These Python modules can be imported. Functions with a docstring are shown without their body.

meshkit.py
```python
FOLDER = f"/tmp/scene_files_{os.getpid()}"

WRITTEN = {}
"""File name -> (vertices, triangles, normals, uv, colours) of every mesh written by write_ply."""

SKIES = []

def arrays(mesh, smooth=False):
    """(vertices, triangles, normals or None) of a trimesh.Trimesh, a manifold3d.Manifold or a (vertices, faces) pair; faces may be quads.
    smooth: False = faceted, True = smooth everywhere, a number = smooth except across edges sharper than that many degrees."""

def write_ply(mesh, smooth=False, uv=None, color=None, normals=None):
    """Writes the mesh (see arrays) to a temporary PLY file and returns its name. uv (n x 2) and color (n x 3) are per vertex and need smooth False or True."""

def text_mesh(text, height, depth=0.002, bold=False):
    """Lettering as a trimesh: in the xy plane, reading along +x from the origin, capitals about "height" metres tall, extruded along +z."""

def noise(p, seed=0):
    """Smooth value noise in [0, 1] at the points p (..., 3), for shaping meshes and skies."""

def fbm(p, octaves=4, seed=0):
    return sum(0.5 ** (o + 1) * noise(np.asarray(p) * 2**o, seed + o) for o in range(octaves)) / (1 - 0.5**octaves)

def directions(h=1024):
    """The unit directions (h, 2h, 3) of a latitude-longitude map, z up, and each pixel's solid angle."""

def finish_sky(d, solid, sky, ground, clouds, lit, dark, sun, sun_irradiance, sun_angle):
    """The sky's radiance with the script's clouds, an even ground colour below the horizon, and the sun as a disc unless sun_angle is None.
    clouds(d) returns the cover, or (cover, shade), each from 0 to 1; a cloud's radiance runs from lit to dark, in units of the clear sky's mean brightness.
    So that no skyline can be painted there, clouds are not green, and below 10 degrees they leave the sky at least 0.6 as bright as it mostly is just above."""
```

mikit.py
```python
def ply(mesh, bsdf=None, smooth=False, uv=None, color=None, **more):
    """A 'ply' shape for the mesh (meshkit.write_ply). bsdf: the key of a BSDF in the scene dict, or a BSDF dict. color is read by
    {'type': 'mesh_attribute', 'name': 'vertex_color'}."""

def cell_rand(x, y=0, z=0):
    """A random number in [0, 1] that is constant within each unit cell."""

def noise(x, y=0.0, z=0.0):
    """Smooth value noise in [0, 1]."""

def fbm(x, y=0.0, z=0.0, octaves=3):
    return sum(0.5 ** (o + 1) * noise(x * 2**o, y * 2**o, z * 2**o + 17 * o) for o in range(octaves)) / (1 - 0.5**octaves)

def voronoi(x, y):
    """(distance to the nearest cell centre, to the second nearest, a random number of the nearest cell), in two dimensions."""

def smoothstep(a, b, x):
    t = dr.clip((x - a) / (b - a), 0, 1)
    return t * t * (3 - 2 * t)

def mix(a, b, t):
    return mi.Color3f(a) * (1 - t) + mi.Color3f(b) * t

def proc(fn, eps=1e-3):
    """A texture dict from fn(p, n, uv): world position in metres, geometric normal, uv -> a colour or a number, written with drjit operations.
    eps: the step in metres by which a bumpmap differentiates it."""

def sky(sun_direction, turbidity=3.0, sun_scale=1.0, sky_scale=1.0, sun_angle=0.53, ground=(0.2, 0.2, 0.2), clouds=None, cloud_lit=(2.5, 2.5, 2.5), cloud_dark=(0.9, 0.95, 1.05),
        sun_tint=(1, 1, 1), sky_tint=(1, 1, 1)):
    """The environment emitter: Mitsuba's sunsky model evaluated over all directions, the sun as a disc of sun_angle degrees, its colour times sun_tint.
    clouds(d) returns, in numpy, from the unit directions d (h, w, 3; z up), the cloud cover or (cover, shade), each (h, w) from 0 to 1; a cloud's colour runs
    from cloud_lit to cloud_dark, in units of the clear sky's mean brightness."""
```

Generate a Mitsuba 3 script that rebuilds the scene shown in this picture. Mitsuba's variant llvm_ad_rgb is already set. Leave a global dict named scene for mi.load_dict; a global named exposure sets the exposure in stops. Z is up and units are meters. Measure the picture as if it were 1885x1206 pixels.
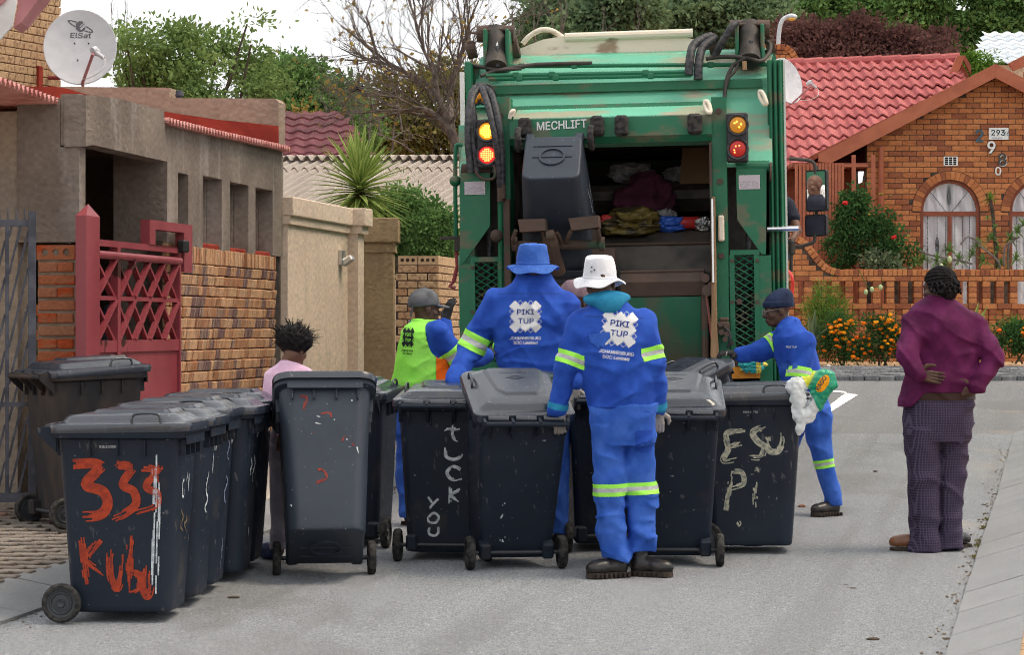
import math
import numpy as np
import trimesh
import drjit as dr
import mitsuba as mi
import manifold3d as m3
import mikit
import meshkit
from mikit import noise, fbm, voronoi, smoothstep, mix, cell_rand
from shapely import geometry as sg, affinity as sa, ops as so
from scipy.interpolate import LinearNDInterpolator

T = mi.ScalarTransform4f
scene, labels = {}, {}
rng = np.random.default_rng(7)

# ------------------------------------------------------------------ camera, sky, exposure
FOCAL, CX, CY, EYE = 4500.0, 942.5, 603.0, 1.6
scene['camera'] = {'type': 'perspective', 'fov': math.degrees(2 * math.atan(CX / FOCAL)), 'fov_axis': 'x', 'near_clip': 0.1, 'far_clip': 3000.0,
                   'to_world': T().look_at(origin=[0, 0, EYE], target=[0, 10, EYE], up=[0, 0, 1])}
SUN = (0.55, -0.03, 1.0)
scene['sky_light'] = mikit.sky(SUN, turbidity=3, sun_scale=0.3, sun_angle=26, ground=(0.18, 0.17, 0.16), clouds=lambda d: 1.0,
                               cloud_lit=(2.4, 2.42, 2.45), cloud_dark=(0.9, 0.95, 1.05))
exposure = 2.35


# ------------------------------------------------------------------ helpers
def P(px, py, d):
    """The point at depth d (metres in front of the camera) seen at photograph pixel px, py."""
    return np.array([(px - CX) * d / FOCAL, d, EYE - (py - CY) * d / FOCAL])


def gz(y):
    """Height of the road surface: it climbs gently away from the camera."""
    y = np.asarray(y, float)
    h = np.where(y < 20, 1.50 - 0.024 * (y - 12.5), 1.32 - 0.0425 * (y - 20))
    h = np.where(y > 60, -0.38 - 0.0 * y, h)
    return EYE - h


def GP(px, py):
    """The point of the road surface seen at a pixel."""
    lo, hi = 5.0, 59.0
    for _ in range(50):
        d = (lo + hi) / 2
        if EYE - (py - CY) * d / FOCAL > gz(d): lo = d
        else: hi = d
    return np.array([(px - CX) * d / FOCAL, d, float(gz(d))])


taken = {}


def uniq(name):
    n = taken.get(name, 0)
    taken[name] = n + 1
    return name if n == 0 else f'{name}_{n:03d}'


def thing(name, label, cat, group=None, kind=None):
    key = uniq(name)
    labels[key] = {'label': label, 'category': cat}
    if group: labels[key]['group'] = group
    if kind: labels[key]['kind'] = kind
    return key


def setting(name, mesh, bsdf, smooth=False, label=None, cat=None, **kw):
    key = uniq(name)
    scene[key] = mikit.ply(mesh, bsdf, smooth=smooth, **kw)
    labels[key] = {'kind': 'structure', 'label': label or name.replace('_', ' '), 'category': cat or name.replace('_', ' ')}
    return key


def part(parent, name, mesh, bsdf, smooth=False, label=None, stuff=False, uv=None, to_world=None):
    """One mesh of the scene under its thing (or part)."""
    key = uniq(f'{parent}__{name}')
    d = mesh if isinstance(mesh, dict) else mikit.ply(mesh, bsdf, smooth=bool(smooth) if uv is not None else smooth, uv=uv)
    if isinstance(mesh, dict): d = {**d, 'bsdf': {'type': 'ref', 'id': bsdf}}
    if to_world is not None: d = {**d, 'to_world': to_world}
    scene[key] = d
    if label: labels.setdefault(key, {})['label'] = label
    if stuff: labels.setdefault(key, {})['kind'] = 'stuff'
    return key


def whole(name, mesh, bsdf, label, cat, smooth=False, group=None, kind=None, uv=None):
    key = thing(name, label, cat, group, kind)
    scene[key] = mikit.ply(mesh, bsdf, smooth=smooth, uv=uv)
    return key


def cat(*ms):
    ms = [m for m in (ms[0] if len(ms) == 1 and isinstance(ms[0], (list, tuple)) else ms)]
    return trimesh.util.concatenate(ms)


def tm(v, f):
    return trimesh.Trimesh(np.asarray(v, float), np.asarray(f, int), process=False)


def box(x0, x1, y0, y1, z0, z1, ch=0.0):
    """A box, with chamfered edges if ch > 0."""
    if ch <= 0:
        m = trimesh.creation.box(extents=[x1 - x0, y1 - y0, z1 - z0])
        m.apply_translation([(x0 + x1) / 2, (y0 + y1) / 2, (z0 + z1) / 2])
        return m
    pts = []
    for sx, xa in ((1, x0), (-1, x1)):
        for sy, ya in ((1, y0), (-1, y1)):
            for sz, za in ((1, z0), (-1, z1)):
                pts += [(xa, ya + sy * ch, za + sz * ch), (xa + sx * ch, ya, za + sz * ch), (xa + sx * ch, ya + sy * ch, za)]
    return trimesh.convex.convex_hull(np.array(pts))


_CH = None


def cbox(cx, cy, cz, sx, sy, sz, ch):
    """A quick chamfered box (topology shared)."""
    global _CH
    if _CH is None:
        m = box(-1, 1, -1, 1, -1, 1, 0.2)
        _CH = (np.array(m.vertices), np.array(m.faces))
    v = _CH[0]
    s = np.sign(v) * (np.abs(v) > 0.99)
    h = np.array([sx, sy, sz]) / 2
    out = np.where(np.abs(v) > 0.99, np.sign(v) * h, np.sign(v) * (h - ch))
    return tm(out + [cx, cy, cz], _CH[1])


def xf(m, R=None, t=(0, 0, 0)):
    m = m.copy()
    if R is not None: m.vertices = m.vertices @ np.asarray(R).T
    m.vertices = m.vertices + np.asarray(t, float)
    return m


def rz(a):
    c, s = math.cos(a), math.sin(a)
    return np.array([[c, -s, 0], [s, c, 0], [0, 0, 1.0]])


def rx(a):
    c, s = math.cos(a), math.sin(a)
    return np.array([[1.0, 0, 0], [0, c, -s], [0, s, c]])


def ry(a):
    c, s = math.cos(a), math.sin(a)
    return np.array([[c, 0, s], [0, 1.0, 0], [-s, 0, c]])


def M4(R, t):
    m = np.eye(4)
    m[:3, :3] = R
    m[:3, 3] = t
    return m


def smooth_path(pts, n=8):
    """Catmull-Rom through the points."""
    p = np.asarray(pts, float)
    q = np.vstack([2 * p[0] - p[1], p, 2 * p[-1] - p[-2]])
    out = []
    for i in range(len(p) - 1):
        a, b, c, d = q[i:i + 4]
        t = np.linspace(0, 1, n, endpoint=False)[:, None]
        out.append(0.5 * ((2 * b) + (-a + c) * t + (2 * a - 5 * b + 4 * c - d) * t**2 + (-a + 3 * b - 3 * c + d) * t**3))
    return np.vstack(out + [p[-1:]])


def tube(pts, r, sides=8, caps=True):
    """A tube along a polyline; r a number or one per point."""
    p = np.asarray(pts, float)
    n = len(p)
    r = np.broadcast_to(np.asarray(r, float), (n,))
    t = np.gradient(p, axis=0)
    t /= np.linalg.norm(t, axis=1, keepdims=True) + 1e-12
    a = np.cross(t[0], [0, 0, 1.0] if abs(t[0][2]) < 0.9 else [1.0, 0, 0])
    a /= np.linalg.norm(a)
    A = []
    for i in range(n):
        a = a - t[i] * (a @ t[i])
        a /= np.linalg.norm(a) + 1e-12
        A.append(a)
    A = np.array(A)
    B = np.cross(t, A)
    ang = np.arange(sides) * 2 * np.pi / sides
    v = p[:, None] + r[:, None, None] * (np.cos(ang)[None, :, None] * A[:, None] + np.sin(ang)[None, :, None] * B[:, None])
    v = v.reshape(-1, 3)
    i, j = np.meshgrid(np.arange(n - 1), np.arange(sides), indexing='ij')
    q = np.stack([i * sides + j, i * sides + (j + 1) % sides, (i + 1) * sides + (j + 1) % sides, (i + 1) * sides + j], -1).reshape(-1, 4)
    f = np.vstack([q[:, [0, 1, 2]], q[:, [0, 2, 3]]])
    if caps:
        v = np.vstack([v, p[0], p[-1]])
        k = np.arange(sides)
        f = np.vstack([f, np.stack([k * 0 + n * sides, (k + 1) % sides, k], 1), np.stack([k * 0 + n * sides + 1, (n - 1) * sides + k, (n - 1) * sides + (k + 1) % sides], 1)])
    return tm(v, f)


def loft(rings, cap0=True, cap1=True):
    """Rings of equal length (k x n x 3) joined in order, closed round."""
    R = np.asarray(rings, float)
    k, n, _ = R.shape
    v = R.reshape(-1, 3)
    i, j = np.meshgrid(np.arange(k - 1), np.arange(n), indexing='ij')
    q = np.stack([i * n + j, i * n + (j + 1) % n, (i + 1) * n + (j + 1) % n, (i + 1) * n + j], -1).reshape(-1, 4)
    f = [q[:, [0, 1, 2]], q[:, [0, 2, 3]]]
    e = np.arange(n)
    if cap0:
        v = np.vstack([v, R[0].mean(0)])
        f.append(np.stack([e * 0 + len(v) - 1, (e + 1) % n, e], 1))
    if cap1:
        v = np.vstack([v, R[-1].mean(0)])
        f.append(np.stack([e * 0 + len(v) - 1, (k - 1) * n + e, (k - 1) * n + (e + 1) % n], 1))
    return tm(v, np.vstack(f))


def rrect(hx, y0, y1, r, n=6, rf=None):
    """Rounded rectangle outline in xy: |x| <= hx, y0..y1; rf is the radius of the corners at y1."""
    rf = r if rf is None else rf
    pts = []
    for cx, cy, rr, a0 in ((hx - rf, y1 - rf, rf, 0), (-hx + rf, y1 - rf, rf, 90), (-hx + r, y0 + r, r, 180), (hx - r, y0 + r, r, 270)):
        for a in np.radians(np.linspace(a0, a0 + 90, n)):
            pts.append((cx + rr * math.cos(a), cy + rr * math.sin(a)))
    return np.array(pts)


def lathe(prof, n=24, axis='z', ring=False):
    """Revolve (r, h) pairs about an axis."""
    a = np.arange(n) * 2 * np.pi / n
    R = [np.stack([r * np.cos(a), r * np.sin(a), np.full(n, h)], 1) for r, h in prof]
    m = loft(R + R[:1], False, False) if ring else loft(R)
    if m.volume < 0: m.invert()
    if axis == 'x': m.vertices = m.vertices[:, [2, 0, 1]]
    if axis == 'y': m.vertices = m.vertices[:, [1, 2, 0]]
    return m


def cyl(p0, p1, r, n=16):
    return tube([p0, p1], r, n)


def poly(xy, depth):
    """A shapely polygon (or outline) extruded along +z from 0."""
    g = xy if hasattr(xy, 'geom_type') else sg.Polygon(xy)
    gs = [x for x in getattr(g, 'geoms', [g]) if x.area > 1e-8]
    return cat([trimesh.creation.extrude_polygon(x, depth, engine='earcut') for x in gs])


def frame_of(o, ux, uz):
    """A rotation whose columns are right, away and up for a wall: local x runs along ux, local z along uz; local -y faces out."""
    ux = np.asarray(ux, float) / np.linalg.norm(ux)
    uz = np.asarray(uz, float) / np.linalg.norm(uz)
    uy = np.cross(uz, ux)
    return np.stack([ux, uy, uz], 1), np.asarray(o, float)


def grid_mesh(X, Y, Z):
    """A height-field sheet from 2-D arrays, faces up."""
    a, b = X.shape
    v = np.stack([X, Y, Z], -1).reshape(-1, 3)
    i, j = np.meshgrid(np.arange(a - 1), np.arange(b - 1), indexing='ij')
    q = np.stack([i * b + j, (i + 1) * b + j, (i + 1) * b + j + 1, i * b + j + 1], -1).reshape(-1, 4)
    m = tm(v, np.vstack([q[:, [0, 1, 2]], q[:, [0, 2, 3]]]))
    if m.face_normals[0][2] < 0: m.invert()
    return m


# ------------------------------------------------------------------ smooth solids from distance fields
def surface_nets(F, lo, h):
    """The zero surface of the sampled field F (negative inside) as a smooth quad mesh."""
    s = F < 0
    nx, ny, nz = F.shape
    c = np.zeros((nx - 1, ny - 1, nz - 1), np.int8)
    for a, b, d in np.ndindex(2, 2, 2):
        c += s[a:nx - 1 + a, b:ny - 1 + b, d:nz - 1 + d]
    act = (c > 0) & (c < 8)
    idx = np.full(act.shape, -1)
    ijk = np.argwhere(act)
    idx[act] = np.arange(len(ijk))
    acc, cnt = np.zeros((len(ijk), 3)), np.zeros(len(ijk))
    corners = list(np.ndindex(2, 2, 2))
    for a in corners:
        for ax in range(3):
            if a[ax]: continue
            b = list(a); b[ax] = 1
            fa = F[tuple((ijk + a).T)]
            fb = F[tuple((ijk + b).T)]
            m = (fa < 0) != (fb < 0)
            t = np.where(m, fa / np.where(m, fa - fb, 1), 0)
            p = np.array(a, float)[None] + t[:, None] * (np.array(b) - a)[None]
            acc[m] += p[m]
            cnt[m] += 1
    v = (ijk + acc / np.maximum(cnt, 1)[:, None]) * h + lo
    faces = []
    for ax in range(3):
        o1, o2 = [(1, 2), (2, 0), (0, 1)][ax]
        sl = [slice(1, -1)] * 3
        A = [slice(1, n - 1) for n in F.shape]; B = [slice(1, n - 1) for n in F.shape]
        A[ax] = slice(0, F.shape[ax] - 1); B[ax] = slice(1, F.shape[ax])
        sa_, sb_ = s[tuple(A)], s[tuple(B)]
        e = np.argwhere(sa_ != sb_)
        if not len(e): continue
        e0 = e.copy()
        flip = sa_[tuple(e.T)]
        for k in (o1, o2): e0[:, k] += 1
        d1, d2 = np.zeros(3, int), np.zeros(3, int)
        d1[o1], d2[o2] = 1, 1
        q = np.stack([idx[tuple((e0 - d1 - d2).T)], idx[tuple((e0 - d2).T)], idx[tuple(e0.T)], idx[tuple((e0 - d1).T)]], 1)
        q = np.where(flip[:, None], q, q[:, ::-1])
        faces.append(q)
    q = np.vstack(faces)
    q = q[(q >= 0).all(1)]
    return tm(v, np.vstack([q[:, [0, 1, 2]], q[:, [0, 2, 3]]]))


def solid(fn, lo, hi, h):
    lo, hi = np.asarray(lo, float), np.asarray(hi, float)
    n = np.ceil((hi - lo) / h).astype(int) + 1
    g = np.stack(np.meshgrid(*[lo[k] + h * np.arange(n[k]) for k in range(3)], indexing='ij'), -1)
    F = fn(g.reshape(-1, 3)).reshape(tuple(n))
    return surface_nets(F, lo, h)


def sd_cone(p, a, b, ra, rb):
    """Distance to a rounded cone from a to b."""
    a, b = np.asarray(a, float), np.asarray(b, float)
    ab = b - a
    t = np.clip(((p - a) @ ab) / max(ab @ ab, 1e-12), 0, 1)
    return np.linalg.norm(p - a - t[:, None] * ab, axis=1) - (ra + (rb - ra) * t)


def sd_ell(p, c, r, R=None):
    q = p - np.asarray(c, float)
    if R is not None: q = q @ R
    r = np.asarray(r, float)
    k = np.linalg.norm(q / r, axis=1)
    return (k - 1) * np.min(r) * (0.5 + 0.5 * np.minimum(k, 1)) if False else k * (k - 1) / np.maximum(np.linalg.norm(q / r**2, axis=1), 1e-9)


def smin(a, b, k):
    h = np.clip(0.5 + 0.5 * (b - a) / k, 0, 1)
    return b + (a - b) * h - k * h * (1 - h)


def nz3(p, s, seed=0):
    return meshkit.noise(p * np.asarray(s, float), seed) - 0.5


# ------------------------------------------------------------------ materials
def mat(name, color, rough=0.6, spec=0.4, metallic=0.0, two=True, bump=None, bump_scale=0.002, eps=2e-3, **kw):
    """A principled material; color is a triple or a function for mikit.proc."""
    c = mikit.proc(color) if callable(color) else {'type': 'rgb', 'value': list(map(float, color))}
    b = {'type': 'principled', 'base_color': c, 'roughness': mikit.proc(rough) if callable(rough) else float(rough), 'specular': float(spec), **kw}
    if metallic: b['metallic'] = float(metallic)
    if bump is not None:
        b = {'type': 'bumpmap', 'arbitrary': mikit.proc(bump, eps=eps), 'scale': float(bump_scale), 'bsdf': b}
    scene[name] = {'type': 'twosided', 'bsdf': b} if two else b
    return name


C3 = mi.Color3f


def speck(c0, c1, s, lo=0.3, hi=0.7, octaves=3):
    """A colour function: fractal patches between two colours at scale s per metre."""
    return lambda p, n, uv: mix(c0, c1, smoothstep(lo, hi, fbm(p.x * s, p.y * s, p.z * s, octaves)))
# ------------------------------------------------------------------ the ground, road, kerbs and pavements
def XL(d): return -2.58 + 0.213 * (np.asarray(d, float) - 12.3)
def XR(d): return 2.07 + 0.2285 * (np.asarray(d, float) - 11.6)


def road_color(p, n, uv):
    g = fbm(p.x * 160, p.y * 160, 0, 2)
    patch = fbm(p.x * 0.9, p.y * 0.5, 3, 4)
    streak = fbm(p.x * 3.2 - p.y * 0.7, p.y * 0.35, 9, 3)
    near = mix((0.13, 0.136, 0.144), (0.242, 0.252, 0.264), smoothstep(0.25, 0.75, g))
    far = mix((0.135, 0.136, 0.139), (0.17, 0.17, 0.172), smoothstep(0.3, 0.7, g))
    c = mix(near, far, smoothstep(-0.03, 0.03, p.y - 25.2 + 0.06 * noise(p.x * 2)))
    c = c * (0.86 + 0.2 * patch + 0.1 * streak)
    grain = noise(p.x * 55, p.y * 55, 2)
    c = mix(c, (0.085, 0.082, 0.08), smoothstep(0.84, 0.92, grain) * 0.55)
    c = mix(c, (0.40, 0.39, 0.37), smoothstep(0.86, 0.94, noise(p.x * 48, p.y * 48, 7)) * 0.5)
    stain = smoothstep(0.60, 0.72, fbm(p.x * 1.3 + 4, p.y * 0.55, 11, 4))
    c = mix(c, (0.105, 0.10, 0.095), stain * 0.35)
    tyre = smoothstep(0.55, 0.75, fbm(p.x * 5.5 - p.y * 1.18, p.y * 0.25, 15, 3))
    c = mix(c, (0.12, 0.118, 0.115), tyre * 0.3)
    sand = smoothstep(0.62, 0.78, fbm(p.x * 1.7, p.y * 0.8, 5, 4)) * smoothstep(0.65, 0.05, p.x - (-2.58 + 0.213 * (p.y - 12.3)))
    sand = sand + smoothstep(0.55, 0.75, fbm(p.x * 2.7, p.y * 1.1, 8, 4)) * smoothstep(0.45, 0.02, 2.07 + 0.2285 * (p.y - 11.6) - p.x) * 0.8
    return mix(c, (0.36, 0.28, 0.2), dr.clip(sand, 0, 1) * 0.35)


mat('asphalt', road_color, 0.9, 0.2, bump=lambda p, n, uv: noise(p.x * 90, p.y * 90) + 0.6 * noise(p.x * 200, p.y * 200), bump_scale=0.0022, eps=3e-3)
mat('soil', lambda p, n, uv: mix(mix((0.30, 0.19, 0.11), (0.42, 0.28, 0.17), fbm(p.x * 2, p.y * 2, 0, 4)), (0.2, 0.13, 0.08), smoothstep(0.68, 0.8, noise(p.x * 30, p.y * 30))), 0.95, 0.1)
mat('kerb_concrete', lambda p, n, uv: mix((0.18, 0.184, 0.19), (0.25, 0.254, 0.256), fbm(p.x * 3, p.y * 3, p.z * 3, 4)) * (0.88 + 0.24 * noise(p.x * 120, p.y * 120, p.z * 60)), 0.9, 0.2)
mat('paving_concrete', lambda p, n, uv: mix((0.31, 0.275, 0.23), (0.44, 0.41, 0.36), fbm(p.x * 1.6, p.y * 1.2, 0, 4)) * (0.85 + 0.3 * noise(p.x * 70, p.y * 70)), 0.9, 0.2)
mat('joint_sand', speck((0.13, 0.10, 0.075), (0.24, 0.19, 0.14), 9), 0.95, 0.1)
mat('paver', lambda p, n, uv: mix(mix((0.135, 0.115, 0.10), (0.22, 0.19, 0.165), uv.x), (0.25, 0.12, 0.085), smoothstep(0.95, 0.97, uv.y)) * (0.75 + 0.5 * fbm(p.x * 45, p.y * 45, p.z * 45, 2)), 0.9, 0.15)
mat('cobble', lambda p, n, uv: mix((0.13, 0.135, 0.145), (0.21, 0.21, 0.215), uv.x) * (0.75 + 0.5 * noise(p.x * 50, p.y * 50)), 0.9, 0.15)
mat('road_paint', lambda p, n, uv: mix((0.72, 0.72, 0.70), (0.35, 0.35, 0.34), smoothstep(0.5, 0.75, fbm(p.x * 14, p.y * 14, 0, 3))), 0.8, 0.2)

yy = np.concatenate([np.linspace(-60, 0, 8), np.linspace(2, 62, 61), np.linspace(70, 900, 20)])
xx = np.concatenate([np.linspace(-700, -40, 10), np.linspace(-30, 45, 30), np.linspace(60, 700, 10)])
X, Y = np.meshgrid(xx, yy)
setting('ground', grid_mesh(X, Y, gz(Y) - 0.03), 'soil', label='bare brown soil reaching to the far houses', cat='ground')
yy = np.linspace(2, 34.6, 90)
X, Y = np.meshgrid(np.linspace(-14, 22, 60), yy)
setting('road', grid_mesh(X, Y, gz(Y) + 0.004), 'asphalt', label='worn light grey asphalt road', cat='road')

# white paint on the far crossroad
w = [GP(*q) for q in ((1506, 764), (1520, 766), (1580, 728), (1556, 725))]
m = tm([q + [0, 0, 0.009] for q in w], [[0, 1, 2], [0, 2, 3]])
w2 = [GP(*q) for q in ((1470, 716), (1556, 722), (1558, 725), (1468, 719))]
m2 = tm([q + [0, 0, 0.009] for q in w2], [[0, 1, 2], [0, 2, 3]])
setting('road_marking', cat(m, m2), 'road_paint', label='worn white painted stripe on the crossroad behind the worker in a beanie', cat='road marking')


def kerb(name, edge, sign, d0, d1, step, width, rise, label):
    """Sloped concrete kerb slabs laid end to end, each a piece of the kerb."""
    k = uniq(name)
    labels[k] = {'kind': 'structure', 'label': label, 'category': 'kerb'}
    d, i = d0, 0
    while d < d1:
        a, b = d + 0.004, d + step - 0.004
        jit = rng.uniform(-0.004, 0.004, 3)
        pts = []
        for q in (a, b):
            e = float(edge(q)) + jit[0]
            z = float(gz(q))
            pts += [(e, q, z - 0.05), (e, q, z + 0.022), (e + sign * 0.03, q, z + 0.03 + jit[1] * .5), (e + sign * width, q, z + rise + jit[1] * .5), (e + sign * width, q, z - 0.05)]
        part(k, 'slab', trimesh.convex.convex_hull(np.array(pts)), 'kerb_concrete')
        d += step
        i += 1
    return k


kerb('kerb', XL, -1, 9.5, 29, 0.78, 0.40, 0.11, 'sloped concrete kerb slabs along the left side of the road')
kerb('kerb', XR, 1, 9.5, 25, 0.78, 0.36, 0.13, 'sloped concrete kerb slabs along the right side of the road')


def pave_z(x, y):
    return gz(y) + 0.10 + 0.06 * np.clip(XL(y) - 0.4 - x, 0, 3)


ys = np.linspace(8, 30, 50)
s = np.linspace(0, 1, 14)
Y, S = np.meshgrid(ys, s, indexing='ij')
X = (XL(Y) - 0.395) * (1 - S) + (-9) * S
setting('pavement_bed', grid_mesh(X, Y, pave_z(X, Y) - 0.016 * (Y < 16.2)), 'joint_sand', label='sandy bed of the left pavement', cat='pavement')
# concrete slabs of the pavement, beyond the driveway
pv = uniq('pavement')
labels[pv] = {'kind': 'structure', 'label': 'pale concrete pavement slabs in front of the tan garden wall', 'category': 'pavement'}
for i in range(13):
    for j in range(3):
        a = 16.6 + i * 0.95
        b = a + 0.935
        e0 = 0.41 + j * 0.9
        e1 = e0 + 0.885
        q = []
        for y_ in (a, b):
            for e in (e0, e1):
                x_ = float(XL(y_)) - e
                z_ = float(pave_z(x_, y_))
                q += [(x_, y_, z_ - 0.03), (x_, y_, z_ + 0.012)]
        part(pv, 'slab', trimesh.convex.convex_hull(np.array(q)), 'paving_concrete')
# brick pavers of the driveway: the 300 that show largest as pieces
pd = uniq('driveway')
labels[pd] = {'kind': 'structure', 'label': 'driveway of worn brown brick pavers beside the dark steel fence', 'category': 'driveway'}
cand = []
u = np.array([0.213, 1.0]) / math.hypot(0.213, 1)
wv = np.array([-u[1], u[0]])
for i in range(60):
    for j in range(24):
        along = i * 0.108
        across = 0.46 + (j + 0.5 * (i % 2)) * 0.212
        o = np.array([float(XL(10.8)), 10.8]) + u * along + wv * across
        if o[1] < 16.45: cand.append(o)
cand.sort(key=lambda o: o[1] - 0.4 * o[0])
vis = [o for o in cand if -0.235 * o[1] < o[0]]
rest = []
for i, o in enumerate(vis):
    z_ = float(pave_z(o[0], o[1]))
    b = cbox(0, 0, 0, 0.199, 0.096, 0.05, 0.006)
    a = math.atan2(wv[1], wv[0]) + rng.normal(0, 0.02)
    R = rz(a) @ rx(rng.normal(0, 0.006)) @ ry(rng.normal(0, 0.006))
    b = xf(b, R, (o[0], o[1], z_ - 0.013 + rng.normal(0, 0.002)))
    t = (rng.random(), rng.random())
    if i < 300: part(pd, 'brick', b, 'paver', uv=np.tile(t, (len(b.vertices), 1)))
    else: rest.append((b, t))
if rest:
    part(pd, 'brick_field', cat([b for b, _ in rest]), 'paver', stuff=True, uv=np.vstack([np.tile(t, (len(b.vertices), 1)) for b, t in rest]))
# strip of soil and loose sand along the edge of the pavers
# right-hand verge
Y, S = np.meshgrid(np.linspace(8, 25.0, 40), np.linspace(0, 1, 8), indexing='ij')
X = (XR(Y) + 0.355) * (1 - S) + 12 * S
setting('verge', grid_mesh(X, Y, gz(Y) + 0.122 + 0.02 * np.sin(X * 3) * np.sin(Y * 2.3) * np.minimum(1, (X - XR(Y) - 0.355) * 4)), 'soil', label='dry soil verge behind the right kerb', cat='verge')

# far side of the crossroad: a band of dark setts, then sand
X, Y = np.meshgrid(np.linspace(-14, 22, 40), np.linspace(34.3, 38.6, 8))
setting('sand_bed', grid_mesh(X, Y, gz(Y) + 0.05), 'soil', label='strip of bare sand in front of the far brick garden wall', cat='sand')
cb = uniq('sett_band')
labels[cb] = {'kind': 'structure', 'label': 'band of dark stone setts along the far edge of the crossroad', 'category': 'paving'}
setts, uvs = [], []
for i in range(7):
    for j in range(70):
        x_, y_ = 1.6 + (j + 0.5 * (i % 2)) * 0.21, 33.75 + i * 0.2
        b = cbox(x_, y_, float(gz(y_)) + 0.035 + 0.01 * i + rng.normal(0, 0.003), 0.195, 0.185, 0.08, 0.012)
        if -0.5 < x_ < 11 and i < 4 and 4.0 < x_ < 8.6:
            part(cb, 'sett', b, 'cobble', uv=np.tile((rng.random(), 0.5), (len(b.vertices), 1)))
        else:
            setts.append(b); uvs.append(np.tile((rng.random(), 0.5), (len(b.vertices), 1)))
part(cb, 'sett_field', cat(setts), 'cobble', stuff=True, uv=np.vstack(uvs))
# ------------------------------------------------------------------ wheelie bins
def plastic(p, n, uv):
    base = mix((0.010, 0.015, 0.026), (0.021, 0.029, 0.044), fbm(p.x * 3, p.y * 3, p.z * 3, 3))
    scratch = smoothstep(0.72, 0.80, fbm(p.x * 55 + p.z * 9, p.y * 55 + p.z * 9, p.z * 12, 3))
    c = mix(base, (0.10, 0.103, 0.108), scratch * 0.6)
    c = mix(c, (0.07, 0.058, 0.045), smoothstep(0.60, 0.80, fbm(p.x * 7 + 3, p.y * 7, p.z * 5, 5)) * 0.35)
    return mix(c, (0.42, 0.43, 0.43), smoothstep(0.955, 0.972, noise(p.x * 62, p.y * 62, p.z * 62)) * 0.7)


def gloss(a, b): return lambda p, n, uv: a + b * fbm(p.x * 24, p.y * 24, p.z * 24, 3)


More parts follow.
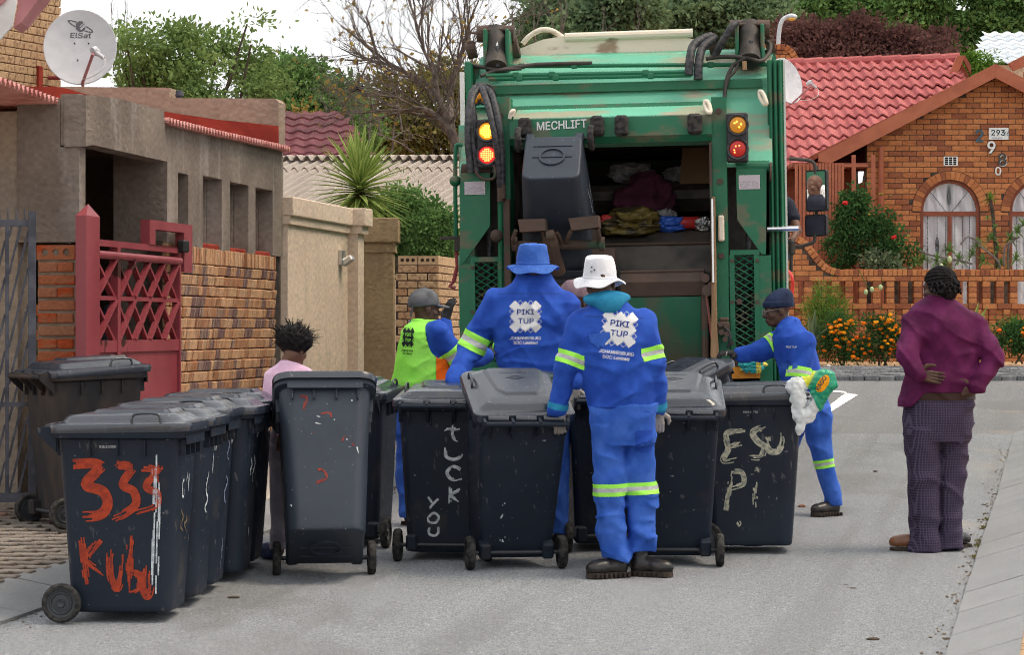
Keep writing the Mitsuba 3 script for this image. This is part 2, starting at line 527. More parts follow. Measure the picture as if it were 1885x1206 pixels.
mat('bin_plastic', plastic, gloss(0.34, 0.25), 0.2, bump=lambda p, n, uv: noise(p.x * 400, p.y * 400, p.z * 400), bump_scale=0.0004, eps=1e-3)
mat('lid_plastic', plastic, gloss(0.16, 0.20), 0.8, clearcoat=0.7, clearcoat_gloss=0.75)
mat('dusty_bin', lambda p, n, uv: mix((0.014, 0.014, 0.017), (0.042, 0.03, 0.025), smoothstep(0.3, 0.7, fbm(p.x * 6, p.y * 6, p.z * 3, 4))), 0.6, 0.35)
mat('skylit_scuffed_bin', lambda p, n, uv: mix(mix((0.024, 0.032, 0.046), (0.042, 0.053, 0.072), fbm(p.x * 5, p.y * 5, p.z * 3, 4)), (0.42, 0.42, 0.41), smoothstep(0.935, 0.96, noise(p.x * 70, p.y * 70, p.z * 70)) * 0.7), 0.42, 0.3)  # paler base holds the sky light on tipped bins; white specks are paint
mat('rubber', speck((0.014, 0.014, 0.015), (0.05, 0.047, 0.043), 40), 0.75, 0.3)
mat('hub_plastic', (0.03, 0.033, 0.038), 0.45, 0.5)
mat('paint_red', speck((0.40, 0.05, 0.018), (0.27, 0.034, 0.016), 40), 0.7, 0.3)
mat('paint_white', speck((0.62, 0.66, 0.68), (0.36, 0.4, 0.43), 40), 0.8, 0.3)
mat('paint_faded_red', speck((0.32, 0.045, 0.03), (0.16, 0.04, 0.04), 60), 0.8, 0.3)
mat('paint_cream', speck((0.5, 0.48, 0.36), (0.24, 0.25, 0.22), 50), 0.8, 0.3)
mat('paint_brown', speck((0.2, 0.14, 0.075), (0.09, 0.07, 0.05), 50), 0.8, 0.3)
mat('paint_blue', speck((0.3, 0.34, 0.5), (0.15, 0.18, 0.28), 50), 0.8, 0.3)
mat('print_white', (0.68, 0.69, 0.70), 0.7, 0.3)
mat('sticker_green', speck((0.25, 0.5, 0.12), (0.6, 0.66, 0.5), 25), 0.5, 0.4)

# profile of the tapered body: height, half width, back, front
BODY = [(0.055, 0.222, 0.075, 0.585), (0.40, 0.240, 0.055, 0.608), (0.93, 0.264, 0.020, 0.640)]


def body_at(z):
    a, b = (BODY[0], BODY[1]) if z < BODY[1][0] else (BODY[1], BODY[2])
    t = (z - a[0]) / (b[0] - a[0])
    return [a[k] + (b[k] - a[k]) * t for k in (1, 2, 3)]


def ring(hx, y0, y1, z, r, rf):
    o = rrect(hx, y0, y1, r, 7, rf)
    return np.column_stack([o, np.full(len(o), z)])


def bin_meshes():
    R = []
    hx, y0, y1 = body_at(0.055)
    for dz, inn in ((0.047, 0.09), (0.047, 0.02), (0.049, 0.010), (0.058, 0.002)):
        R.append(ring(hx - inn, y0 + inn, y1 - inn, dz, 0.045, 0.07))
    for z in (0.085, 0.25, 0.4, 0.6, 0.8, 0.925):
        h, a, b = body_at(z)
        R.append(ring(h, a, b, z, 0.05, 0.085))
    h, a, b = body_at(0.93)
    for z, e in ((0.932, 0.024), (0.936, 0.03), (0.965, 0.034), (0.975, 0.03), (0.976, -0.0)):
        R.append(ring(h + e, a - e, b + e, z, 0.06, 0.095))
    body = [loft(R, True, False)]
    body.append(loft([ring(h - 0.004, a + .004, b - .004, 0.976, .05, .08), ring(0.21, 0.1, 0.5, 0.12, .05, .07)], False, True))
    for s in (-1, 1):
        for y in (0.19, 0.33, 0.47):
            hx = body_at(0.9)[0]
            body.append(cbox(s * (hx + 0.009), y, 0.885, 0.024, 0.007, 0.085, 0.002))
        # wheel arch housing
        body.append(cbox(s * 0.19, 0.06, 0.115, 0.07, 0.10, 0.10, 0.012))
    for x in (-0.19, -0.065, 0.065, 0.19):
        body.append(cbox(x, 0.015, 0.885, 0.007, 0.03, 0.085, 0.002))
        body.append(cbox(x, 0.648, 0.885, 0.007, 0.03, 0.085, 0.002))
    # lifting comb under the front rim
    body.append(cbox(0, 0.672, 0.925, 0.44, 0.012, 0.05, 0.003))
    # hand-grip brackets under the hinge at the back
    for x in (-0.245, -0.08, 0.08, 0.245):
        o = np.array([(-0.078, 0.945), (-0.085, 0.985), (-0.03, 0.99), (0.012, 0.965), (0.012, 0.86)])
        m = poly(o, 0.016)
        m.vertices = m.vertices[:, [2, 0, 1]] + [x - 0.008, 0, 0]
        body.append(m)
    body = cat(body)
    handle = tube([(-0.25, -0.072, 0.966), (0.25, -0.072, 0.966)], 0.0155, 12)
    # lid
    L = []
    for z, e in ((0.962, 0.0), (0.957, 0.006), (0.957, 0.016), (0.986, 0.020), (1.0, 0.014), (1.004, 0.0)):
        L.append(ring(0.286 + e, -0.012 - e * 0.3, 0.682 + e, z, 0.05, 0.10))
    for z, e in ((1.006, -0.022), (1.018, -0.034), (1.038, -0.060), (1.046, -0.075)):
        L.append(ring(0.286 + e, 0.02 - e * 0.5, 0.682 + e, z, 0.05, 0.09))
    for z, e, f in ((1.052, -0.11, 0.0), (1.055, -0.16, 0.0), (1.057, -0.22, 0)):
        L.append(ring(0.286 + e, 0.06 - e * 0.6, 0.682 + e, z, 0.035, 0.05))
    lid = [loft(L, False, True)]
    # raised panel with a step down towards the hinge, and the print plate
    pan = sg.Polygon([(-0.15, 0.235), (-0.105, 0.16), (0.105, 0.16), (0.15, 0.235), (0.185, 0.55), (0.15, 0.585), (-0.15, 0.585), (-0.185, 0.55)])
    a = np.array(pan.exterior.coords)[:-1]
    b = np.array(pan.buffer(-0.022, join_style=2).exterior.coords)[:-1]
    b = np.array([b[np.argmin(np.linalg.norm(b - q, axis=1))] for q in a])
    if sg.Polygon(a).exterior.is_ccw is False: a, b = a[::-1], b[::-1]
    lid.append(loft([np.column_stack([a, np.full(len(a), 1.048)]), np.column_stack([b, np.full(len(b), 1.068)])], False, True))
    lid.append(cbox(0, 0.50, 1.0685, 0.17, 0.028, 0.004, 0.001))
    for k in (0.062, 0.045):
        dm = sg.Polygon([(-k, 0), (0, -k * 0.55), (k, 0), (0, k * 0.55)])
        dm = dm.difference(dm.buffer(-0.005))
        lid.append(xf(poly(dm, 0.003), None, (0, 0.41, 1.0675)))
    lid.append(xf(meshkit.text_mesh('240L', 0.02, 0.002), None, (-0.022, 0.403, 1.0675)))
    for x in (-0.163, 0.0, 0.163):     # hinge knuckles
        lid.append(cyl((x - 0.06, -0.035, 0.985), (x + 0.06, -0.035, 0.985), 0.021, 12))
        lid.append(cbox(x, -0.01, 0.99, 0.12, 0.06, 0.024, 0.004))
    lid = cat(lid)
    loops = []
    for s in (-1, 1):
        x = s * 0.262
        loops.append(tube(smooth_path([(x, 0.40, 1.002), (x, 0.405, 1.035), (x, 0.43, 1.05), (x, 0.52, 1.05), (x, 0.545, 1.035), (x, 0.55, 1.002)], 4), 0.0075, 8))
    body = cat(body, xf(lathe([(0.085, 0.012), (0.085, -0.008), (0.100, -0.008), (0.100, 0.012)], 28, 'z', True), None, (0, 0.33, 0.042)), cbox(0, 0.33, 0.045, 0.30, 0.012, 0.012, 0.002), cbox(0, 0.20, 0.045, 0.30, 0.012, 0.012, 0.002))
    axle = tube([(-0.275, 0.045, 0.1), (0.275, 0.045, 0.1)], 0.0125, 10)
    tyre = lathe([(0.074, -0.021), (0.088, -0.024), (0.097, -0.018), (0.1, -0.008), (0.1, 0.008), (0.097, 0.018), (0.088, 0.024), (0.074, 0.021)], 32, 'x', True)
    hub = lathe([(0.001, -0.016), (0.02, -0.02), (0.024, -0.012), (0.045, -0.011), (0.05, -0.017), (0.056, -0.017), (0.06, -0.011), (0.073, -0.014), (0.075, 0), (0.073, 0.014), (0.06, 0.011), (0.056, 0.017), (0.05, 0.017), (0.045, 0.011), (0.024, 0.012), (0.02, 0.02), (0.001, 0.016)], 32, 'x')
    return body, handle, lid, loops, axle, tyre, hub


_b = bin_meshes()
BIN = dict(body=mikit.ply(_b[0], None, smooth=35), handle=mikit.ply(_b[1], None, smooth=35), lid=mikit.ply(_b[2], None, smooth=32), loops=[mikit.ply(m, None, smooth=50) for m in _b[3]],
           axle=mikit.ply(_b[4], None, smooth=40), tyre=mikit.ply(_b[5], None, smooth=40), hub=mikit.ply(_b[6], None, smooth=35))


LIDS = [math.radians(q) for q in (0.0, 0.9, 0.3, 1.6, 0.1, 0.6, 1.1)]


def make_bin(label, group, R, t, mat_body='bin_plastic', lid_open=0.0, wheels=True):
    """One wheelie bin: R, t place its local frame (back and wheels at y = 0, front at +y)."""
    k = thing('wheelie_bin', label, 'wheelie bin', group)
    W = T(M4(R, t))
    part(k, 'body', BIN['body'], mat_body, to_world=W)
    part(k, 'handle', BIN['handle'], mat_body, to_world=W)
    h = np.array([0, -0.035, 0.985])
    LR = rx(lid_open or LIDS[taken.get('wheelie_bin', 0) % 7])
    LW = T(M4(R @ LR, R @ (h - LR @ h) + np.asarray(t)))
    l = part(k, 'lid', BIN['lid'], 'lid_plastic', to_world=LW)
    for m in BIN['loops']: part(l, 'lid_handle', m, 'lid_plastic', to_world=LW)
    part(k, 'axle', BIN['axle'], 'hub_plastic', to_world=W)
    for x in (-0.278, 0.278):
        w = part(k, 'wheel', BIN['hub'], 'hub_plastic', to_world=T(M4(R, R @ np.array([x, 0.045, 0.1]) + t)))
        part(w, 'tyre', BIN['tyre'], 'rubber', to_world=T(M4(R, R @ np.array([x, 0.045, 0.1]) + t)))
    return k, R, np.asarray(t, float)


def tilt_bin(yaw, tilt, foot, gx=None):
    """Place the bin so that its axle's ground point stands at foot; tilt > 0 leans it back over its wheels."""
    R = rz(yaw) @ rx(tilt)
    piv = np.array([0, 0.045, 0.1])
    t = np.asarray(foot, float) + [0, 0, 0.1] - R @ piv
    return R, t


def face_map(face, off=0.003):
    """(u, v) in metres on one face of the bin body -> local point; u runs to the right as that face is looked at, v is height."""
    def side(u, v):      # +x side; u = y
        h, a, b = body_at(v)
        return (h + off, u, v)
    def left(u, v):
        h, a, b = body_at(v)
        return (-h - off, -u, v)
    def back(u, v):      # looked at from behind: right = +x
        h, a, b = body_at(v)
        return (u, a - off, v)
    def front(u, v):
        h, a, b = body_at(v)
        return (-u, b + off, v)
    return dict(side=side, left=left, back=back, front=front)[face]


def strokes(binned, lines, face, width, bsdf, name='brush_stroke', dry=0.25, seed=1, label=None):
    """Brushed or chalked writing on a bin's face: each stroke is a bundle of thin bristle marks that break up as the paint runs out."""
    k, R, t = binned
    r = np.random.default_rng(seed)
    fm = face_map(face)
    nb = max(3, int(width / 0.0045))
    for ln in lines:
        V, F = [], []
        pth = smooth_path(ln, 7) if len(ln) > 2 else np.linspace(ln[0], ln[1], 10)
        d = np.gradient(pth, axis=0)
        d /= np.linalg.norm(d, axis=1, keepdims=True) + 1e-9
        nrm = np.column_stack([-d[:, 1], d[:, 0]])
        n = len(pth)
        for b in range(nb):
            o = ((b + 0.5) / nb - 0.5) * width + r.normal(0, width * 0.02)
            hw = width / nb * 0.8
            e0, e1 = int(r.integers(0, 2 + int(n * dry * .3))), n - int(r.integers(0, 2 + int(n * dry)))
            on = np.ones(n, bool)
            on[:e0] = False
            on[e1:] = False
            for _ in range(int(dry * 6)):
                if r.random() < dry * 1.6:
                    q = int(r.integers(0, n)); on[q:q + int(r.integers(1, 3))] = False
            for i in range(n - 1):
                if on[i] and on[i + 1]:
                    q = [pth[i] + nrm[i] * (o - hw), pth[i] + nrm[i] * (o + hw), pth[i + 1] + nrm[i + 1] * (o + hw), pth[i + 1] + nrm[i + 1] * (o - hw)]
                    c = len(V)
                    V += [fm(*x) for x in q]
                    F += [(c, c + 1, c + 2), (c, c + 2, c + 3)]
        if F: part(k, name, tm(np.array(V) @ R.T + t, F), bsdf, label=label)


def face_text(binned, text, u, v, h, face, bsdf, bold=False, sheet=0.0015):
    k, R, t = binned
    m = meshkit.text_mesh(text, h, 0.001, bold)
    fm = face_map(face, 0.002)
    vv = np.array([fm(u + q[0], v + q[1]) for q in m.vertices])
    return part(k, 'print', tm(vv @ R.T + t, m.faces), bsdf)


BG = None
# --- the row of five along the left kerb, standing side-on with their fronts to the road
row = []
row_spots = [(-1.985, 12.62, 4), (-1.935, 13.16, 3), (-1.905, 13.66, 2.0), (-1.815, 14.22, 3), (-1.795, 14.74, 2)]
row_labels = ['dark wheelie bin with red painted digits 333 at the near end of the kerb row', 'second wheelie bin of the kerb row, with white squiggles beside its front edge', 'middle wheelie bin of the kerb row, with pale blue chalk marks on its front',
              'fourth wheelie bin of the kerb row, with a white scrawled number on its front', 'farthest wheelie bin of the kerb row, nearest the girl in pink']
for (x, y, a), lb in zip(row_spots, row_labels):
    yaw = -math.pi / 2 - math.radians(a)
    R = rz(yaw)
    row.append(make_bin(lb, None, R, np.array([x - 0.315, y, float(gz(y)) + 0.004])))
b = row[0]
S = lambda *p: [(0.0 + q[0], q[1]) for q in p]
# 333 and Kubu in red brush strokes
strokes(b, [[(0.10, 0.80), (0.20, 0.805), (0.255, 0.79)], [(0.25, 0.79), (0.165, 0.70), (0.25, 0.665), (0.275, 0.60), (0.235, 0.545), (0.13, 0.535)]], 'side', 0.052, 'paint_red', dry=0.12, seed=3, label='red painted digits 333')
strokes(b, [[(0.315, 0.80), (0.375, 0.795), (0.41, 0.78)], [(0.405, 0.78), (0.355, 0.70), (0.41, 0.665), (0.42, 0.60), (0.36, 0.55), (0.27, 0.51)]], 'side', 0.042, 'paint_red', dry=0.3, seed=4)
strokes(b, [[(0.45, 0.785), (0.52, 0.77), (0.475, 0.69), (0.53, 0.655), (0.52, 0.59), (0.42, 0.555)], [(0.553, 0.80), (0.532, 0.77), (0.545, 0.70)]], 'side', 0.036, 'paint_red', dry=0.45, seed=5)
strokes(b, [[(0.14, 0.43), (0.15, 0.32), (0.165, 0.19)], [(0.235, 0.42), (0.165, 0.32), (0.255, 0.245)], [(0.285, 0.37), (0.285, 0.24), (0.32, 0.17), (0.345, 0.26), (0.35, 0.36)],
            [(0.39, 0.44), (0.385, 0.28), (0.38, 0.15)], [(0.385, 0.25), (0.43, 0.24), (0.435, 0.17), (0.38, 0.14)], [(0.455, 0.29), (0.45, 0.18), (0.472, 0.13), (0.492, 0.17), (0.498, 0.28)]], 'side', 0.036, 'paint_red', dry=0.38, seed=6, label='red painted name Kubu')
strokes(b, [[(0.527, 0.85), (0.522, 0.6), (0.512, 0.3), (0.507, 0.12)]], 'side', 0.042, 'paint_white', dry=0.8, seed=8, label='white paint run down the edge')
face_text(b, '010110389', 0.235, 0.885, 0.012, 'side', 'print_white')
strokes(b, [[(-0.06, 0.72), (-0.10, 0.70), (-0.1, 0.64), (-0.06, 0.63), (-0.07, 0.68)], [(-0.0, 0.75), (0.0, 0.7)], [(0.05, 0.74), (0.05, 0.6)]], 'front', 0.01, 'paint_white', dry=0.3, seed=9)
strokes(b, [[(-0.1, 0.56), (-0.04, 0.52), (-0.1, 0.48), (-0.03, 0.45), (-0.09, 0.42)], [(0.0, 0.56), (0.06, 0.5), (0.0, 0.48), (0.06, 0.43), (0.0, 0.4)]], 'front', 0.012, 'paint_brown', dry=0.5, seed=10)
strokes(row[1], [[(-0.02, 0.72), (-0.09, 0.62), (-0.02, 0.56), (-0.09, 0.52), (-0.03, 0.48)], [(0.08, 0.8), (0.08, 0.68)]], 'front', 0.012, 'paint_white', dry=0.25, seed=11)
strokes(row[2], [[(0.0, 0.86), (0.05, 0.8), (-0.02, 0.76), (0.05, 0.72)], [(0.0, 0.66), (0.06, 0.6), (-0.02, 0.55), (0.04, 0.46), (-0.02, 0.42)], [(0.03, 0.34), (0.0, 0.12)]], 'front', 0.018, 'paint_blue', dry=0.5, seed=12)
strokes(row[3], [[(-0.08, 0.7), (-0.03, 0.66), (-0.08, 0.62), (-0.03, 0.55)], [(0.02, 0.72), (0.08, 0.66), (0.02, 0.6), (0.08, 0.5)], [(-0.03, 0.3), (0.0, 0.24)]], 'front', 0.014, 'paint_white', dry=0.35, seed=13)
for b_, u_ in ((row[1], 0.09), (row[2], 0.1), (row[3], 0.06), (row[4], 0.04)):
    face_text(b_, 'PIKI', u_, 0.86, 0.03, 'front', 'print_white')
    face_text(b_, 'TUP', u_ + 0.008, 0.815, 0.03, 'front', 'print_white')

# --- the dusty bin on the driveway, seen from its back corner
R, t = tilt_bin(math.radians(-56), math.radians(2), (P(86, 0, 15.6)[0], 15.6, float(pave_z(-2.95, 15.6)) + 0.012))
make_bin('dusty dark wheelie bin standing alone on the brick driveway by the maroon gate', None, R, t, 'dusty_bin')

# --- the bin the girl pulls, tipped so that its base shows, and the one behind it
g = GP(600, 1062)
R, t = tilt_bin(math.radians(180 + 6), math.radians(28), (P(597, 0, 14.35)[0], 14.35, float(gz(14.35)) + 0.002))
gb = make_bin('scuffed wheelie bin, sky light painted into its colour, tipped back on its wheels by the girl in pink', None, R, t, 'skylit_scuffed_bin')
strokes(gb, [[(-0.17, 0.86), (-0.11, 0.86), (-0.12, 0.79), (-0.08, 0.75), (-0.16, 0.72)], [(-0.03, 0.76), (0.03, 0.76), (0.03, 0.72)], [(-0.08, 0.64), (-0.04, 0.63)], [(0.11, 0.62), (0.09, 0.57)], [(0.13, 0.58), (0.17, 0.55), (0.15, 0.52)],
             [(-0.1, 0.38), (-0.03, 0.41), (0.0, 0.36), (-0.08, 0.32), (-0.13, 0.30)]], 'front', 0.014, 'paint_faded_red', dry=0.75, seed=21, label='faded red paint marks')
strokes(gb, [[(-0.05, 0.74), (-0.03, 0.735)], [(-0.06, 0.70), (-0.02, 0.69)], [(0.05, 0.72), (0.055, 0.715)], [(0.15, 0.84), (0.16, 0.835)], [(0.18, 0.55), (0.185, 0.5)], [(-0.2, 0.2), (-0.198, 0.18)], [(0.12, 0.6), (0.125, 0.59)]], 'front', 0.006, 'paint_white', dry=0.3, seed=22)
R, t = tilt_bin(math.radians(-8), math.radians(2), (P(632, 0, 15.75)[0], 15.75, float(gz(15.75)) + 0.004))
make_bin('upright wheelie bin mostly hidden behind the one the girl tips', None, R, t)

# --- bins pushed by the men
R, t = tilt_bin(math.radians(-4), math.radians(4), (P(815, 0, 15.0)[0], 15.0, float(gz(15.0)) + 0.004))
tb = make_bin('wheelie bin chalked tuck you in white, held by the man in the blue hat', None, R, t)
strokes(tb, [[(0.075, 0.86), (0.07, 0.77), (0.10, 0.745)], [(0.015, 0.815), (0.125, 0.82)], [(0.025, 0.705), (0.025, 0.65), (0.07, 0.63), (0.115, 0.65), (0.118, 0.705)], [(0.12, 0.565), (0.07, 0.585), (0.03, 0.55), (0.06, 0.505), (0.12, 0.515)],
             [(0.05, 0.46), (0.045, 0.355)], [(0.12, 0.45), (0.055, 0.405), (0.125, 0.36)]], 'back', 0.017, 'paint_white', dry=0.25, seed=31, label='white painted stroke of the word tuck')
strokes(tb, [[(-0.09, 0.395), (-0.06, 0.355)], [(-0.02, 0.39), (-0.06, 0.35), (-0.085, 0.32)], [(-0.09, 0.27), (-0.055, 0.295), (-0.025, 0.27), (-0.045, 0.235), (-0.085, 0.24), (-0.09, 0.27)], [(-0.085, 0.205), (-0.085, 0.165), (-0.05, 0.155), (-0.03, 0.175), (-0.03, 0.21)]], 'back', 0.013, 'paint_white', dry=0.1, seed=32, label='white painted stroke of the word you')

R, t = tilt_bin(math.radians(9), math.radians(19), (P(950, 0, 14.6)[0], 14.6, float(gz(14.65)) + 0.004))
hb = make_bin('wheelie bin tipped back by the white-hatted man with his left hand', None, R, t)
strokes(hb, [[(-0.1, 0.405), (-0.07, 0.41)], [(-0.075, 0.36), (-0.1, 0.30)]], 'back', 0.02, 'paint_white', dry=0.7, seed=41)
strokes(hb, [[(-0.1, 0.17), (-0.04, 0.165)], [(-0.07, 0.2), (-0.06, 0.15)]], 'back', 0.014, 'paint_white', dry=0.75, seed=42)
R, t = tilt_bin(math.radians(-2), math.radians(15), (P(1240, 0, 14.75)[0], 14.75, float(gz(14.75)) + 0.004))
make_bin('wheelie bin tipped back by the white-hatted man with his right hand', None, R, t)
R, t = tilt_bin(math.radians(6), math.radians(3), (P(1125, 0, 15.5)[0], 15.5, float(gz(15.5)) + 0.004))
make_bin('wheelie bin behind the legs of the man in the white hat', None, R, t)
yaw = -math.pi / 2 - math.radians(3)
eb = make_bin('wheelie bin chalked ESU Pi with a plastic bag hanging over its lid', None, rz(yaw), np.array([P(1286, 0, 15.6)[0], 15.6, float(gz(15.6)) + 0.004]))
strokes(eb, [[(0.285, 0.775), (0.17, 0.755), (0.18, 0.66), (0.15, 0.585), (0.27, 0.605)], [(0.18, 0.68), (0.265, 0.69)], [(0.41, 0.80), (0.335, 0.765), (0.36, 0.71), (0.405, 0.67), (0.38, 0.61), (0.30, 0.61)],
             [(0.425, 0.735), (0.435, 0.65), (0.49, 0.645), (0.515, 0.70), (0.52, 0.77)]], 'side', 0.036, 'paint_cream', dry=0.35, seed=51, label='chalked stroke of the letters ESU')
strokes(eb, [[(0.165, 0.27), (0.185, 0.4), (0.2, 0.52)], [(0.2, 0.52), (0.265, 0.51), (0.275, 0.44), (0.195, 0.41)], [(0.345, 0.54), (0.375, 0.515)], [(0.345, 0.45), (0.35, 0.29)], [(0.24, 0.2), (0.26, 0.16)]], 'side', 0.030, 'paint_cream', dry=0.4, seed=52, label='chalked stroke of the word Pi')
face_text(eb, '010103758', 0.27, 0.885, 0.012, 'side', 'print_white')
face_text(eb, 'PIKI', -0.02, 0.79, 0.035, 'front', 'print_white')
face_text(eb, 'TUP', -0.012, 0.74, 0.035, 'front', 'print_white')
strokes(eb, [[(-0.08, 0.68), (-0.02, 0.62), (-0.08, 0.56)], [(-0.05, 0.5), (-0.04, 0.44)], [(0.02, 0.62), (0.05, 0.5)]], 'front', 0.018, 'paint_brown', dry=0.5, seed=53)
o = [(-0.12, 0.12), (-0.07, 0.2), (-0.02, 0.3), (0.03, 0.33), (0.05, 0.25), (0.02, 0.2), (0.03, 0.14), (-0.03, 0.06), (-0.05, 0.1)]
fm = face_map('front', 0.003)
v3 = np.array([fm(*q) for q in o]) @ eb[1].T + eb[2]
mm = poly(o, 0.001)
vv = np.array([fm(q[0], q[1]) for q in mm.vertices]) @ eb[1].T + eb[2]
part(eb[0], 'sticker', tm(vv, mm.faces), 'sticker_green', label='torn green sticker')
# one more, lid towards the camera, leaning behind the right-hand one
R, t = tilt_bin(math.radians(-62), math.radians(24), (P(1262, 0, 16.6)[0], 16.6, float(gz(16.6)) + 0.004))
make_bin('wheelie bin tilted at the truck behind the others, its lid slanting to the right', None, R, t)
# ------------------------------------------------------------------ left-hand houses and walls
class Wall:
    """An upright plane seen in the photograph: local x runs along it to the right, z is height, -y faces out."""
    def __init__(s, a, b):
        a, b = np.array([*a[:2], 0.0]), np.array([*b[:2], 0.0])
        s.R, s.o = frame_of(a, b - a, (0, 0, 1))
        s.len = np.linalg.norm(b - a)

    def at(s, px, py, y=0.0):
        r = np.array([(px - CX) / FOCAL, 1, -(py - CY) / FOCAL])
        e = np.array([0, 0, EYE])
        n = s.R[:, 1]
        t = (y - (e - s.o) @ n) / (r @ n)
        q = s.R.T @ (e + t * r - s.o)
        return float(q[0]), float(q[2])

    def put(s, m, y=0.0):
        return xf(m, s.R, s.o + s.R[:, 1] * y)

    def slab(s, xz, y0, y1, holes=()):
        """A polygon in (x, z) given thickness from y0 to y1."""
        g = sg.Polygon(xz, holes) if not hasattr(xz, 'geom_type') else xz
        m = poly(g, y1 - y0)
        m.vertices = np.column_stack([m.vertices[:, 0], y1 - m.vertices[:, 2], m.vertices[:, 1]])
        return xf(m, s.R, s.o)

    def pts(s, px, y=0.0): return [s.at(*q, y) for q in px]


def stucco(c0, c1, dark, scale=1.0):
    def f(p, n, uv):
        g = fbm(p.x * 34, p.y * 34, p.z * 34, 3)
        streak = fbm((p.x + p.y) * 7, p.z * 0.9, 3, 4)
        c = mix(c0, c1, smoothstep(0.25, 0.75, fbm(p.x * 2.2 * scale, p.y * 2.2 * scale, p.z * 1.6, 4)))
        c = mix(c, dark, smoothstep(0.5, 0.78, streak) * 0.45)
        return c * (0.72 + 0.56 * g)
    return f


def rough_bump(p, n, uv): return fbm(p.x * 45, p.y * 45, p.z * 45, 3)


mat('grey_plaster', stucco((0.155, 0.125, 0.105), (0.235, 0.195, 0.165), (0.33, 0.30, 0.275)), 0.95, 0.15, bump=rough_bump, bump_scale=0.011, eps=6e-3)
mat('old_plaster', stucco((0.33, 0.265, 0.20), (0.245, 0.205, 0.165), (0.20, 0.175, 0.155), 0.8), 0.95, 0.15, bump=rough_bump, bump_scale=0.010, eps=6e-3)
mat('tan_plaster', stucco((0.72, 0.575, 0.455), (0.65, 0.515, 0.405), (0.56, 0.44, 0.335), 0.5), 0.95, 0.15, bump=rough_bump, bump_scale=0.006, eps=6e-3)
mat('shaded_tan_plaster', stucco((0.36, 0.255, 0.15), (0.30, 0.21, 0.125), (0.22, 0.15, 0.085), 0.8), 0.95, 0.15, bump=rough_bump, bump_scale=0.012, eps=6e-3)  # tan plaster with the shade of its camera-facing side put into the colour
mat('parapet_plaster', stucco((0.33, 0.245, 0.19), (0.29, 0.215, 0.165), (0.22, 0.17, 0.13), 0.8), 0.95, 0.15, bump=rough_bump, bump_scale=0.012, eps=6e-3)
mat('red_flashing', speck((0.30, 0.045, 0.028), (0.22, 0.032, 0.022), 7), 0.85, 0.2, bump=rough_bump, bump_scale=0.008, eps=6e-3)
mat('maroon_paint', lambda p, n, uv: mix(mix((0.20, 0.026, 0.037), (0.31, 0.07, 0.082), fbm((p.x + p.y) * 2.5, p.z * 1.5, 0, 3)), (0.05, 0.012, 0.012), smoothstep(0.69, 0.74, fbm(p.x * 7, p.y * 7, p.z * 4, 3))), 0.42, 0.45)
mat('pink_roof_paint', speck((0.50, 0.20, 0.18), (0.62, 0.32, 0.29), 8), 0.7, 0.3)
mat('navy_steel', speck((0.035, 0.038, 0.055), (0.075, 0.078, 0.10), 12), 0.5, 0.45)
mat('clinker', lambda p, n, uv: mix(mix(mix((0.36, 0.165, 0.085), (0.52, 0.30, 0.17), smoothstep(0.15, 0.75, uv.x)), (0.17, 0.10, 0.095), smoothstep(0.72, 0.84, uv.y)),
                                   (0.40, 0.30, 0.215), smoothstep(0.5, 0.72, noise((p.y + p.x * 0.2) * 75, p.z * 2.5, uv.x * 40)) * 0.55) * (0.62 + 0.76 * fbm((p.y + p.x * .2) * 90, p.z * 22, 0, 2)), 0.95, 0.15)
mat('pillar_brick', lambda p, n, uv: mix(mix((0.40, 0.135, 0.065), (0.36, 0.17, 0.10), uv.x), (0.44, 0.085, 0.03), smoothstep(0.45, 0.62, fbm(p.x * 9, p.y * 9, p.z * 14, 3)) * uv.y) * (0.75 + 0.5 * fbm(p.x * 60, p.y * 60, p.z * 60, 2)), 0.95, 0.15)
mat('pale_brick', lambda p, n, uv: mix(mix((0.50, 0.335, 0.20), (0.40, 0.22, 0.125), smoothstep(0.45, 0.85, uv.x)), (0.21, 0.115, 0.075), smoothstep(0.55, 0.7, noise((p.y + p.x) * 45, p.z * 40, uv.x * 40)) * 0.65 * uv.y) * (0.8 + 0.4 * fbm(p.x * 60, p.y * 60, p.z * 60, 2)), 0.95, 0.15)
mat('mortar', speck((0.20, 0.155, 0.115), (0.29, 0.235, 0.18), 12), 0.95, 0.1)
mat('dark_mortar', speck((0.055, 0.04, 0.032), (0.10, 0.075, 0.06), 12), 0.95, 0.1)
mat('hole_dark', (0.015, 0.012, 0.011), 0.95, 0.0)
mat('white_paint', speck((0.74, 0.74, 0.73), (0.66, 0.65, 0.64), 5), 0.55, 0.4)
mat('pink_paint', speck((0.50, 0.22, 0.24), (0.42, 0.17, 0.19), 3), 0.6, 0.3)
mat('black_rubber', (0.012, 0.012, 0.013), 0.55, 0.4)
scene['pane_glass'] = {'type': 'thindielectric', 'int_ior': 1.5}
mat('bright_metal', (0.62, 0.62, 0.61), 0.35, 0.5, metallic=1.0)

A0, B0 = (-2.926, 16.42), (-2.03, 21.40)
W = Wall(A0, B0)
base_z = lambda x: float(pave_z(W.o[0] + W.R[0, 0] * x, W.o[1] + W.R[1, 0] * x)) - 0.05
hs = thing('plastered_house', 'grey rough plastered house with slit windows above striped clinker brick, left of the road', 'house')
L = W.len

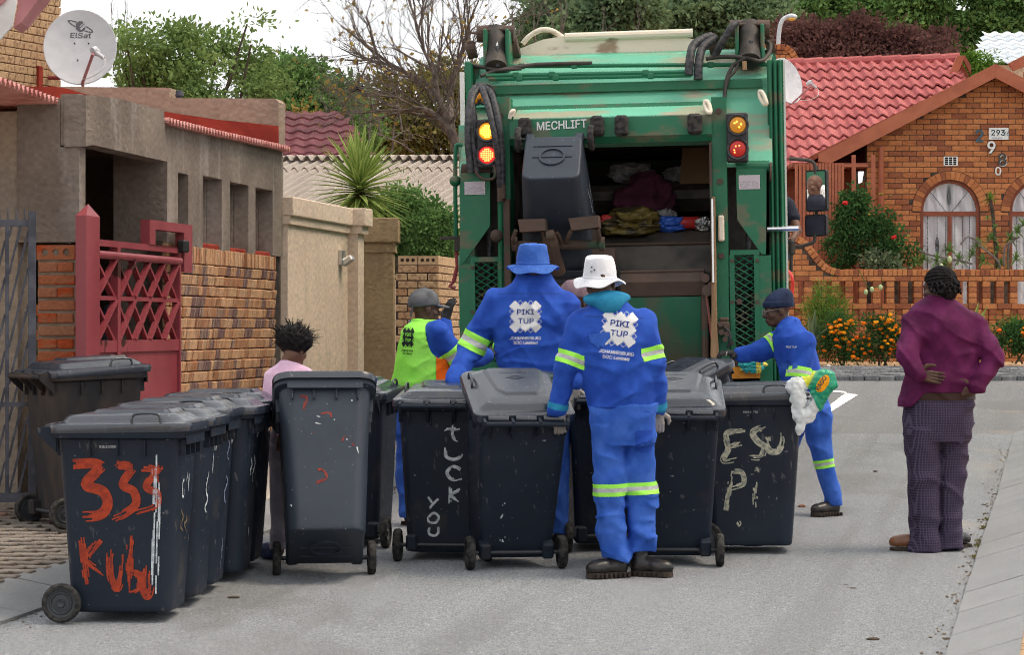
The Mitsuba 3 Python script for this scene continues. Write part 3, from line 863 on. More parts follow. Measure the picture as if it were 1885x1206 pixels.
# upper facade with the porch opening and the slit windows cut through
xo0, zo0 = W.at(152, 264)
xo1, zo1 = W.at(303, 288)
top = W.pts([(139, 172), (200, 183), (284, 207), (288, 217), (400, 245), (514, 269)])
bl = [W.at(296, 452), W.at(503, 471)]
slits = []
for x0, y0, x1, y1 in ((323, 313, 342, 404), (369, 322, 404, 462), (419, 333, 453, 470), (466, 343, 498, 475)):
    a, b = W.at(x0, (y0 + y1) / 2)[0], W.at(x1, (y0 + y1) / 2)[0]
    slits.append((a, b, W.at(x1, y1)[1] if x0 != 323 else W.at(x1, 402)[1], W.at(x1, y0 + 8)[1]))
outl = sg.Polygon([(-0.005, top[0][1])] + top[1:-1] + [(L, top[-1][1]), (L, bl[1][1]), (xo1, bl[0][1]), (xo1, zo1), (xo0, zo0), (0.0, zo0 - 0.02)])
for a, b, c, d in slits:
    outl = outl.difference(sg.box(a, c - (0.3 if c > 0 and a > 2.0 else 0), b, d))
part(hs, 'wall', W.slab(outl, -0.02, 0.11), 'grey_plaster')
# projecting lintel beam over the porch
bx = W.at(289, 250)[0]
beam = sg.Polygon([(-0.02, top[0][1] - 0.01), W.at(200, 181), W.at(284, 204), (bx, W.at(288, 285)[1] - 0.02), (bx, zo1 - 0.05), (xo0, zo0 - 0.01), (-0.02, zo0 - 0.03)])
part(hs, 'beam', W.slab(beam, -0.075, 0.08), 'grey_plaster')
# inner wall and panes behind the slits
part(hs, 'inner_wall', W.slab([(xo1 + 0.02, bl[0][1] - 0.4), (L - .02, bl[1][1] - 0.4), (L - .02, top[-1][1] - 0.12), (xo1 + 0.02, top[2][1] - 0.3)], 0.16, 0.30), 'grey_plaster')
for i, (a, b, c, d) in enumerate(slits):
    if i == 0: continue
    f = part(hs, 'window', cat(W.slab(sg.box(a, c + 0.0, b, d).difference(sg.box(a + 0.012, c + 0.06, b - 0.012, d - 0.02)), 0.112, 0.15), W.put(box((a + b) / 2 - 0.012, (a + b) / 2 + 0.012, 0.11, 0.14, c, d))), 'grey_plaster')
    part(f, 'pane', W.slab([(a + .02, c + .02), (b - .02, c + .02), (b - .02, d - .02), (a + .02, d - .02)], 0.125, 0.128), 'pane_glass')
    part(f, 'curtain', W.slab([(a + .02, c + .02), (b - .02, c + .02), (b - .02, d - .02), (a + .02, d - .02)], 0.150, 0.153), 'white_paint')
    part(f, 'sill', W.put(cbox((a + b) / 2, 0.06, c + 0.02, b - a - 0.01, 0.12, 0.06, 0.01)), 'red_flashing')
# porch: far inner wall facing the road, dark room beyond
part(hs, 'porch_wall', W.put(box(xo1, xo1 + 0.14, 0.08, 0.40, base_z(xo1) - 0.1, top[2][1] - 0.25)), 'grey_plaster')
part(hs, 'room', cat(W.put(box(xo0 - 0.02, xo1 + 2.2, 3.0, 3.1, -0.2, zo0 + .2)), W.put(box(xo1 + 2.1, xo1 + 2.2, 0.40, 3.0, -0.2, zo0 + .2)), W.put(box(xo0, xo1 + 2.2, 0.09, 3.1, zo0 + 0.16, zo0 + 0.22)),
                     W.put(box(xo0, xo1 + 2.2, 0.0, 3.1, -0.2, base_z(1) + 0.03))), 'old_plaster')
# front wall facing the camera, and the brick pier below it
zt = top[0][1]
fl = 0.245
part(hs, 'front_wall', cat(W.put(box(0.0, 0.20, 0.115, 0.42, W.at(100, 447)[1] + 0.02, zt - 0.03)), W.put(box(0.0, xo0, -0.02, 0.12, W.at(100, 447)[1] + 0.02, zo0 - 0.03))), 'grey_plaster')
part(hs, 'front_wall', W.put(box(0.01, 0.22, 0.42, 3.2, -0.1, zt - 0.11)), 'old_plaster', label='stained tan plaster front with a long crack')
part(hs, 'crack', W.put(tube([(0.008, .585, zt - .15), (0.008, .575, zt - .5), (0.008, .60, zt - .8), (0.008, .57, zt - 1.0), (0.008, 0.58, zt - 1.5)], 0.0035, 4)), 'hole_dark')
zp = W.at(100, 447)[1]
part(hs, 'pier_core', W.put(box(0.012, 0.125, -0.008, 0.275, -0.2, zp)), 'mortar')
z, i = zp, 0
while z > 0.02:
    h = 0.098 if i == 0 else 0.074
    zc = z - h / 2 - 0.002
    jobs = [(0.148, 0.272)] if i % 2 == 0 else [(0.085, 0.125), (0.212, 0.145)]
    if i == 0:
        g = sg.Polygon([(0, 0), (0.27, 0), (0.27, h), (0, h)])
        for q in (0.06, 0.135, 0.21): g = g.difference(sg.Point(q, h * 0.5).buffer(0.024))
        m = poly(g, 0.12)
        m.vertices = np.column_stack([0.0 + m.vertices[:, 2], m.vertices[:, 0] + 0.012, m.vertices[:, 1] + z - h])
        part(hs, 'brick', W.put(m), 'pillar_brick', uv=np.tile((0.2, 1.0), (len(m.vertices), 1)), label='perforated brick with three holes')
        part(hs, 'pier_back', W.put(box(0.05, 0.11, 0.02, 0.275, z - h, z)), 'hole_dark')
    else:
        for yc, w_ in jobs:
            b = cbox(0.06 + rng.normal(0, 0.002), yc - 0.006, zc, 0.125, w_ - 0.012, h - 0.008, 0.006)
            part(hs, 'brick', W.put(b), 'pillar_brick', uv=np.tile((rng.random(), float(rng.random() > 0.4)), (len(b.vertices), 1)))
    b = cbox(0.0645, -0.003, zc, 0.118, 0.03, h - 0.008, 0.006)
    part(hs, 'brick', W.put(b), 'pillar_brick', uv=np.tile((rng.random(), float(rng.random() > 0.4)), (len(b.vertices), 1)))
    z -= h + 0.012
    i += 1

# clinker brick wall below the slits: header faces, each course tipped out at its foot
x0, x1 = W.at(300, 560)[0], W.at(503, 560)[0]
ztop0, ztop1 = bl[0][1] + 0.02, bl[1][1] - 0.01
part(hs, 'brick_backing', W.slab([(x0, -0.15), (x1, -0.15), (x1, ztop1 + 0.03), (x0, ztop0 + 0.02)], 0.005, 0.12), 'dark_mortar')
lowb, lowuv = [], []
zt_ = min(ztop0, ztop1)
# soldier course of thin slips on edge
x = x0 + 0.002
while x < x1 - 0.03:
    w_ = rng.uniform(0.034, 0.05)
    tp = ztop0 + (ztop1 - ztop0) * (x - x0) / (x1 - x0)
    h = tp - (zt_ - 0.115)
    b = cbox(x + w_ / 2, 0.0 + rng.normal(0, 0.004), tp - h / 2, w_ - 0.006, 0.05, h, 0.004)
    part(hs, 'brick', W.put(b), 'clinker', uv=np.tile((rng.random(), rng.random() * .8), (len(b.vertices), 1)))
    x += w_
z = zt_ - 0.118
row_i = 0
while z > -0.02:
    x = x0 + rng.uniform(-0.02, 0.0)
    while x < x1 - 0.02:
        w_ = rng.choice([0.105, 0.115, 0.125, 0.07, 0.22], p=[.3, .35, .15, .12, .08])
        e = min(x + w_, x1)
        if e - x > 0.03:
            b = cbox((max(x, x0) + e) / 2, 0, 0, e - max(x, x0) - 0.005, 0.05, 0.074, 0.005)
            b = xf(b, rx(0.14 + rng.normal(0, 0.025)), (0, rng.normal(0, 0.003) + 0.002, z - 0.0405 + rng.normal(0, 0.001)))
            t = (rng.random(), rng.random())
            if row_i < 12: part(hs, 'brick', W.put(b), 'clinker', uv=np.tile(t, (len(b.vertices), 1)))
            else:
                lowb.append(W.put(b)); lowuv.append(np.tile(t, (len(b.vertices), 1)))
        x += w_
    z -= 0.0835
    row_i += 1
part(hs, 'low_bricks', cat(lowb), 'clinker', stuff=True, uv=np.vstack(lowuv))
part(hs, 'plinth', W.put(box(x0 + 0.9, x1 + 0.03, -0.10, 0.02, 0.0, base_z(4) + 0.19)), 'tan_plaster')
# end face of the house, then the stepped parapet with its red waterproofing
part(hs, 'end_wall', W.put(box(L - 0.002, L + 0.10, 0.0, 2.0, -0.1, top[-1][1] - 0.02)), 'grey_plaster')
E = Wall((W.o + W.R @ [L + 0.03, 0.0, 0])[:2] + np.array(W.R @ [0, 6.0, 0])[:2], (W.o + W.R @ [L + 0.03, 0, 0])[:2])
pp = [(512, 262), (512, 186), (505, 180), (312, 180), (310, 160), (104, 160), (60, 165), (60, 185), (300, 232)]
part(hs, 'parapet', E.slab(E.pts([(512, 268), (513, 188), (506, 181), (313, 180), (311, 161), (110, 159), (20, 162), (20, 215)]), 0.0, 0.22), 'parapet_plaster')
part(hs, 'waterproofing', E.slab(E.pts([(514, 285), (513, 232), (460, 226), (400, 220), (340, 211), (290, 203), (230, 189), (180, 180), (125, 163), (100, 159), (20, 160), (20, 215)]), -0.02, 0.0), 'red_flashing')
# corrugated roof sheets rising into the house
_e = [W.at(*q, -0.10) for q in ((285, 213), (400, 242), (516, 268))]
def eave(x): return np.interp(x, [-2.0, 0, W.at(200, 181)[0], _e[0][0], _e[1][0], _e[2][0]], [W.at(139, 172)[1] + 0.03, W.at(139, 172)[1] - 0.05, W.at(200, 188)[1] - 0.05, _e[0][1] - .012, _e[1][1] - .012, _e[2][1] - .012])
sheets = []
for xa, xb, ya in ((W.at(287, 212)[0], L + 0.03, -0.10), (-1.7, W.at(286, 212)[0], 0.13)):
    xs = np.arange(xa, xb, 0.009)
    cor = 0.017 * np.sin(xs / 0.076 * 2 * np.pi)
    ev = eave(xs)
    rows = [np.column_stack([xs, np.full(len(xs), y_), ev + cor + up + 0.012]) for y_, up in ((ya, 0.0), (1.2, 0.005), (2.4, 0.01))]
    R_ = np.array(rows)
    sheet = grid_mesh(R_[..., 0], R_[..., 1], R_[..., 2])
    under = sheet.copy(); under.vertices[:, 2] -= 0.014; under.invert()
    edge = loft(np.stack([np.vstack([rows[0], rows[0][::-1] - [0, 0, 0.02]]), np.vstack([rows[0] + [0, 0.004, 0], rows[0][::-1] + [0, 0.004, -0.02]])]), False, False)
    part(hs, 'roof', W.put(cat(sheet, under, edge)), 'pink_roof_paint')

# ------ raised brick gable behind, with its barge boards
gx = thing('brick_gable', 'speckled brown brick upper wall behind the satellite dish at top left', 'wall')
G = Wall((P(-120, 0, 24.4)[0], 24.4), (P(110, 0, 26.3)[0], 26.3))
gb_x = G.at(110, 60)[0]
part(gx, 'core', G.put(box(-3.0, gb_x, 0.012, 0.5, 2.2, 6.5)), 'dark_mortar')
z0 = G.at(60, 150)[1]
cnt = 0
for r in range(15):
    z = z0 - 0.15 + r * 0.0865
    x = gb_x
    off = rng.uniform(0, 0.05)
    while x > 0.2:
        w_ = rng.choice([0.11, 0.16, 0.22], p=[0.5, 0.25, 0.25])
        a = max(x - w_, 0.15)
        b = cbox((a + x) / 2, 0, 0, x - a - 0.008, 0.06, 0.076, 0.005)
        b = xf(b, rx(0.1), (0, 0.01, z))
        part(gx, 'brick', G.put(b), 'pale_brick', uv=np.tile((rng.random() * 0.6, 1.0), (len(b.vertices), 1)))
        x -= w_
part(gx, 'flashing', G.put(cat(box(0.2, gb_x + 0.05, -0.03, 0.03, z0 - 0.5, z0 - 0.06), box(gb_x - 0.44, gb_x - 0.37, -0.05, 0.0, z0 - 0.1, z0 + 0.17))), 'red_flashing')
bd = thing('barge_board', 'white barge board with pink soffit in the top left corner', 'roof board')
Bp = Wall((P(-150, 0, 24.0)[0], 24.0), (P(120, 0, 24.05)[0], 24.05))
part(bd, 'board', Bp.slab(Bp.pts([(-30, -60), (32, -10), (32, 3), (24, 48), (-30, 108)]), -0.05, 0.0), 'white_paint')
part(bd, 'soffit', Bp.slab(Bp.pts([(26, -14), (80, -14), (58, 14), (38, 40), (24, 50), (33, 4)]), 0.02, 0.5), 'pink_paint')
part(bd, 'trim', Bp.slab(Bp.pts([(-20, -20), (13, -20), (13, 2), (-6, 18), (-20, 26)]), -0.09, -0.052), 'pink_paint')


# ------ satellite dishes
def dish(label, c, rad, tilt, yaw, lnb=True, logo=False):
    k = thing('satellite_dish', label, 'satellite dish')
    dep = rad * 0.16
    prof = [(0.0001, 0.0)] + [(rad * t, dep * t * t) for t in np.linspace(0.1, 1, 10)]
    prof += [(rad * 1.012, dep - 0.004), (rad * 1.012, dep - 0.02), (rad * 0.97, dep - 0.018), (rad * 0.5, dep * .25 - 0.012), (0.0001, -0.014)]
    m = lathe(prof, 48)
    m.vertices[:, 1] *= 1.08
    Rd = rz(yaw) @ rx(math.pi / 2 - tilt)      # concave face along local +z -> towards the camera
    part(k, 'reflector', xf(m, Rd, c), 'dish_white', smooth=30)
    f = lambda x, y: (x, y, dep * (x * x + (y / 1.08)**2) / rad**2 + 0.004)
    def flat(mesh, uvx=0):
        return xf(tm([(*f(q[0], q[1])[:2], f(q[0], q[1])[2] + q[2]) for q in mesh.vertices], mesh.faces), Rd, c)
    if logo:
        t = meshkit.text_mesh('ElSat', 0.052, 0.001, True)
        t.vertices[:, 0] = t.vertices[:, 0] * 1.3 + t.vertices[:, 1] * 0.1 - 0.115
        t.vertices[:, 1] += 0.115
        part(k, 'lettering', flat(t), 'dish_print')
        el = sg.Point(0, 0).buffer(1, 32)
        ringp = sa.rotate(sa.scale(el, 0.145, 0.032).difference(sa.scale(el, 0.125, 0.019)), -24)
        ball = sa.scale(el, 0.052, 0.056)
        cut = sa.rotate(sg.box(-0.012, -0.012, 0.07, 0.010), 42)
        cut2 = sa.rotate(sg.box(-0.02, 0.022, 0.07, 0.034), 42)
        lo = so.unary_union([ringp.difference(sa.scale(el, 0.058, 0.062)), ball.difference(cut).difference(cut2)])
        part(k, 'logo', flat(poly(sa.translate(lo, 0, 0.235), 0.001)), 'dish_print')
        for q in ((-0.06, 0.055), (0.085, 0.055), (-0.025, -0.13), (0.12, -0.13)):
            part(k, 'bolt', flat(poly(sg.Point(*q).buffer(0.008), 0.003)), 'hole_dark')
    if lnb:
        a, b = np.array([0.03, -rad * 1.07, dep]), np.array([0.16, -rad * 0.52, 0.42])
        arm = part(k, 'arm', xf(tube([a + [0, 0, -.08], a, b], 0.017, 8), Rd, c), 'pink_paint')
        part(k, 'feed_horn', xf(cat(tube([b + [-.01, 0.04, 0], b + [0.01, 0.055, -0.03], b + [0.03, 0.05, -0.10]], [0.028, 0.042, 0.042], 14), tube([b + [0.02, 0.03, -.03], b + [0.11, -0.035, -.02]], 0.022, 10)), Rd, c), 'dish_white', smooth=40)
        part(k, 'cable', xf(tube(smooth_path([b + [0.1, -0.03, 0], b + [0.13, -0.1, 0], b + [0.06, -0.2, 0], b + [-0.05, -0.23, -0.1], b + [-0.12, -0.2, -.2], b + [-0.12, -.13, -.25], b + [-0.07, -.17, -.25]], 6), 0.004, 6), Rd, c), 'white_paint')
    return k, Rd


mat('dish_white', speck((0.60, 0.61, 0.65), (0.55, 0.56, 0.60), 9), 0.6, 0.3)
mat('dish_print', (0.13, 0.13, 0.15), 0.6, 0.3)
cd = P(148, 89, 25.6)
dk, Rd = dish('large white satellite dish with dark planet logo above the plastered house', cd, 0.375, math.radians(12), math.radians(6), True, True)
part(dk, 'bracket', tube([cd + [0, 0.06, -0.1], P(110, 143, 26.0), P(62, 143, 26.2)], 0.022, 8), 'maroon_paint')

# ------ maroon gate
gt = thing('maroon_gate', 'maroon steel gate with diamond lattice between the brick pier and the clinker wall', 'gate')
gy = -0.11
def gbar(parent, nm, q0, q1, w_, d_=0.04, y=gy, lab=None):
    a, b = np.array(W.at(*q0, y)), np.array(W.at(*q1, y))
    t = (b - a) / np.linalg.norm(b - a); nn = np.array([-t[1], t[0]]) * w_ / 2
    return part(parent, nm, W.slab([a + nn, b + nn, b - nn, a - nn], y - d_ / 2, y + d_ / 2), 'maroon_paint', label=lab)
p0 = W.at(147, 395, gy)[0]; p1 = W.at(172, 395, gy)[0]
ztip, zsh = W.at(160, 375, gy)[1], W.at(160, 398, gy)[1]
pm = (p0 + p1) / 2
part(gt, 'post', W.put(cat(box(p0, p1, gy - 0.045, gy + 0.03, 0.1, zsh), trimesh.convex.convex_hull(np.array([(p0, gy - .045, zsh), (p1, gy - .045, zsh), (p0, gy + .03, zsh), (p1, gy + .03, zsh), (pm, gy - .01, ztip)])))), 'maroon_paint', label='pointed gate post')
xs0, xs1 = W.at(172, 550, gy)[0], W.at(326, 550, gy)[0]
xm = W.at(212, 550, gy)[0]
zA = W.at(172, 448, gy)[1]
def zat(py): return W.at(200, py, gy)[1]
zb = {k: W.at(172, v, gy)[1] for k, v in dict(top=440, top2=452, bar=468, lat0=474, mid=548, lat1=627, rail=640, low=760).items()}
part(gt, 'rail', W.put(box(xs0, xs1, gy - 0.025, gy + 0.025, zb['top2'], zb['top'])), 'maroon_paint')
part(gt, 'bar', W.put(cyl((xs0, gy - 0.02, zb['bar']), (xs1, gy - 0.02, zb['bar']), 0.028, 14)), 'maroon_paint', smooth=40) if False else part(gt, 'bar', W.put(cyl((xs0, gy - 0.02, zb['bar']), (xs1, gy - 0.02, zb['bar']), 0.028, 14)), 'maroon_paint')
part(gt, 'rail', W.put(box(xs0, xs1, gy - 0.02, gy + 0.02, zb['mid'] - 0.015, zb['mid'] + 0.015)), 'maroon_paint')
part(gt, 'rail', W.put(box(xs0, xs1, gy - 0.025, gy + 0.025, zb['rail'] - 0.035, zb['lat1'])), 'maroon_paint')
part(gt, 'panel', W.put(box(xs0, xs1, gy - 0.008, gy + 0.008, 0.12, zb['rail'] - 0.03)), 'maroon_paint')
for x in (xs0 + 0.012, xm, xs1 - 0.012):
    part(gt, 'stile', W.put(box(x - 0.03 * (1.0 if x == xm else 0.5), x + 0.03 * (1.0 if x == xm else .5), gy - 0.03, gy + 0.03, 0.12, zb['top2'])), 'maroon_paint')
def lattice(xa, xb, nx):
    for z0_, z1_ in ((zb['mid'] + 0.015, zb['bar'] - 0.02), (zb['lat1'], zb['mid'] - 0.015)):
        for i in range(nx):
            a, b = xa + (xb - xa) * i / nx, xa + (xb - xa) * (i + 1) / nx
            zm = (z0_ + z1_) / 2
            for q0, q1 in (((a, z1_), (b, z0_)), ((a, z0_), (b, z1_))):
                q0, q1 = np.array(q0), np.array(q1)
                t = (q1 - q0) / np.linalg.norm(q1 - q0); nn = np.array([-t[1], t[0]]) * 0.011
                yb = gy + (0.012 if q0[1] > q1[1] else -0.012)
                part(gt, 'lattice_bar', W.slab([q0 + nn, q1 + nn, q1 - nn, q0 - nn], yb - 0.02, yb + 0.02), 'maroon_paint')
lattice(xs0 + 0.03, xm - 0.03, 1)
lattice(xm + 0.03, xs1 - 0.03, 4)
sq = [W.at(*q, gy) for q in ((267, 404), (345, 404), (345, 500), (322, 500), (322, 470), (267, 452))]
xa, xb = W.at(267, 430, gy)[0], W.at(346, 430, gy)[0]
z1_, z0_ = W.at(267, 404, gy)[1], W.at(326, 500, gy)[1]
sqp = sg.box(xa, z0_, xb, z1_).difference(sg.box(xa + 0.13, W.at(290, 452, gy)[1], xb - 0.2, z1_ - 0.065)).difference(sg.box(xa - 1, z0_ - 1, xb - 0.2, zb['top']))
part(gt, 'lock_frame', W.slab(sqp, gy - 0.035, gy + 0.035), 'maroon_paint')
part(gt, 'lock', W.put(cbox(xb - 0.24, gy - 0.04, zb['top'] + 0.01, 0.12, 0.06, 0.09, 0.01)), 'black_rubber')
# pale blue barrel in the dark yard behind the gate
mat('blue_plastic', (0.20, 0.26, 0.42), 0.5, 0.4)
bb = W.o + W.R @ [W.at(228, 580, 0.5)[0], 0.5, 0]
whole('barrel', xf(lathe([(0.001, 0), (0.17, 0), (0.18, 0.1), (0.185, 0.15), (0.18, 0.45), (0.186, 0.5), (0.18, 0.55), (0.17, 0.8), (0.15, 0.87), (0.10, 0.92), (0.001, 0.935)], 28), None, (bb[0], bb[1], W.at(228, 552, 0.5)[1] - 0.93)), 'blue_plastic', 'pale blue rounded barrel seen through the maroon gate lattice', 'barrel', smooth=40)

# ------ dark palisade sliding gate at the left edge
pf = thing('steel_fence', 'dark steel fence with slanted slats and spikes at the left edge', 'fence')
Fp = Wall((P(-60, 0, 15.9)[0], 15.9), (P(66, 0, 16.0)[0], 16.0))
px0, px1 = Fp.at(-55, 500)[0], Fp.at(52, 500)[0]
pe = Fp.at(66, 500)[0]
zt2, zb2 = Fp.at(0, 404)[1], Fp.at(0, 925)[1]
part(pf, 'post', Fp.put(box(px1, pe, -0.03, 0.03, zb2 - 0.1, Fp.at(60, 389)[1])), 'navy_steel')
part(pf, 'rail', Fp.put(box(px0, px1, -0.02, 0.02, zt2 - 0.045, zt2)), 'navy_steel')
part(pf, 'rail', Fp.put(box(px0, px1, -0.02, 0.02, zb2, zb2 + 0.06)), 'navy_steel')
xm2 = Fp.at(13, 500)[0]
for x in (xm2,):
    part(pf, 'stile', Fp.put(box(x - 0.012, x + 0.012, -0.025, 0.025, zb2 + 0.06, zt2 - 0.045)), 'navy_steel')
part(pf, 'rail', Fp.put(box(px0, px1, -0.022, 0.022, (zt2 + zb2) / 2 - 0.3, (zt2 + zb2) / 2 - 0.27)), 'navy_steel')
for i in range(7):
    x = px0 + 0.03 + i * 0.053
    part(pf, 'spike', Fp.put(tube([(x, 0, zt2), (x, 0, zt2 + 0.04), (x, 0, zt2 + 0.085)], [0.006, 0.006, 0.0008], 5)), 'navy_steel')
for half, (a, b) in enumerate(((px0, xm2 - 0.012), (xm2 + 0.012, px1))):
    for k_ in range(-5, 12):
        z0_ = zb2 + 0.05 + k_ * 0.24
        q0, q1 = np.array([a, z0_]), np.array([b, z0_ + (b - a) * 4.2])
        cl = sg.LineString([q0, q1]).intersection(sg.box(a, zb2 + 0.06, b, zt2 - 0.045))
        if cl.is_empty or cl.length < 0.05: continue
        c = np.array(cl.coords)
        t = (c[1] - c[0]) / np.linalg.norm(c[1] - c[0]); nn = np.array([-t[1], t[0]]) * 0.0075
        part(pf, 'slat', Fp.slab([c[0] + nn, c[1] + nn, c[1] - nn, c[0] - nn], -0.012, 0.012), 'navy_steel')
# boundary wall of orange brick seen through the slats
ob = thing('boundary_wall', 'orange brick wall seen between the slats of the dark fence', 'wall')
Op = Wall((P(-90, 0, 16.75)[0], 16.75), (P(70, 0, 16.75)[0], 16.75))
ox0, ox1 = Op.at(-90, 500)[0], Op.at(69, 500)[0]
ozt = Op.at(0, 560)[1]
part(ob, 'core', Op.put(box(ox0, ox1, 0.012, 0.2, -0.1, ozt)), 'mortar')
for r in range(14):
    x = ox1 - (0.11 if r % 2 else 0.0)
    while x > ox0 + 0.2:
        b = cbox(x - 0.108, 0.02 + rng.normal(0, .002), ozt - 0.045 - r * 0.0855, 0.212, 0.05, 0.074, 0.005)
        part(ob, 'brick', Op.put(b), 'pillar_brick', uv=np.tile((rng.random(), float(rng.random() > .5)), (len(b.vertices), 1)))
        x -= 0.224

# ------ tan garden wall with its coping, end pier and lamp
tw = thing('garden_wall', 'smooth tan plastered garden wall with stepped coping beside the plastered house', 'wall')
Wt = Wall((-2.03 + 0.065, 21.42), (-2.03 + 0.065 + 0.18 * 3.2, 24.62))
x1 = Wt.at(641, 500)[0]
xe = Wt.at(670, 500, -0.1)[0]
zc0, zc1 = Wt.at(528, 362)[1], Wt.at(641, 376)[1]
zk0 = Wt.at(528, 397)[1]; zk1 = Wt.at(528, 412)[1]
part(tw, 'wall', Wt.put(box(0.0, x1, 0.0, 0.22, -0.1, zk1)), 'tan_plaster')
part(tw, 'coping', Wt.put(cat(box(-0.02, x1, -0.03, 0.25, zk1, zk0), box(-0.03, x1, -0.06, 0.28, zk0, zc0, 0.008))), 'tan_plaster')
zq0, zq1 = Wt.at(655, 411, -.1)[1], Wt.at(655, 427, -.1)[1]
part(tw, 'end_pier', Wt.put(cat(box(x1 - 0.01, xe, -0.10, 0.23, -0.1, zk1 + 0.001), box(x1 - 0.03, xe + 0.02, -0.14, 0.25, zk1 - 0.002, zk0), box(x1 - 0.05, xe + 0.04, -0.18, 0.27, zk0 - 0.001, zc0 + 0.004, 0.008))), 'tan_plaster')
lx, lz = Wt.at(626, 478)
part(tw, 'lamp', Wt.put(cat(cbox(lx, -0.02, lz + 0.02, 0.13, 0.04, 0.14, 0.006), xf(cbox(0, 0, 0, 0.11, 0.12, 0.06, 0.01), rx(-0.6), (lx + 0.02, -0.07, lz - 0.01)))), 'bright_metal')
tp = thing('garden_pier', 'tan plastered pier painted in shade, with stepped cap beyond the tan garden wall', 'pier')
d2 = 24.4
xa, xb = P(650, 0, d2)[0], P(724, 0, d2)[0]
zt0, zt1, zt2_ = P(0, 401, d2)[2], P(0, 446, d2)[2], P(0, 464, d2)[2]
part(tp, 'shaft', box(xa, xb, d2, d2 + 0.36, 0.3, zt2_), 'shaded_tan_plaster')
part(tp, 'cap', cat(box(xa, xb + 0.02, d2 - 0.02, d2 + 0.38, zt2_ - 0.002, zt1), box(xa, xb + 0.05, d2 - 0.06, d2 + 0.42, zt1 - .001, zt0, 0.008)), 'shaded_tan_plaster')

# ------ pale brick wall behind the man in the green vest
pb = thing('pale_brick_wall', 'pale speckled face brick wall behind the worker in the green vest', 'wall')
d3 = 27.0
xa, xb = P(728, 0, d3)[0], P(806, 0, d3)[0]
Wp = Wall((xa, d3), (xb, d3))
Wq = Wall((xb, d3), (xb + 0.16 * 2.2, d3 + 2.2))
zt3 = P(0, 471, d3)[2]
part(pb, 'core', cat(box(xa, xb - 0.012, d3 + 0.012, d3 + 0.2, 0.2, zt3 - 0.01), Wq.put(box(0.02, 2.2, 0.012, 0.2, 0.2, zt3 - 0.01))), 'dark_mortar')
for r in range(17):
    z = zt3 - 0.042 - r * 0.0855 - (0.02 if r else 0)
    h = 0.074 if r else 0.10
    if r == 0: z -= 0.008
    x = Wp.len - (0.0 if r % 2 else 0.115 if r else 0)
    first = True
    while x > 0.0:
        a = x - 0.222
        if first and r % 2 == 0 and r: pass
        b = cbox((max(a, 0) + x) / 2, 0.05, z, x - max(a, 0) - 0.010, 0.11, h, 0.006)
        if x - max(a, 0) > 0.03:
            if r == 0:
                g = sg.Polygon([(0, 0), (x - a - .01, 0), (x - a - .01, h), (0, h)])
                for q in (0.045, 0.105, 0.165): g = g.difference(sg.Point(q, h * .52).buffer(0.02))
                b = poly(g, 0.1)
                b.vertices = np.column_stack([a + .005 + b.vertices[:, 0], 0.10 - b.vertices[:, 2], z - h / 2 + b.vertices[:, 1]])
                part(pb, 'hole', Wp.put(box(a + .01, x - .01, 0.03, 0.09, z - h / 2 + .01, z + h / 2 - .01)), 'hole_dark')
            part(pb, 'brick', Wp.put(b), 'pale_brick', uv=np.tile((rng.random() if r else 0.1, 1.0 if r else 0.0), (len(b.vertices), 1)))
        x = a
        first = False
    if r % 2 == 0 and r:
        b = cbox(Wp.len - 0.056, 0.05, z, 0.105, 0.11, h, 0.006)
        part(pb, 'brick', Wp.put(b), 'pale_brick', uv=np.tile((rng.random(), 1.0), (len(b.vertices), 1)))
    x = 0.012
    while x < 1.6:
        w_ = 0.112 if (r % 2 and x < 0.02) else 0.222
        b = cbox(x + w_ / 2, 0.05, z, w_ - 0.010, 0.11, h, 0.006)
        part(pb, 'brick', Wq.put(b), 'pale_brick', uv=np.tile((rng.random() * .6 if r else 0.1, 1.0 if r else 0.0), (len(b.vertices), 1)))
        x += w_

# ------ house with the corrugated cement roof
ch = thing('corrugated_roof_house', 'house under a pale corrugated cement sheet roof behind the garden wall', 'house')
mat('cement_sheet', lambda p, n, uv: mix(mix((0.33, 0.285, 0.25), (0.42, 0.37, 0.33), fbm(p.x * 1.4, p.y * 1.4, p.z, 4)), (0.30, 0.26, 0.23), smoothstep(0.6, 0.8, fbm(p.x * 2, p.y * 0.8, 4, 4)) * 0.5), 0.9, 0.2)
vd = np.array([-0.33, -0.9, -0.29]); vd /= np.linalg.norm(vd)
r0, r1 = P(455, 297, 42.0), P(1010, 295, 43.1)
rd = (r1 - r0) / np.linalg.norm(r1 - r0)
Lr = np.linalg.norm(r1 - r0)
nrm = np.cross(rd, -vd); nrm /= np.linalg.norm(nrm)
if nrm[2] < 0: nrm = -nrm
pitch = 0.178
per = rd - vd * (rd @ vd)
def rsheet(u0, u1, v0, v1, lift):
    us = np.arange(u0, u1 + 1e-6, pitch / 8)
    rows = []
    for v in (v0, v1):
        rows.append(r0 + us[:, None] * rd + vd * v + nrm * (lift * (1 if v == v1 else 0) + 0.045 * np.sin(us * 2 * np.pi / pitch))[:, None])
    rows.append(rows[1] - nrm * 0.012)
    R_ = np.array(rows)
    m = grid_mesh(R_[..., 0], R_[..., 1], R_[..., 2])
    return m
rf = part(ch, 'roof', tube([r0 + nrm * 0.05, r1 + nrm * 0.05], 0.05, 8), 'cement_sheet')
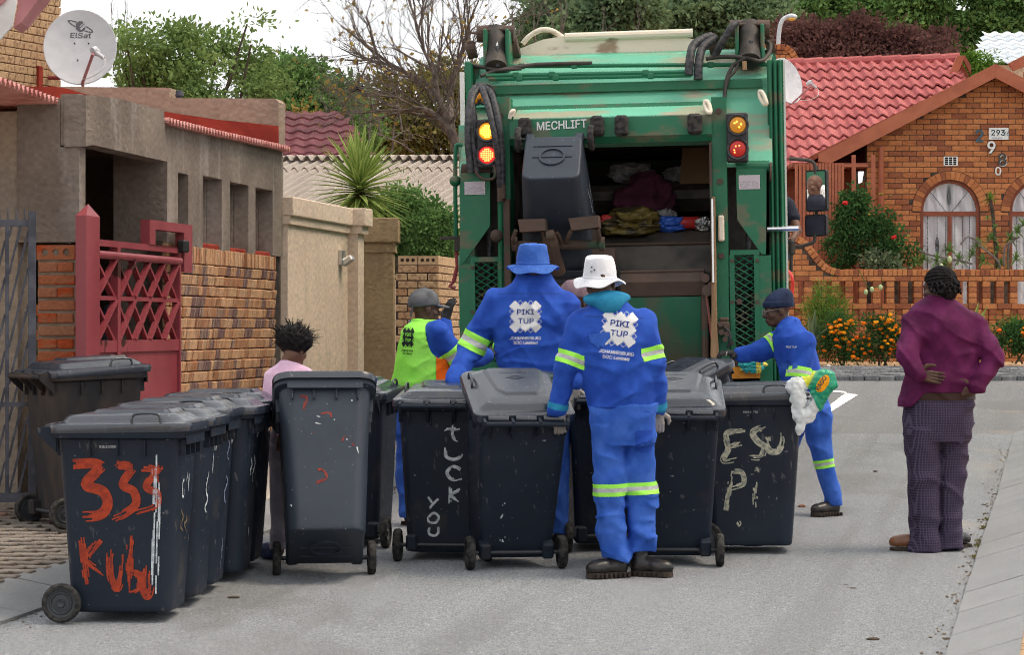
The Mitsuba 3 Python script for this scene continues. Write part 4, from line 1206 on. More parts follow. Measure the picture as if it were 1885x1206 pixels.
for i in range(int(Lr / (pitch * 6)) + 1):
    u0 = i * pitch * 6
    u1 = min(u0 + pitch * 6, Lr)
    part(rf, 'sheet', rsheet(u0, u1, 0.0, 0.75, 0.035), 'cement_sheet', smooth=True)
    part(rf, 'sheet', rsheet(u0, u1, 0.72, 5.2, 0.0), 'cement_sheet', smooth=True)
    if i % 1 == 0:
        part(rf, 'ridge_cap', rsheet(u0, u1, -0.05, 0.22, 0.06), 'cement_sheet', smooth=True, to_world=T().translate([0, 0, 0.055]))
part(ch, 'wall', box(r0[0] - 1.5, r1[0] - 1, 38.6, 38.8, 0, float((r0 + vd * 3.0)[2]) - 0.1), 'tan_plaster')
# ------ maroon tiled roof farther back
mr = thing('maroon_roof_house', 'far house with a maroon tiled roof showing above the corrugated one', 'house')
q0, q1 = P(470, 299, 45.0), P(692, 299, 45.0)
nr = 7
for i in range(nr):
    ya, yb = i * 0.36, (i + 1) * 0.36 + 0.04
    us = np.arange(0, q1[0] - q0[0] - 0.12 * i, 0.04)
    up = math.tan(math.radians(24))
    rows = [np.column_stack([q0[0] + us, 45 + y_ + 0 * us, q0[2] + y_ * up + l_ + 0.022 * np.sin(us * 2 * np.pi / 0.3)]) for y_, l_ in ((ya, 0.03), (ya, 0.055), (yb, 0.02))]
    R_ = np.array(rows)
    part(mr, 'tile_course', grid_mesh(R_[..., 0], R_[..., 1], R_[..., 2]), 'maroon_tile', smooth=40)
mat('maroon_tile', speck((0.13, 0.035, 0.045), (0.19, 0.055, 0.065), 3), 0.6, 0.3)
part(mr, 'wall', box(q0[0] + .2, q1[0] - 0.4, 45.3, 49, 0, q0[2]), 'tan_plaster')
vp = W.o + W.R @ np.array([L + 0.1, 0.95, 0])
whole('vent_pipe', cat(cyl((vp[0], vp[1], 2.9), (vp[0], vp[1], P(380, 176, vp[1])[2]), 0.028, 10), xf(lathe([(0.001, 0.05), (0.03, 0.045), (0.04, 0.0), (0.03, -0.01), (0.001, -0.01)], 14), None, (vp[0], vp[1], P(380, 176, vp[1])[2]))), 'navy_steel', 'short dark vent pipe standing on the stepped parapet', 'pipe')
# ------------------------------------------------------------------ right-hand house and its garden wall
mat('orange_brick', lambda p, n, uv: mix(mix((0.40, 0.145, 0.06), (0.48, 0.195, 0.08), smoothstep(0.1, 0.6, uv.x)), (0.28, 0.10, 0.052), smoothstep(0.68, 0.8, uv.y)) * (0.74 + 0.52 * fbm(p.x * 30, p.y * 30, p.z * 30, 3)), 0.95, 0.15)
mat('red_tile', lambda p, n, uv: mix((0.33, 0.072, 0.072), (0.41, 0.112, 0.108), uv.x) * (0.8 + 0.4 * fbm(p.x * 9, p.y * 9, p.z * 9, 4)), 0.65, 0.35)
mat('fascia_paint', speck((0.40, 0.125, 0.065), (0.34, 0.10, 0.052), 4), 0.6, 0.35)
mat('rust_paint', speck((0.27, 0.075, 0.04), (0.21, 0.058, 0.032), 9), 0.6, 0.35)
mat('curtain', lambda p, n, uv: mix((0.50, 0.47, 0.49), (0.74, 0.73, 0.75), noise(p.x * 14 + p.z * 7, 1.0, 2.0)), 0.9, 0.1)
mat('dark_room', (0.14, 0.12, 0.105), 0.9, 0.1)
mat('teal_number', (0.05, 0.11, 0.15), 0.6, 0.3)
mat('plate_white', (0.72, 0.74, 0.73), 0.5, 0.4)
mat('plate_ink', (0.03, 0.06, 0.08), 0.6, 0.3)
mat('grey_number', (0.07, 0.065, 0.06), 0.6, 0.3)
mat('blue_roof', lambda p, n, uv: mix((0.48, 0.54, 0.60), (0.62, 0.67, 0.72), uv.x), 0.5, 0.4)

HD = 39.8                                   # distance of the gable wall
H = Wall((P(1500, 0, HD)[0], HD), (P(1990, 0, HD)[0], HD))
def hx(px): return H.at(px, 300)[0]
def hz(py): return H.at(1700, py)[1]
rh = thing('brick_house', 'orange brick gabled house with red tiled roof and arched windows', 'house')
apx, apz = H.at(1835, 140)
gable_l, gable_r = hx(1596), hx(2080)
eav_l, eav_r = H.at(1560, 276), H.at(2105, 276)
slope = (apz - H.at(1520, 297)[1]) / (apx - H.at(1520, 297)[0])
zg = 0.9
def roof_z(x): return apz - abs(x - apx) * slope - 0.03
arches = []
for pxl, pxr in ((1695, 1804), (1859, 1968)):
    xl, xr = hx(pxl), hx(pxr)
    arches.append((xl, xr, hz(389), (xr - xl) / 2, hz(500)))
wallpoly = sg.Polygon([(gable_l, zg), (gable_r, zg), (gable_r, roof_z(gable_r)), (apx, apz - 0.03), (gable_l, roof_z(gable_l))])
op = []
for xl, xr, zs, r_, zb_ in arches:
    h_ = hz(331) - zs
    c = sa.translate(sa.scale(sg.Point(0, 0).buffer(1, 24), r_, h_), (xl + xr) / 2, zs)
    op.append(so.unary_union([c, sg.box(xl, zb_ - 0.9, xr, zs)]))
body = wallpoly
for o in op: body = body.difference(o)
part(rh, 'wall', H.slab(body, 0.012, 0.24), 'dark_mortar')
# bricks of the gable, clipped to the roof line, the windows and the arch rings
ringw = 0.15
keep = body
for o in op: keep = keep.difference(o.buffer(0.008)).difference(o.buffer(ringw).intersection(sg.box(-50, arches[0][2] - 0.02, 50, 50)))
course = 0.0875
cands = []
row_i = 0
z = hz(495)
while z < apz:
    x = gable_l - (0.115 if row_i % 2 else 0)
    while x < gable_r:
        q = sg.box(max(x, gable_l), z, x + 0.221, z + course - 0.010)
        g = q.intersection(keep)
        if g.area > 0.004 and g.geom_type == 'Polygon': cands.append((g.simplify(0.002), x, z))
        x += 0.231
    z += course
    row_i += 1
vis_e = hx(1890)
inn = [c for c in cands if c[1] < vis_e]
out = [c for c in cands if c[1] >= vis_e]
rest, restuv = [], []
def fast_brick(x0, x1, z0, z1, y=0.0, dep=0.05):
    return cbox((x0 + x1) / 2, y + dep / 2, (z0 + z1) / 2, x1 - x0, dep, z1 - z0, 0.005)
for i, (g, x, z) in enumerate(inn + out):
    a, b, c, d = g.bounds
    yj = rng.normal(0, 0.0025)
    if abs(g.area - (c - a) * (d - b)) < 1e-4: m = H.put(fast_brick(a, c, b, d, yj))
    else: m = H.slab(g, yj, 0.05)
    t = np.tile((rng.random(), rng.random()), (len(m.vertices), 1))
    if i < 255 and x < vis_e: part(rh, 'brick', m, 'orange_brick', uv=t)
    else: rest.append(m); restuv.append(t)
# arch rings of headers on end, two windows
for (xl, xr, zs, r_, zb_) in arches:
    cx_, hh = (xl + xr) / 2, hz(331) - zs
    nb = 22
    for k in range(nb):
        a0, a1 = math.pi * k / nb, math.pi * (k + 1) / nb
        e = 0.035
        da = (a1 - a0) * e
        q = [(cx_ + (r_ + rr) * math.cos(a), zs + (hh + rr) * math.sin(a)) for rr, a in ((0.004, a0 + da), (ringw - 0.01, a0 + da), (ringw - 0.01, a1 - da), (0.004, a1 - da))]
        m = H.slab(q, -0.012, 0.05)
        part(rh, 'brick', m, 'orange_brick', uv=np.tile((rng.random(), rng.random()), (len(m.vertices), 1)))
    # frame, transom, mullion, panes, curtain
    o = so.unary_union([sa.translate(sa.scale(sg.Point(0, 0).buffer(1, 24), r_, hh), cx_, zs), sg.box(xl, zb_ - 0.85, xr, zs)])
    inner = o.buffer(-0.05)
    bars = so.unary_union([sg.box(xl, zs - 0.075, xr, zs), sg.box(cx_ - 0.03, zb_ - 0.85, cx_ + 0.03, zs)])
    wk = part(rh, 'window', H.slab(so.unary_union([o.difference(inner), bars.intersection(o)]), 0.045, 0.115), 'rust_paint', label='arched window with rust brown frame')
    part(wk, 'pane', H.slab(inner, 0.088, 0.091), 'pane_glass')
    # pleated curtain
    us = np.linspace(xl, xr, 120)
    zt_, zb2_ = zs + hh, zb_ - 0.85
    prof = 0.155 + 0.02 * np.sin(us * 46) + 0.012 * np.sin(us * 23 + 1)
    rows = []
    for z_, k in ((zb2_, 1.0), ((zb2_ + zs) / 2, 1.0), (zs, 1.0), (zt_, 0.6)):
        rows.append(np.column_stack([us, 0.155 + (prof - 0.155) * k, np.full(len(us), z_)]))
    R_ = np.array(rows)
    part(wk, 'curtain', H.put(grid_mesh(R_[..., 0], R_[..., 1], R_[..., 2] + 1e-6 * R_[..., 0])), 'curtain', smooth=True)
    part(wk, 'reveal', H.slab(o.difference(o.buffer(-0.01)), 0.116, 0.24), 'rust_paint')
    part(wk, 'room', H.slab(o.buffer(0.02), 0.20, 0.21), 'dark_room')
    # burglar bars with leaf ornaments
    bb_ = [cyl((cx_ + q * r_, 0.135, zb_ - 0.8), (cx_ + q * r_, 0.135, zs - 0.07), 0.006, 6) for q in (-0.72, -0.4, -0.12, 0.2, 0.45, 0.7)]
    bb_ += [tube([(cx_ - 0.05, .135, zs), (cx_ - r_ * .62, .135, zs + hh * .62)], 0.006, 6), tube([(cx_ + 0.05, .135, zs), (cx_ + r_ * .62, .135, zs + hh * .62)], 0.006, 6), tube([(cx_, .135, zs), (cx_, .135, zs + hh * .85)], 0.006, 6)]
    part(wk, 'burglar_bars', H.put(cat(bb_)), 'hole_dark')
    orn = [H.slab(sa.translate(sa.scale(sg.Point(0, 0).buffer(1, 12), 0.032, 0.16), *q), 0.13, 0.14) for q in ((cx_, zs + hh * 0.5), (cx_ - r_ * .4, zb_ + 0.42), (cx_ - r_ * .4, zb_ + 0.05))]
    part(wk, 'ornament', cat(orn), 'hole_dark')
# fascia boards and roof of the gable
fo = [(1507, 283), (1832, 117), (1832, 143), (1530, 300)]
q = [H.at(*p, -0.25) for p in fo]
aX, aZ = q[1]
mir = lambda p: (2 * aX - p[0], p[1])
f1 = sg.Polygon([q[0], q[1], (aX, q[2][1]), q[3], (q[0][0] - 0.02, q[3][1])])
part(rh, 'fascia', H.slab([q[0], q[1], (aX, q[2][1]), q[3], (q[0][0] - 0.0, q[3][1] + 0.02)], -0.27, -0.22), 'fascia_paint')
part(rh, 'fascia', H.slab([mir(q[0]), (aX + 0.002, q[1][1]), (aX + 0.002, q[2][1]), mir(q[3]), (mir(q[0])[0], q[3][1] + 0.02)], -0.27, -0.22), 'fascia_paint')
for s_ in (0, 1):
    a, b = np.array(q[0]) - [0.05, -0.02], np.array(q[1])
    if s_: a, b = np.array(mir(a)), np.array(mir(b))
    t = (b - a) / np.linalg.norm(b - a); nn = np.array([-t[1], t[0]]) * (1 if not s_ else -1)
    part(rh, 'gable_roof', H.slab([a - nn * 0.01, b - nn * 0.01, b - nn * 0.09, a - nn * 0.09], -0.218, 5.0), 'rust_paint')
# vent
vx0, vx1, vz0, vz1 = hx(1737), hx(1763), hz(305), hz(288)
g = sg.box(vx0, vz0, vx1, vz1)
for i in range(3):
    for j in range(4):
        a = vx0 + 0.02 + i * (vx1 - vx0 - 0.03) / 3; b = vz0 + 0.015 + j * (vz1 - vz0 - 0.02) / 4
        g = g.difference(sg.box(a, b, a + (vx1 - vx0) / 3 - 0.025, b + (vz1 - vz0) / 4 - 0.012))
v = part(rh, 'vent', H.slab(g, -0.012, 0.03), 'plate_white', label='white air vent grille')
part(v, 'back', H.slab(sg.box(vx0, vz0, vx1, vz1), -0.006, -0.004), 'hole_dark')
# house numbers
pl = thing('number_plate', 'white house number plate reading 293 26 high on the gable', 'sign')
px0_, px1_, pz0_, pz1_ = hx(1820), hx(1856), hz(257), hz(235)
part(pl, 'plate', H.put(box(px0_, px1_, -0.022, -0.010, pz0_, pz1_)), 'plate_white')
def htext(parent, txt, px, py_base, h, bsdf, y=-0.024, bold=True, name='lettering', sx=1.0, depth=0.003):
    m = meshkit.text_mesh(txt, h, depth, bold)
    x_, z_ = H.at(px, py_base)
    m.vertices = np.column_stack([m.vertices[:, 0] * sx + x_, y - m.vertices[:, 2], m.vertices[:, 1] + z_])
    m.invert()
    return part(parent, name, H.put(m), bsdf)
htext(pl, '293', 1823, 249, 0.09, 'plate_ink')
htext(pl, '26', 1845, 250, 0.075, 'teal_number', bold=False, sx=.9)
htext(pl, 'TUTELA ST', 1825, 255.5, 0.022, 'teal_number', bold=False)
for ch, x_, y_, h_, mt, lb, back in (('2', 1792, 261, 0.19, 'teal_number', 'dark teal house numeral 2', 'teal_number'), ('9', 1814, 282, 0.19, 'plate_white', 'white house numeral 9 with dark edge', 'grey_number'), ('8', 1834, 304, 0.19, 'grey_number', 'dark flaking house numeral 8', 'plate_white')):
    nk = thing('house_numeral', lb, 'house number')
    htext(nk, ch, x_, y_, h_, mt, y=-0.03, name='figure', depth=0.012)
    if back != mt: htext(nk, ch, x_ + 1.2, y_ + 1.5, h_, back, y=-0.016, name='shadow_figure', depth=0.010)
nk = thing('house_numeral', 'pale ghost of a lost numeral 0 under the other house numerals', 'house number')
htext(nk, '0', 1830, 322, 0.13, 'plate_white', y=-0.014, name='figure', depth=0.004)

# main roof: pan tiles, each one a piece
ez, dz_e = None, 41.0
e0 = P(1452, 312, 40.4); e1 = P(1772, 312, 40.4)
k0 = P(1440, 118, 45.4); k1 = P(1763, 108, 45.4)
nrow, ncol = 11, 20
down = (np.array([0, e0[1] - k0[1], (e0[2] - k0[2])]))
rlen = np.linalg.norm(down); down /= rlen
across = np.array([1.0, 0, 0.0])
nm = np.cross(across, -down); nm /= np.linalg.norm(nm)
xa, xb = P(1385, 0, 43)[0], P(1764, 0, 45)[0]
tw_ = (xb - xa) / ncol
tl = rlen / nrow
def pan_tile():
    us = np.linspace(0, 1.03, 13)
    prof = 0.028 * np.sin(us * 2 * np.pi) + 0.006 * np.sin(us * 4 * np.pi)
    rows = []
    for v_, lift in ((1.0, 0.012), (1.0, 0.040), (0.5, 0.020), (-0.06, 0.0)):
        rows.append(np.stack([us * tw_, np.full(len(us), v_ * tl), prof + lift], 1))
    return np.array(rows)
pt = pan_tile()
cnt = 0
others, ouv = [], []
for r_ in range(nrow):
    tops = k0 + down * (r_ * tl)
    for c_ in range(ncol):
        o = np.array([xa + c_ * tw_, 0, 0]) + np.array([0, tops[1], tops[2]])
        o[2] += (k1[2] - k0[2]) * c_ / ncol * (1 - r_ / nrow) 
        V = o + pt[..., 0:1] * across + pt[..., 1:2] * down + (pt[..., 2:3] + rng.normal(0, 0.004)) * nm
        m = grid_mesh(V[..., 0], V[..., 1], V[..., 2])
        t = np.tile((rng.random(), rng.random()), (len(m.vertices), 1))
        part(rh, 'tile', m, 'red_tile', smooth=True, uv=t)
part(rh, 'roof_deck', tm([k0 + [-.6, 0, -0.03], k1 + [0, 0, -0.03], [xb, e0[1], e0[2] - .03], e0 + [-.9, 0, -0.03]], [[0, 1, 2], [0, 2, 3]]), 'rust_paint')
for c_ in range(9):
    a = k0 + (k1 - k0) * (c_ / 9 - 0.0); b = k0 + (k1 - k0) * ((c_ + 1) / 9 + 0.01)
    part(rh, 'ridge_tile', tube([a + [0, 0, 0.0], b + [0, 0, 0.02]], 0.10, 10), 'red_tile', uv=np.tile((rng.random(), .5), (22, 1)))
# right barge end of the main roof
ba = [(1763, 104), (1773, 106), (1748, 160), (1736, 160)]
Hb = Wall((P(1700, 0, 44.9)[0], 44.9), (P(1900, 0, 44.9)[0], 44.9))
part(rh, 'barge_board', Hb.slab(Hb.pts([(1757, 105), (1772, 105), (1748, 158), (1735, 158)]), -0.3, -0.2), 'fascia_paint')
part(rh, 'barge_board', Hb.slab(Hb.pts([(1772, 106), (1782, 124), (1782, 140), (1768, 112)]), -0.3, -0.2), 'rust_paint')
part(rh, 'roof_end', Hb.slab(Hb.pts([(1766, 112), (1781, 138), (1781, 160), (1745, 160)]), -0.1, 0.3), 'rust_paint')
part(rh, 'low_wall', cat(box(P(1440, 0, 41.2)[0], H.o[0] + gable_l, 41.2, 41.4, 0.8, float(e0[2]) + 0.05), box(H.o[0] + gable_l, H.o[0] + gable_l + .2, 40.1, 41.3, 0.8, 4.0)), 'rust_paint')
if rest: part(rh, 'far_bricks', cat(rest), 'orange_brick', stuff=True, uv=np.vstack(restuv))
part(rh, 'porch_ceiling', box(P(1455, 0, 40)[0], H.o[0] + gable_l, 39.7, 41.2, 4.22, 4.28), 'rust_paint')
part(rh, 'downpipe', H.put(cyl((hx(1621), -0.05, 1), (hx(1621), -0.05, hz(271)), 0.045, 10)), 'fascia_paint')

# brick chimney with a stepped arched top
ck = thing('chimney', 'orange brick chimney with a rounded top behind the truck', 'chimney')
Ch = Wall((P(1400, 0, 47.0)[0], 47.0), (P(1500, 0, 47.0)[0], 47.0))
part(ck, 'core', Ch.slab(Ch.pts([(1400, 130), (1400, 82), (1448, 82), (1463, 100), (1472, 122), (1472, 130)]), 0.02, 0.8), 'dark_mortar')
for r_ in range(7):
    for j in range(9):
        x_ = Ch.at(1402, 100)[0] + j * 0.115 + (0.057 if r_ % 2 else 0)
        z_ = Ch.at(1400, 124)[1] + r_ * 0.086
        if z_ > Ch.at(0, 96)[1] or x_ > Ch.at(1470 - r_ * 3.2, 0)[0] - 0.1: continue
        m = Ch.put(fast_brick(x_, x_ + .105, z_, z_ + 0.076))
        part(ck, 'brick', m, 'orange_brick', uv=np.tile((rng.random(), rng.random()), (len(m.vertices), 1)))
pth = np.array([(1404, 86), (1446, 86), (1457, 95), (1465, 108), (1473, 124)])
pth = np.array([Ch.at(*q) for q in pth])
L_ = np.concatenate([[0], np.cumsum(np.linalg.norm(np.diff(pth, axis=0), axis=1))])
for s_ in np.arange(0.05, L_[-1], 0.085):
    c = np.array([np.interp(s_, L_, pth[:, 0]), np.interp(s_, L_, pth[:, 1])])
    c2 = np.array([np.interp(s_ + .02, L_, pth[:, 0]), np.interp(s_ + .02, L_, pth[:, 1])])
    a = math.atan2(*(c2 - c)[::-1])
    m = xf(cbox(0, 0.03, 0.0, 0.074, 0.08, 0.11, 0.005), ry(-a), (c[0], -0.02, c[1]))
    part(ck, 'brick', Ch.put(m), 'orange_brick', uv=np.tile((rng.random(), rng.random()), (len(m.vertices), 1)))
dk2, Rd2 = dish('white satellite dish on the orange brick house beside the red roof', P(1444, 150, 39.9), 0.36, math.radians(15), math.radians(42), True, False)

# neighbours beyond
nb_ = thing('blue_roof_house', 'far house with a pale blue tiled roof at the right edge', 'house')
a, b = P(1790, 116, 62.0), P(1990, 116, 62.0)
for r_ in range(7):
    rows = []
    us = np.arange(0.12 * r_, b[0] - a[0], 0.05)
    up = 0.42
    for y_, l_ in ((r_ * 0.36, .02), (r_ * .36, .06), (r_ * .36 + .4, 0.02)):
        rows.append(np.column_stack([a[0] + us, 62 + y_ + 0 * us, a[2] + y_ * up + l_ + 0.03 * np.sin(us * 2 * np.pi / .33)]))
    R_ = np.array(rows)
    m = grid_mesh(R_[..., 0], R_[..., 1], R_[..., 2])
    part(nb_, 'tile_course', m, 'blue_roof', smooth=40, uv=np.tile((rng.random(), 0.5), (len(m.vertices), 1)))
part(nb_, 'wall', box(a[0] + .3, b[0], 62.4, 68, 1, a[2]), 'tan_plaster')
nb2 = thing('neighbour_gable', 'red brown gable of the next house at the far right edge', 'house')
Hn = Wall((P(1800, 0, 41.5)[0], 41.5), (P(2000, 0, 41.5)[0], 41.5))
part(nb2, 'fascia', Hn.slab(Hn.pts([(1853, 118), (1960, 62), (1960, 92), (1862, 132)]), -0.2, -0.1), 'fascia_paint')
part(nb2, 'wall', Hn.slab(Hn.pts([(1888, 500), (1888, 130), (1980, 88), (1980, 500)]), 0.0, 0.2), 'orange_brick', uv=None)

# ------ rust-red bar fence beside the porch
bf = thing('bar_fence', 'rust red fence of upright bars between the truck and the gable house', 'fence')
Bf = Wall((P(1440, 0, 38.9)[0], 38.9), (P(1600, 0, 38.9)[0], 38.9))
def bfx(px): return Bf.at(px, 400)[0]
for px in list(range(1466, 1502, 7)) + list(range(1503, 1556, 6)):
    x_ = bfx(px)
    part(bf, 'bar', Bf.put(box(x_ - 0.021, x_ + 0.021, -0.02, 0.02, 0.9, Bf.at(0, 300 + (px % 3))[1])), 'fascia_paint')
for py in (305, 480):
    part(bf, 'rail', Bf.put(box(bfx(1462), bfx(1556), 0.021, 0.05, Bf.at(0, py + 5)[1], Bf.at(0, py)[1])), 'fascia_paint')
for px in (1572, 1608):
    part(bf, 'post', Bf.put(box(bfx(px) - 0.03, bfx(px) + 0.03, 0, 0.06, 0.9, Bf.at(0, 285)[1])), 'fascia_paint')
part(bf, 'rail', Bf.put(box(bfx(1550), bfx(1597), 0.0, 0.04, Bf.at(0, 307)[1], Bf.at(0, 302)[1])), 'fascia_paint')

# ------ garden wall with a row of slots
gw = thing('slotted_garden_wall', 'orange brick garden wall with a row of upright slots, in front of the gable house', 'wall')
GD = 37.5
V = Wall((P(1440, 0, GD)[0], GD), (P(1900, 0, GD)[0], GD))
def vx(px): return V.at(px, 600)[0]
def vz(py): return V.at(1700, py)[1]
bricks = []
xL, xE = vx(1436), vx(1905)
zlev = dict(top=vz(496), sold=vz(508.5), str_=vz(518), slot=vz(559), mid=vz(569.5))
swoop = [(1545, 496), (1532, 494), (1515, 487), (1500, 474), (1486, 456), (1472, 440), (1455, 430), (1436, 427)]
sp = smooth_path(np.array([V.at(*q) for q in swoop]), 10)
cx1 = vx(1545)
x = cx1
while x < xE:                               # soldier course along the top
    bricks.append(V.put(fast_brick(x + .003, x + 0.070, zlev['sold'] + 0.004, zlev['top'] + rng.normal(0, .002), -0.006, 0.2))); x += 0.0745
sl = np.concatenate([[0], np.cumsum(np.linalg.norm(np.diff(sp, axis=0), axis=1))])
for s_ in np.arange(0.036, sl[-1], 0.078):
    c = np.array([np.interp(s_, sl, sp[:, 0]), np.interp(s_, sl, sp[:, 1])])
    c2 = np.array([np.interp(s_ + .02, sl, sp[:, 0]), np.interp(s_ + .02, sl, sp[:, 1])])
    a = math.atan2(*(c2 - c)[::-1])
    m = xf(cbox(0, 0.10, 0.045, 0.068, 0.22, 0.105, 0.005), ry(-a), (c[0], -0.01, c[1]))
    m = xf(cbox(0, 0.10, 0.0, 0.068, 0.22, 0.105, 0.005), ry(-a), (c[0] + 0.05 * math.sin(a), -0.01, c[1] - 0.05 * math.cos(a) * (-1 if math.cos(a) < 0 else 1)))
    bricks.append(V.put(m))
x = xL; first = True
zr = zlev['str_']
while x < xE: bricks.append(V.put(fast_brick(x + .004, x + 0.218, zlev['str_'] + .004, zlev['sold'] - .004, rng.normal(0, .002), 0.2))); x += 0.222
spx, spz = sp[::-1, 0], sp[::-1, 1]
for r_ in range(9):                          # field under the swoop
    z_ = zlev['sold'] + r_ * 0.0835
    x = xL - (0.11 if r_ % 2 else 0)
    while x < cx1:
        e = min(x + 0.218, cx1)
        zz = min(np.interp(x, spx, spz), np.interp(e, spx, spz)) - 0.105
        zz2 = np.interp((x + e) / 2, spx, spz) - 0.10
        while e > x + 0.06 and np.interp(e, spx, spz) - 0.10 < z_ + 0.076: e -= 0.02
        if e > x + 0.07: bricks.append(V.put(fast_brick(x + .004, e, z_ + .004, z_ + 0.0795, rng.normal(0, .002), 0.2)))
        x += 0.222
npil = int((xE - xL) / 0.211)
hh = (zlev['str_'] - zlev['slot']) / 4
for i in range(npil):                        # little brick piers between the slots
    x = vx(1462.5) + (i - 1) * 0.2105
    for k in range(4):
        bricks.append(V.put(fast_brick(x - 0.058, x + 0.058, zlev['slot'] + k * hh + .004, zlev['slot'] + (k + 1) * hh - .004, rng.normal(0, .002), 0.2)))
x = xL
while x < xE: bricks.append(V.put(fast_brick(x + .004, x + 0.218, zlev['mid'] + .004, zlev['slot'] - .003, rng.normal(0, .002), 0.2))); x += 0.222
for r_ in range(3):                          # recessed header band, then plain courses to the sand
    z1_ = zlev['mid'] - r_ * 0.0835
    x = xL
    k = 0
    while x < xE: bricks.append(V.put(fast_brick(x + .003, x + 0.1065, z1_ - 0.0795, z1_ - .004, 0.0 if k % 2 else 0.03, 0.17))); x += 0.1105; k += 1
for r_ in range(3, 13):
    z1_ = zlev['mid'] - r_ * 0.0835
    x = xL - (0.11 if r_ % 2 else 0)
    while x < xE: bricks.append(V.put(fast_brick(x + .004, x + 0.218, z1_ - 0.0795, z1_ - .004, rng.normal(0, .002), 0.2))); x += 0.222
part(gw, 'mortar_core', cat([V.put(box(xL, xE, 0.02, 0.18, 0.6, zlev['mid'] - 0.25)), V.put(box(xL, xE, 0.045, 0.18, zlev['mid'] - .26, zlev['slot'] - 0.004)), V.put(box(xL, xE, 0.012, 0.18, zlev['str_'] + .003, zlev['top'] - 0.012)),
                             V.slab([(xL, zlev['sold'])] + [(a_, b_ - 0.06) for a_, b_ in zip(spx, spz)] + [(cx1, zlev['sold'])], 0.012, 0.18)]
                            + [V.put(box(vx(1462.5) + (i - 1) * 0.2105 - 0.05, vx(1462.5) + (i - 1) * 0.2105 + 0.05, 0.01, 0.19, zlev['slot'], zlev['str_'])) for i in range(npil)]), 'dark_mortar')
rest, restuv = [], []
for i, m in enumerate(bricks):
    t = np.tile((rng.random(), rng.random()), (len(m.vertices), 1))
    if i < 300: part(gw, 'brick', m, 'orange_brick', uv=t)
    else: rest.append(m); restuv.append(t)
part(gw, 'low_bricks', cat(rest), 'orange_brick', stuff=True, uv=np.vstack(restuv))

# ------ street lamp behind the truck
sl_ = thing('street_lamp', 'slim pale street lamp with an amber-tinted bowl behind the truck', 'street lamp')
mat('galvanised', (0.55, 0.58, 0.62), 0.45, 0.5)
mat('amber_glass', (0.85, 0.48, 0.06), 0.25, 0.5)
ld = 49.0
pts = [P(1432, 700, ld), P(1432, 100, ld), P(1433, 75, ld), P(1435, 52, ld), P(1440, 37, ld), P(1448, 31, ld), P(1453, 29, ld)]
part(sl_, 'pole', tube(np.vstack([pts[0][None], smooth_path(pts[1:], 6)]), [0.09] + [0.045] * 31, 10), 'galvanised', smooth=40)
hd = P(1457, 30, ld)
part(sl_, 'head', xf(trimesh.creation.icosphere(3, 1.0), np.diag([0.115, 0.09, 0.06]), hd), 'galvanised', smooth=True)
part(sl_, 'bowl', xf(trimesh.creation.icosphere(2, 1.0), np.diag([0.08, 0.075, 0.04]), hd + [-0.0, 0, -0.045]), 'amber_glass', smooth=True)
# ------------------------------------------------------------------ trees and garden plants
def leafmat(name, a, b, trans=0.25):
    t = mikit.proc(lambda p, n, uv: mix(a, b, uv.x))
    scene[name] = {'type': 'principledthin', 'base_color': t, 'roughness': 0.55, 'diff_trans': 2 * trans, 'spec_trans': 0.0}
    return name


leafmat('leaf_acacia', (0.10, 0.18, 0.06), (0.28, 0.38, 0.13))
leafmat('leaf_green', (0.07, 0.15, 0.045), (0.20, 0.33, 0.11))
leafmat('leaf_hazed', (0.10, 0.165, 0.095), (0.24, 0.33, 0.17))  # distance haze is mixed into this leaf colour
leafmat('leaf_dark', (0.025, 0.07, 0.025), (0.08, 0.17, 0.055))
leafmat('leaf_olive', (0.09, 0.10, 0.035), (0.25, 0.21, 0.07))
leafmat('leaf_yellow', (0.24, 0.16, 0.04), (0.36, 0.27, 0.09))
leafmat('leaf_maroon', (0.095, 0.05, 0.048), (0.20, 0.10, 0.09))
leafmat('leaf_bright', (0.06, 0.15, 0.02), (0.17, 0.30, 0.06))
leafmat('leaf_yucca', (0.12, 0.23, 0.05), (0.44, 0.50, 0.16))
leafmat('leaf_grey', (0.10, 0.15, 0.08), (0.22, 0.27, 0.16))
mat('bark_grey', speck((0.075, 0.062, 0.055), (0.15, 0.125, 0.11), 9), 0.95, 0.1)
mat('twig_grey', speck((0.12, 0.10, 0.095), (0.20, 0.17, 0.16), 9), 0.95, 0.1)
mat('bark_brown', speck((0.05, 0.038, 0.03), (0.10, 0.08, 0.06), 9), 0.95, 0.1)
mat('marigold', lambda p, n, uv: mix((0.68, 0.10, 0.005), (0.80, 0.33, 0.01), uv.x), 0.8, 0.2)
mat('red_petal', (0.5, 0.02, 0.02), 0.7, 0.2)
mat('fruit_green', (0.42, 0.52, 0.27), 0.6, 0.3)


def leaves(pts, dirs, size, r, elong=2.0, fold=True):
    """One small leaf (two triangles, creased) at every point."""
    n = len(pts)
    d = dirs + r.normal(0, 0.6, (n, 3))
    d /= np.linalg.norm(d, axis=1, keepdims=True)
    s = np.cross(d, r.normal(0, 1, (n, 3)))
    s /= np.linalg.norm(s, axis=1, keepdims=True)
    L_ = size * r.uniform(0.6, 1.3, (n, 1))
    w_ = L_ / elong
    up = np.cross(s, d) * w_ * 0.25
    v = np.stack([pts, pts + d * L_ * 0.5 + s * w_ * 0.5 + up, pts + d * L_, pts + d * L_ * 0.5 - s * w_ * 0.5 + up], 1).reshape(-1, 3)
    k = np.arange(n)[:, None] * 4
    f = np.vstack([k + [0, 1, 2], k + [0, 2, 3]])
    return v, f


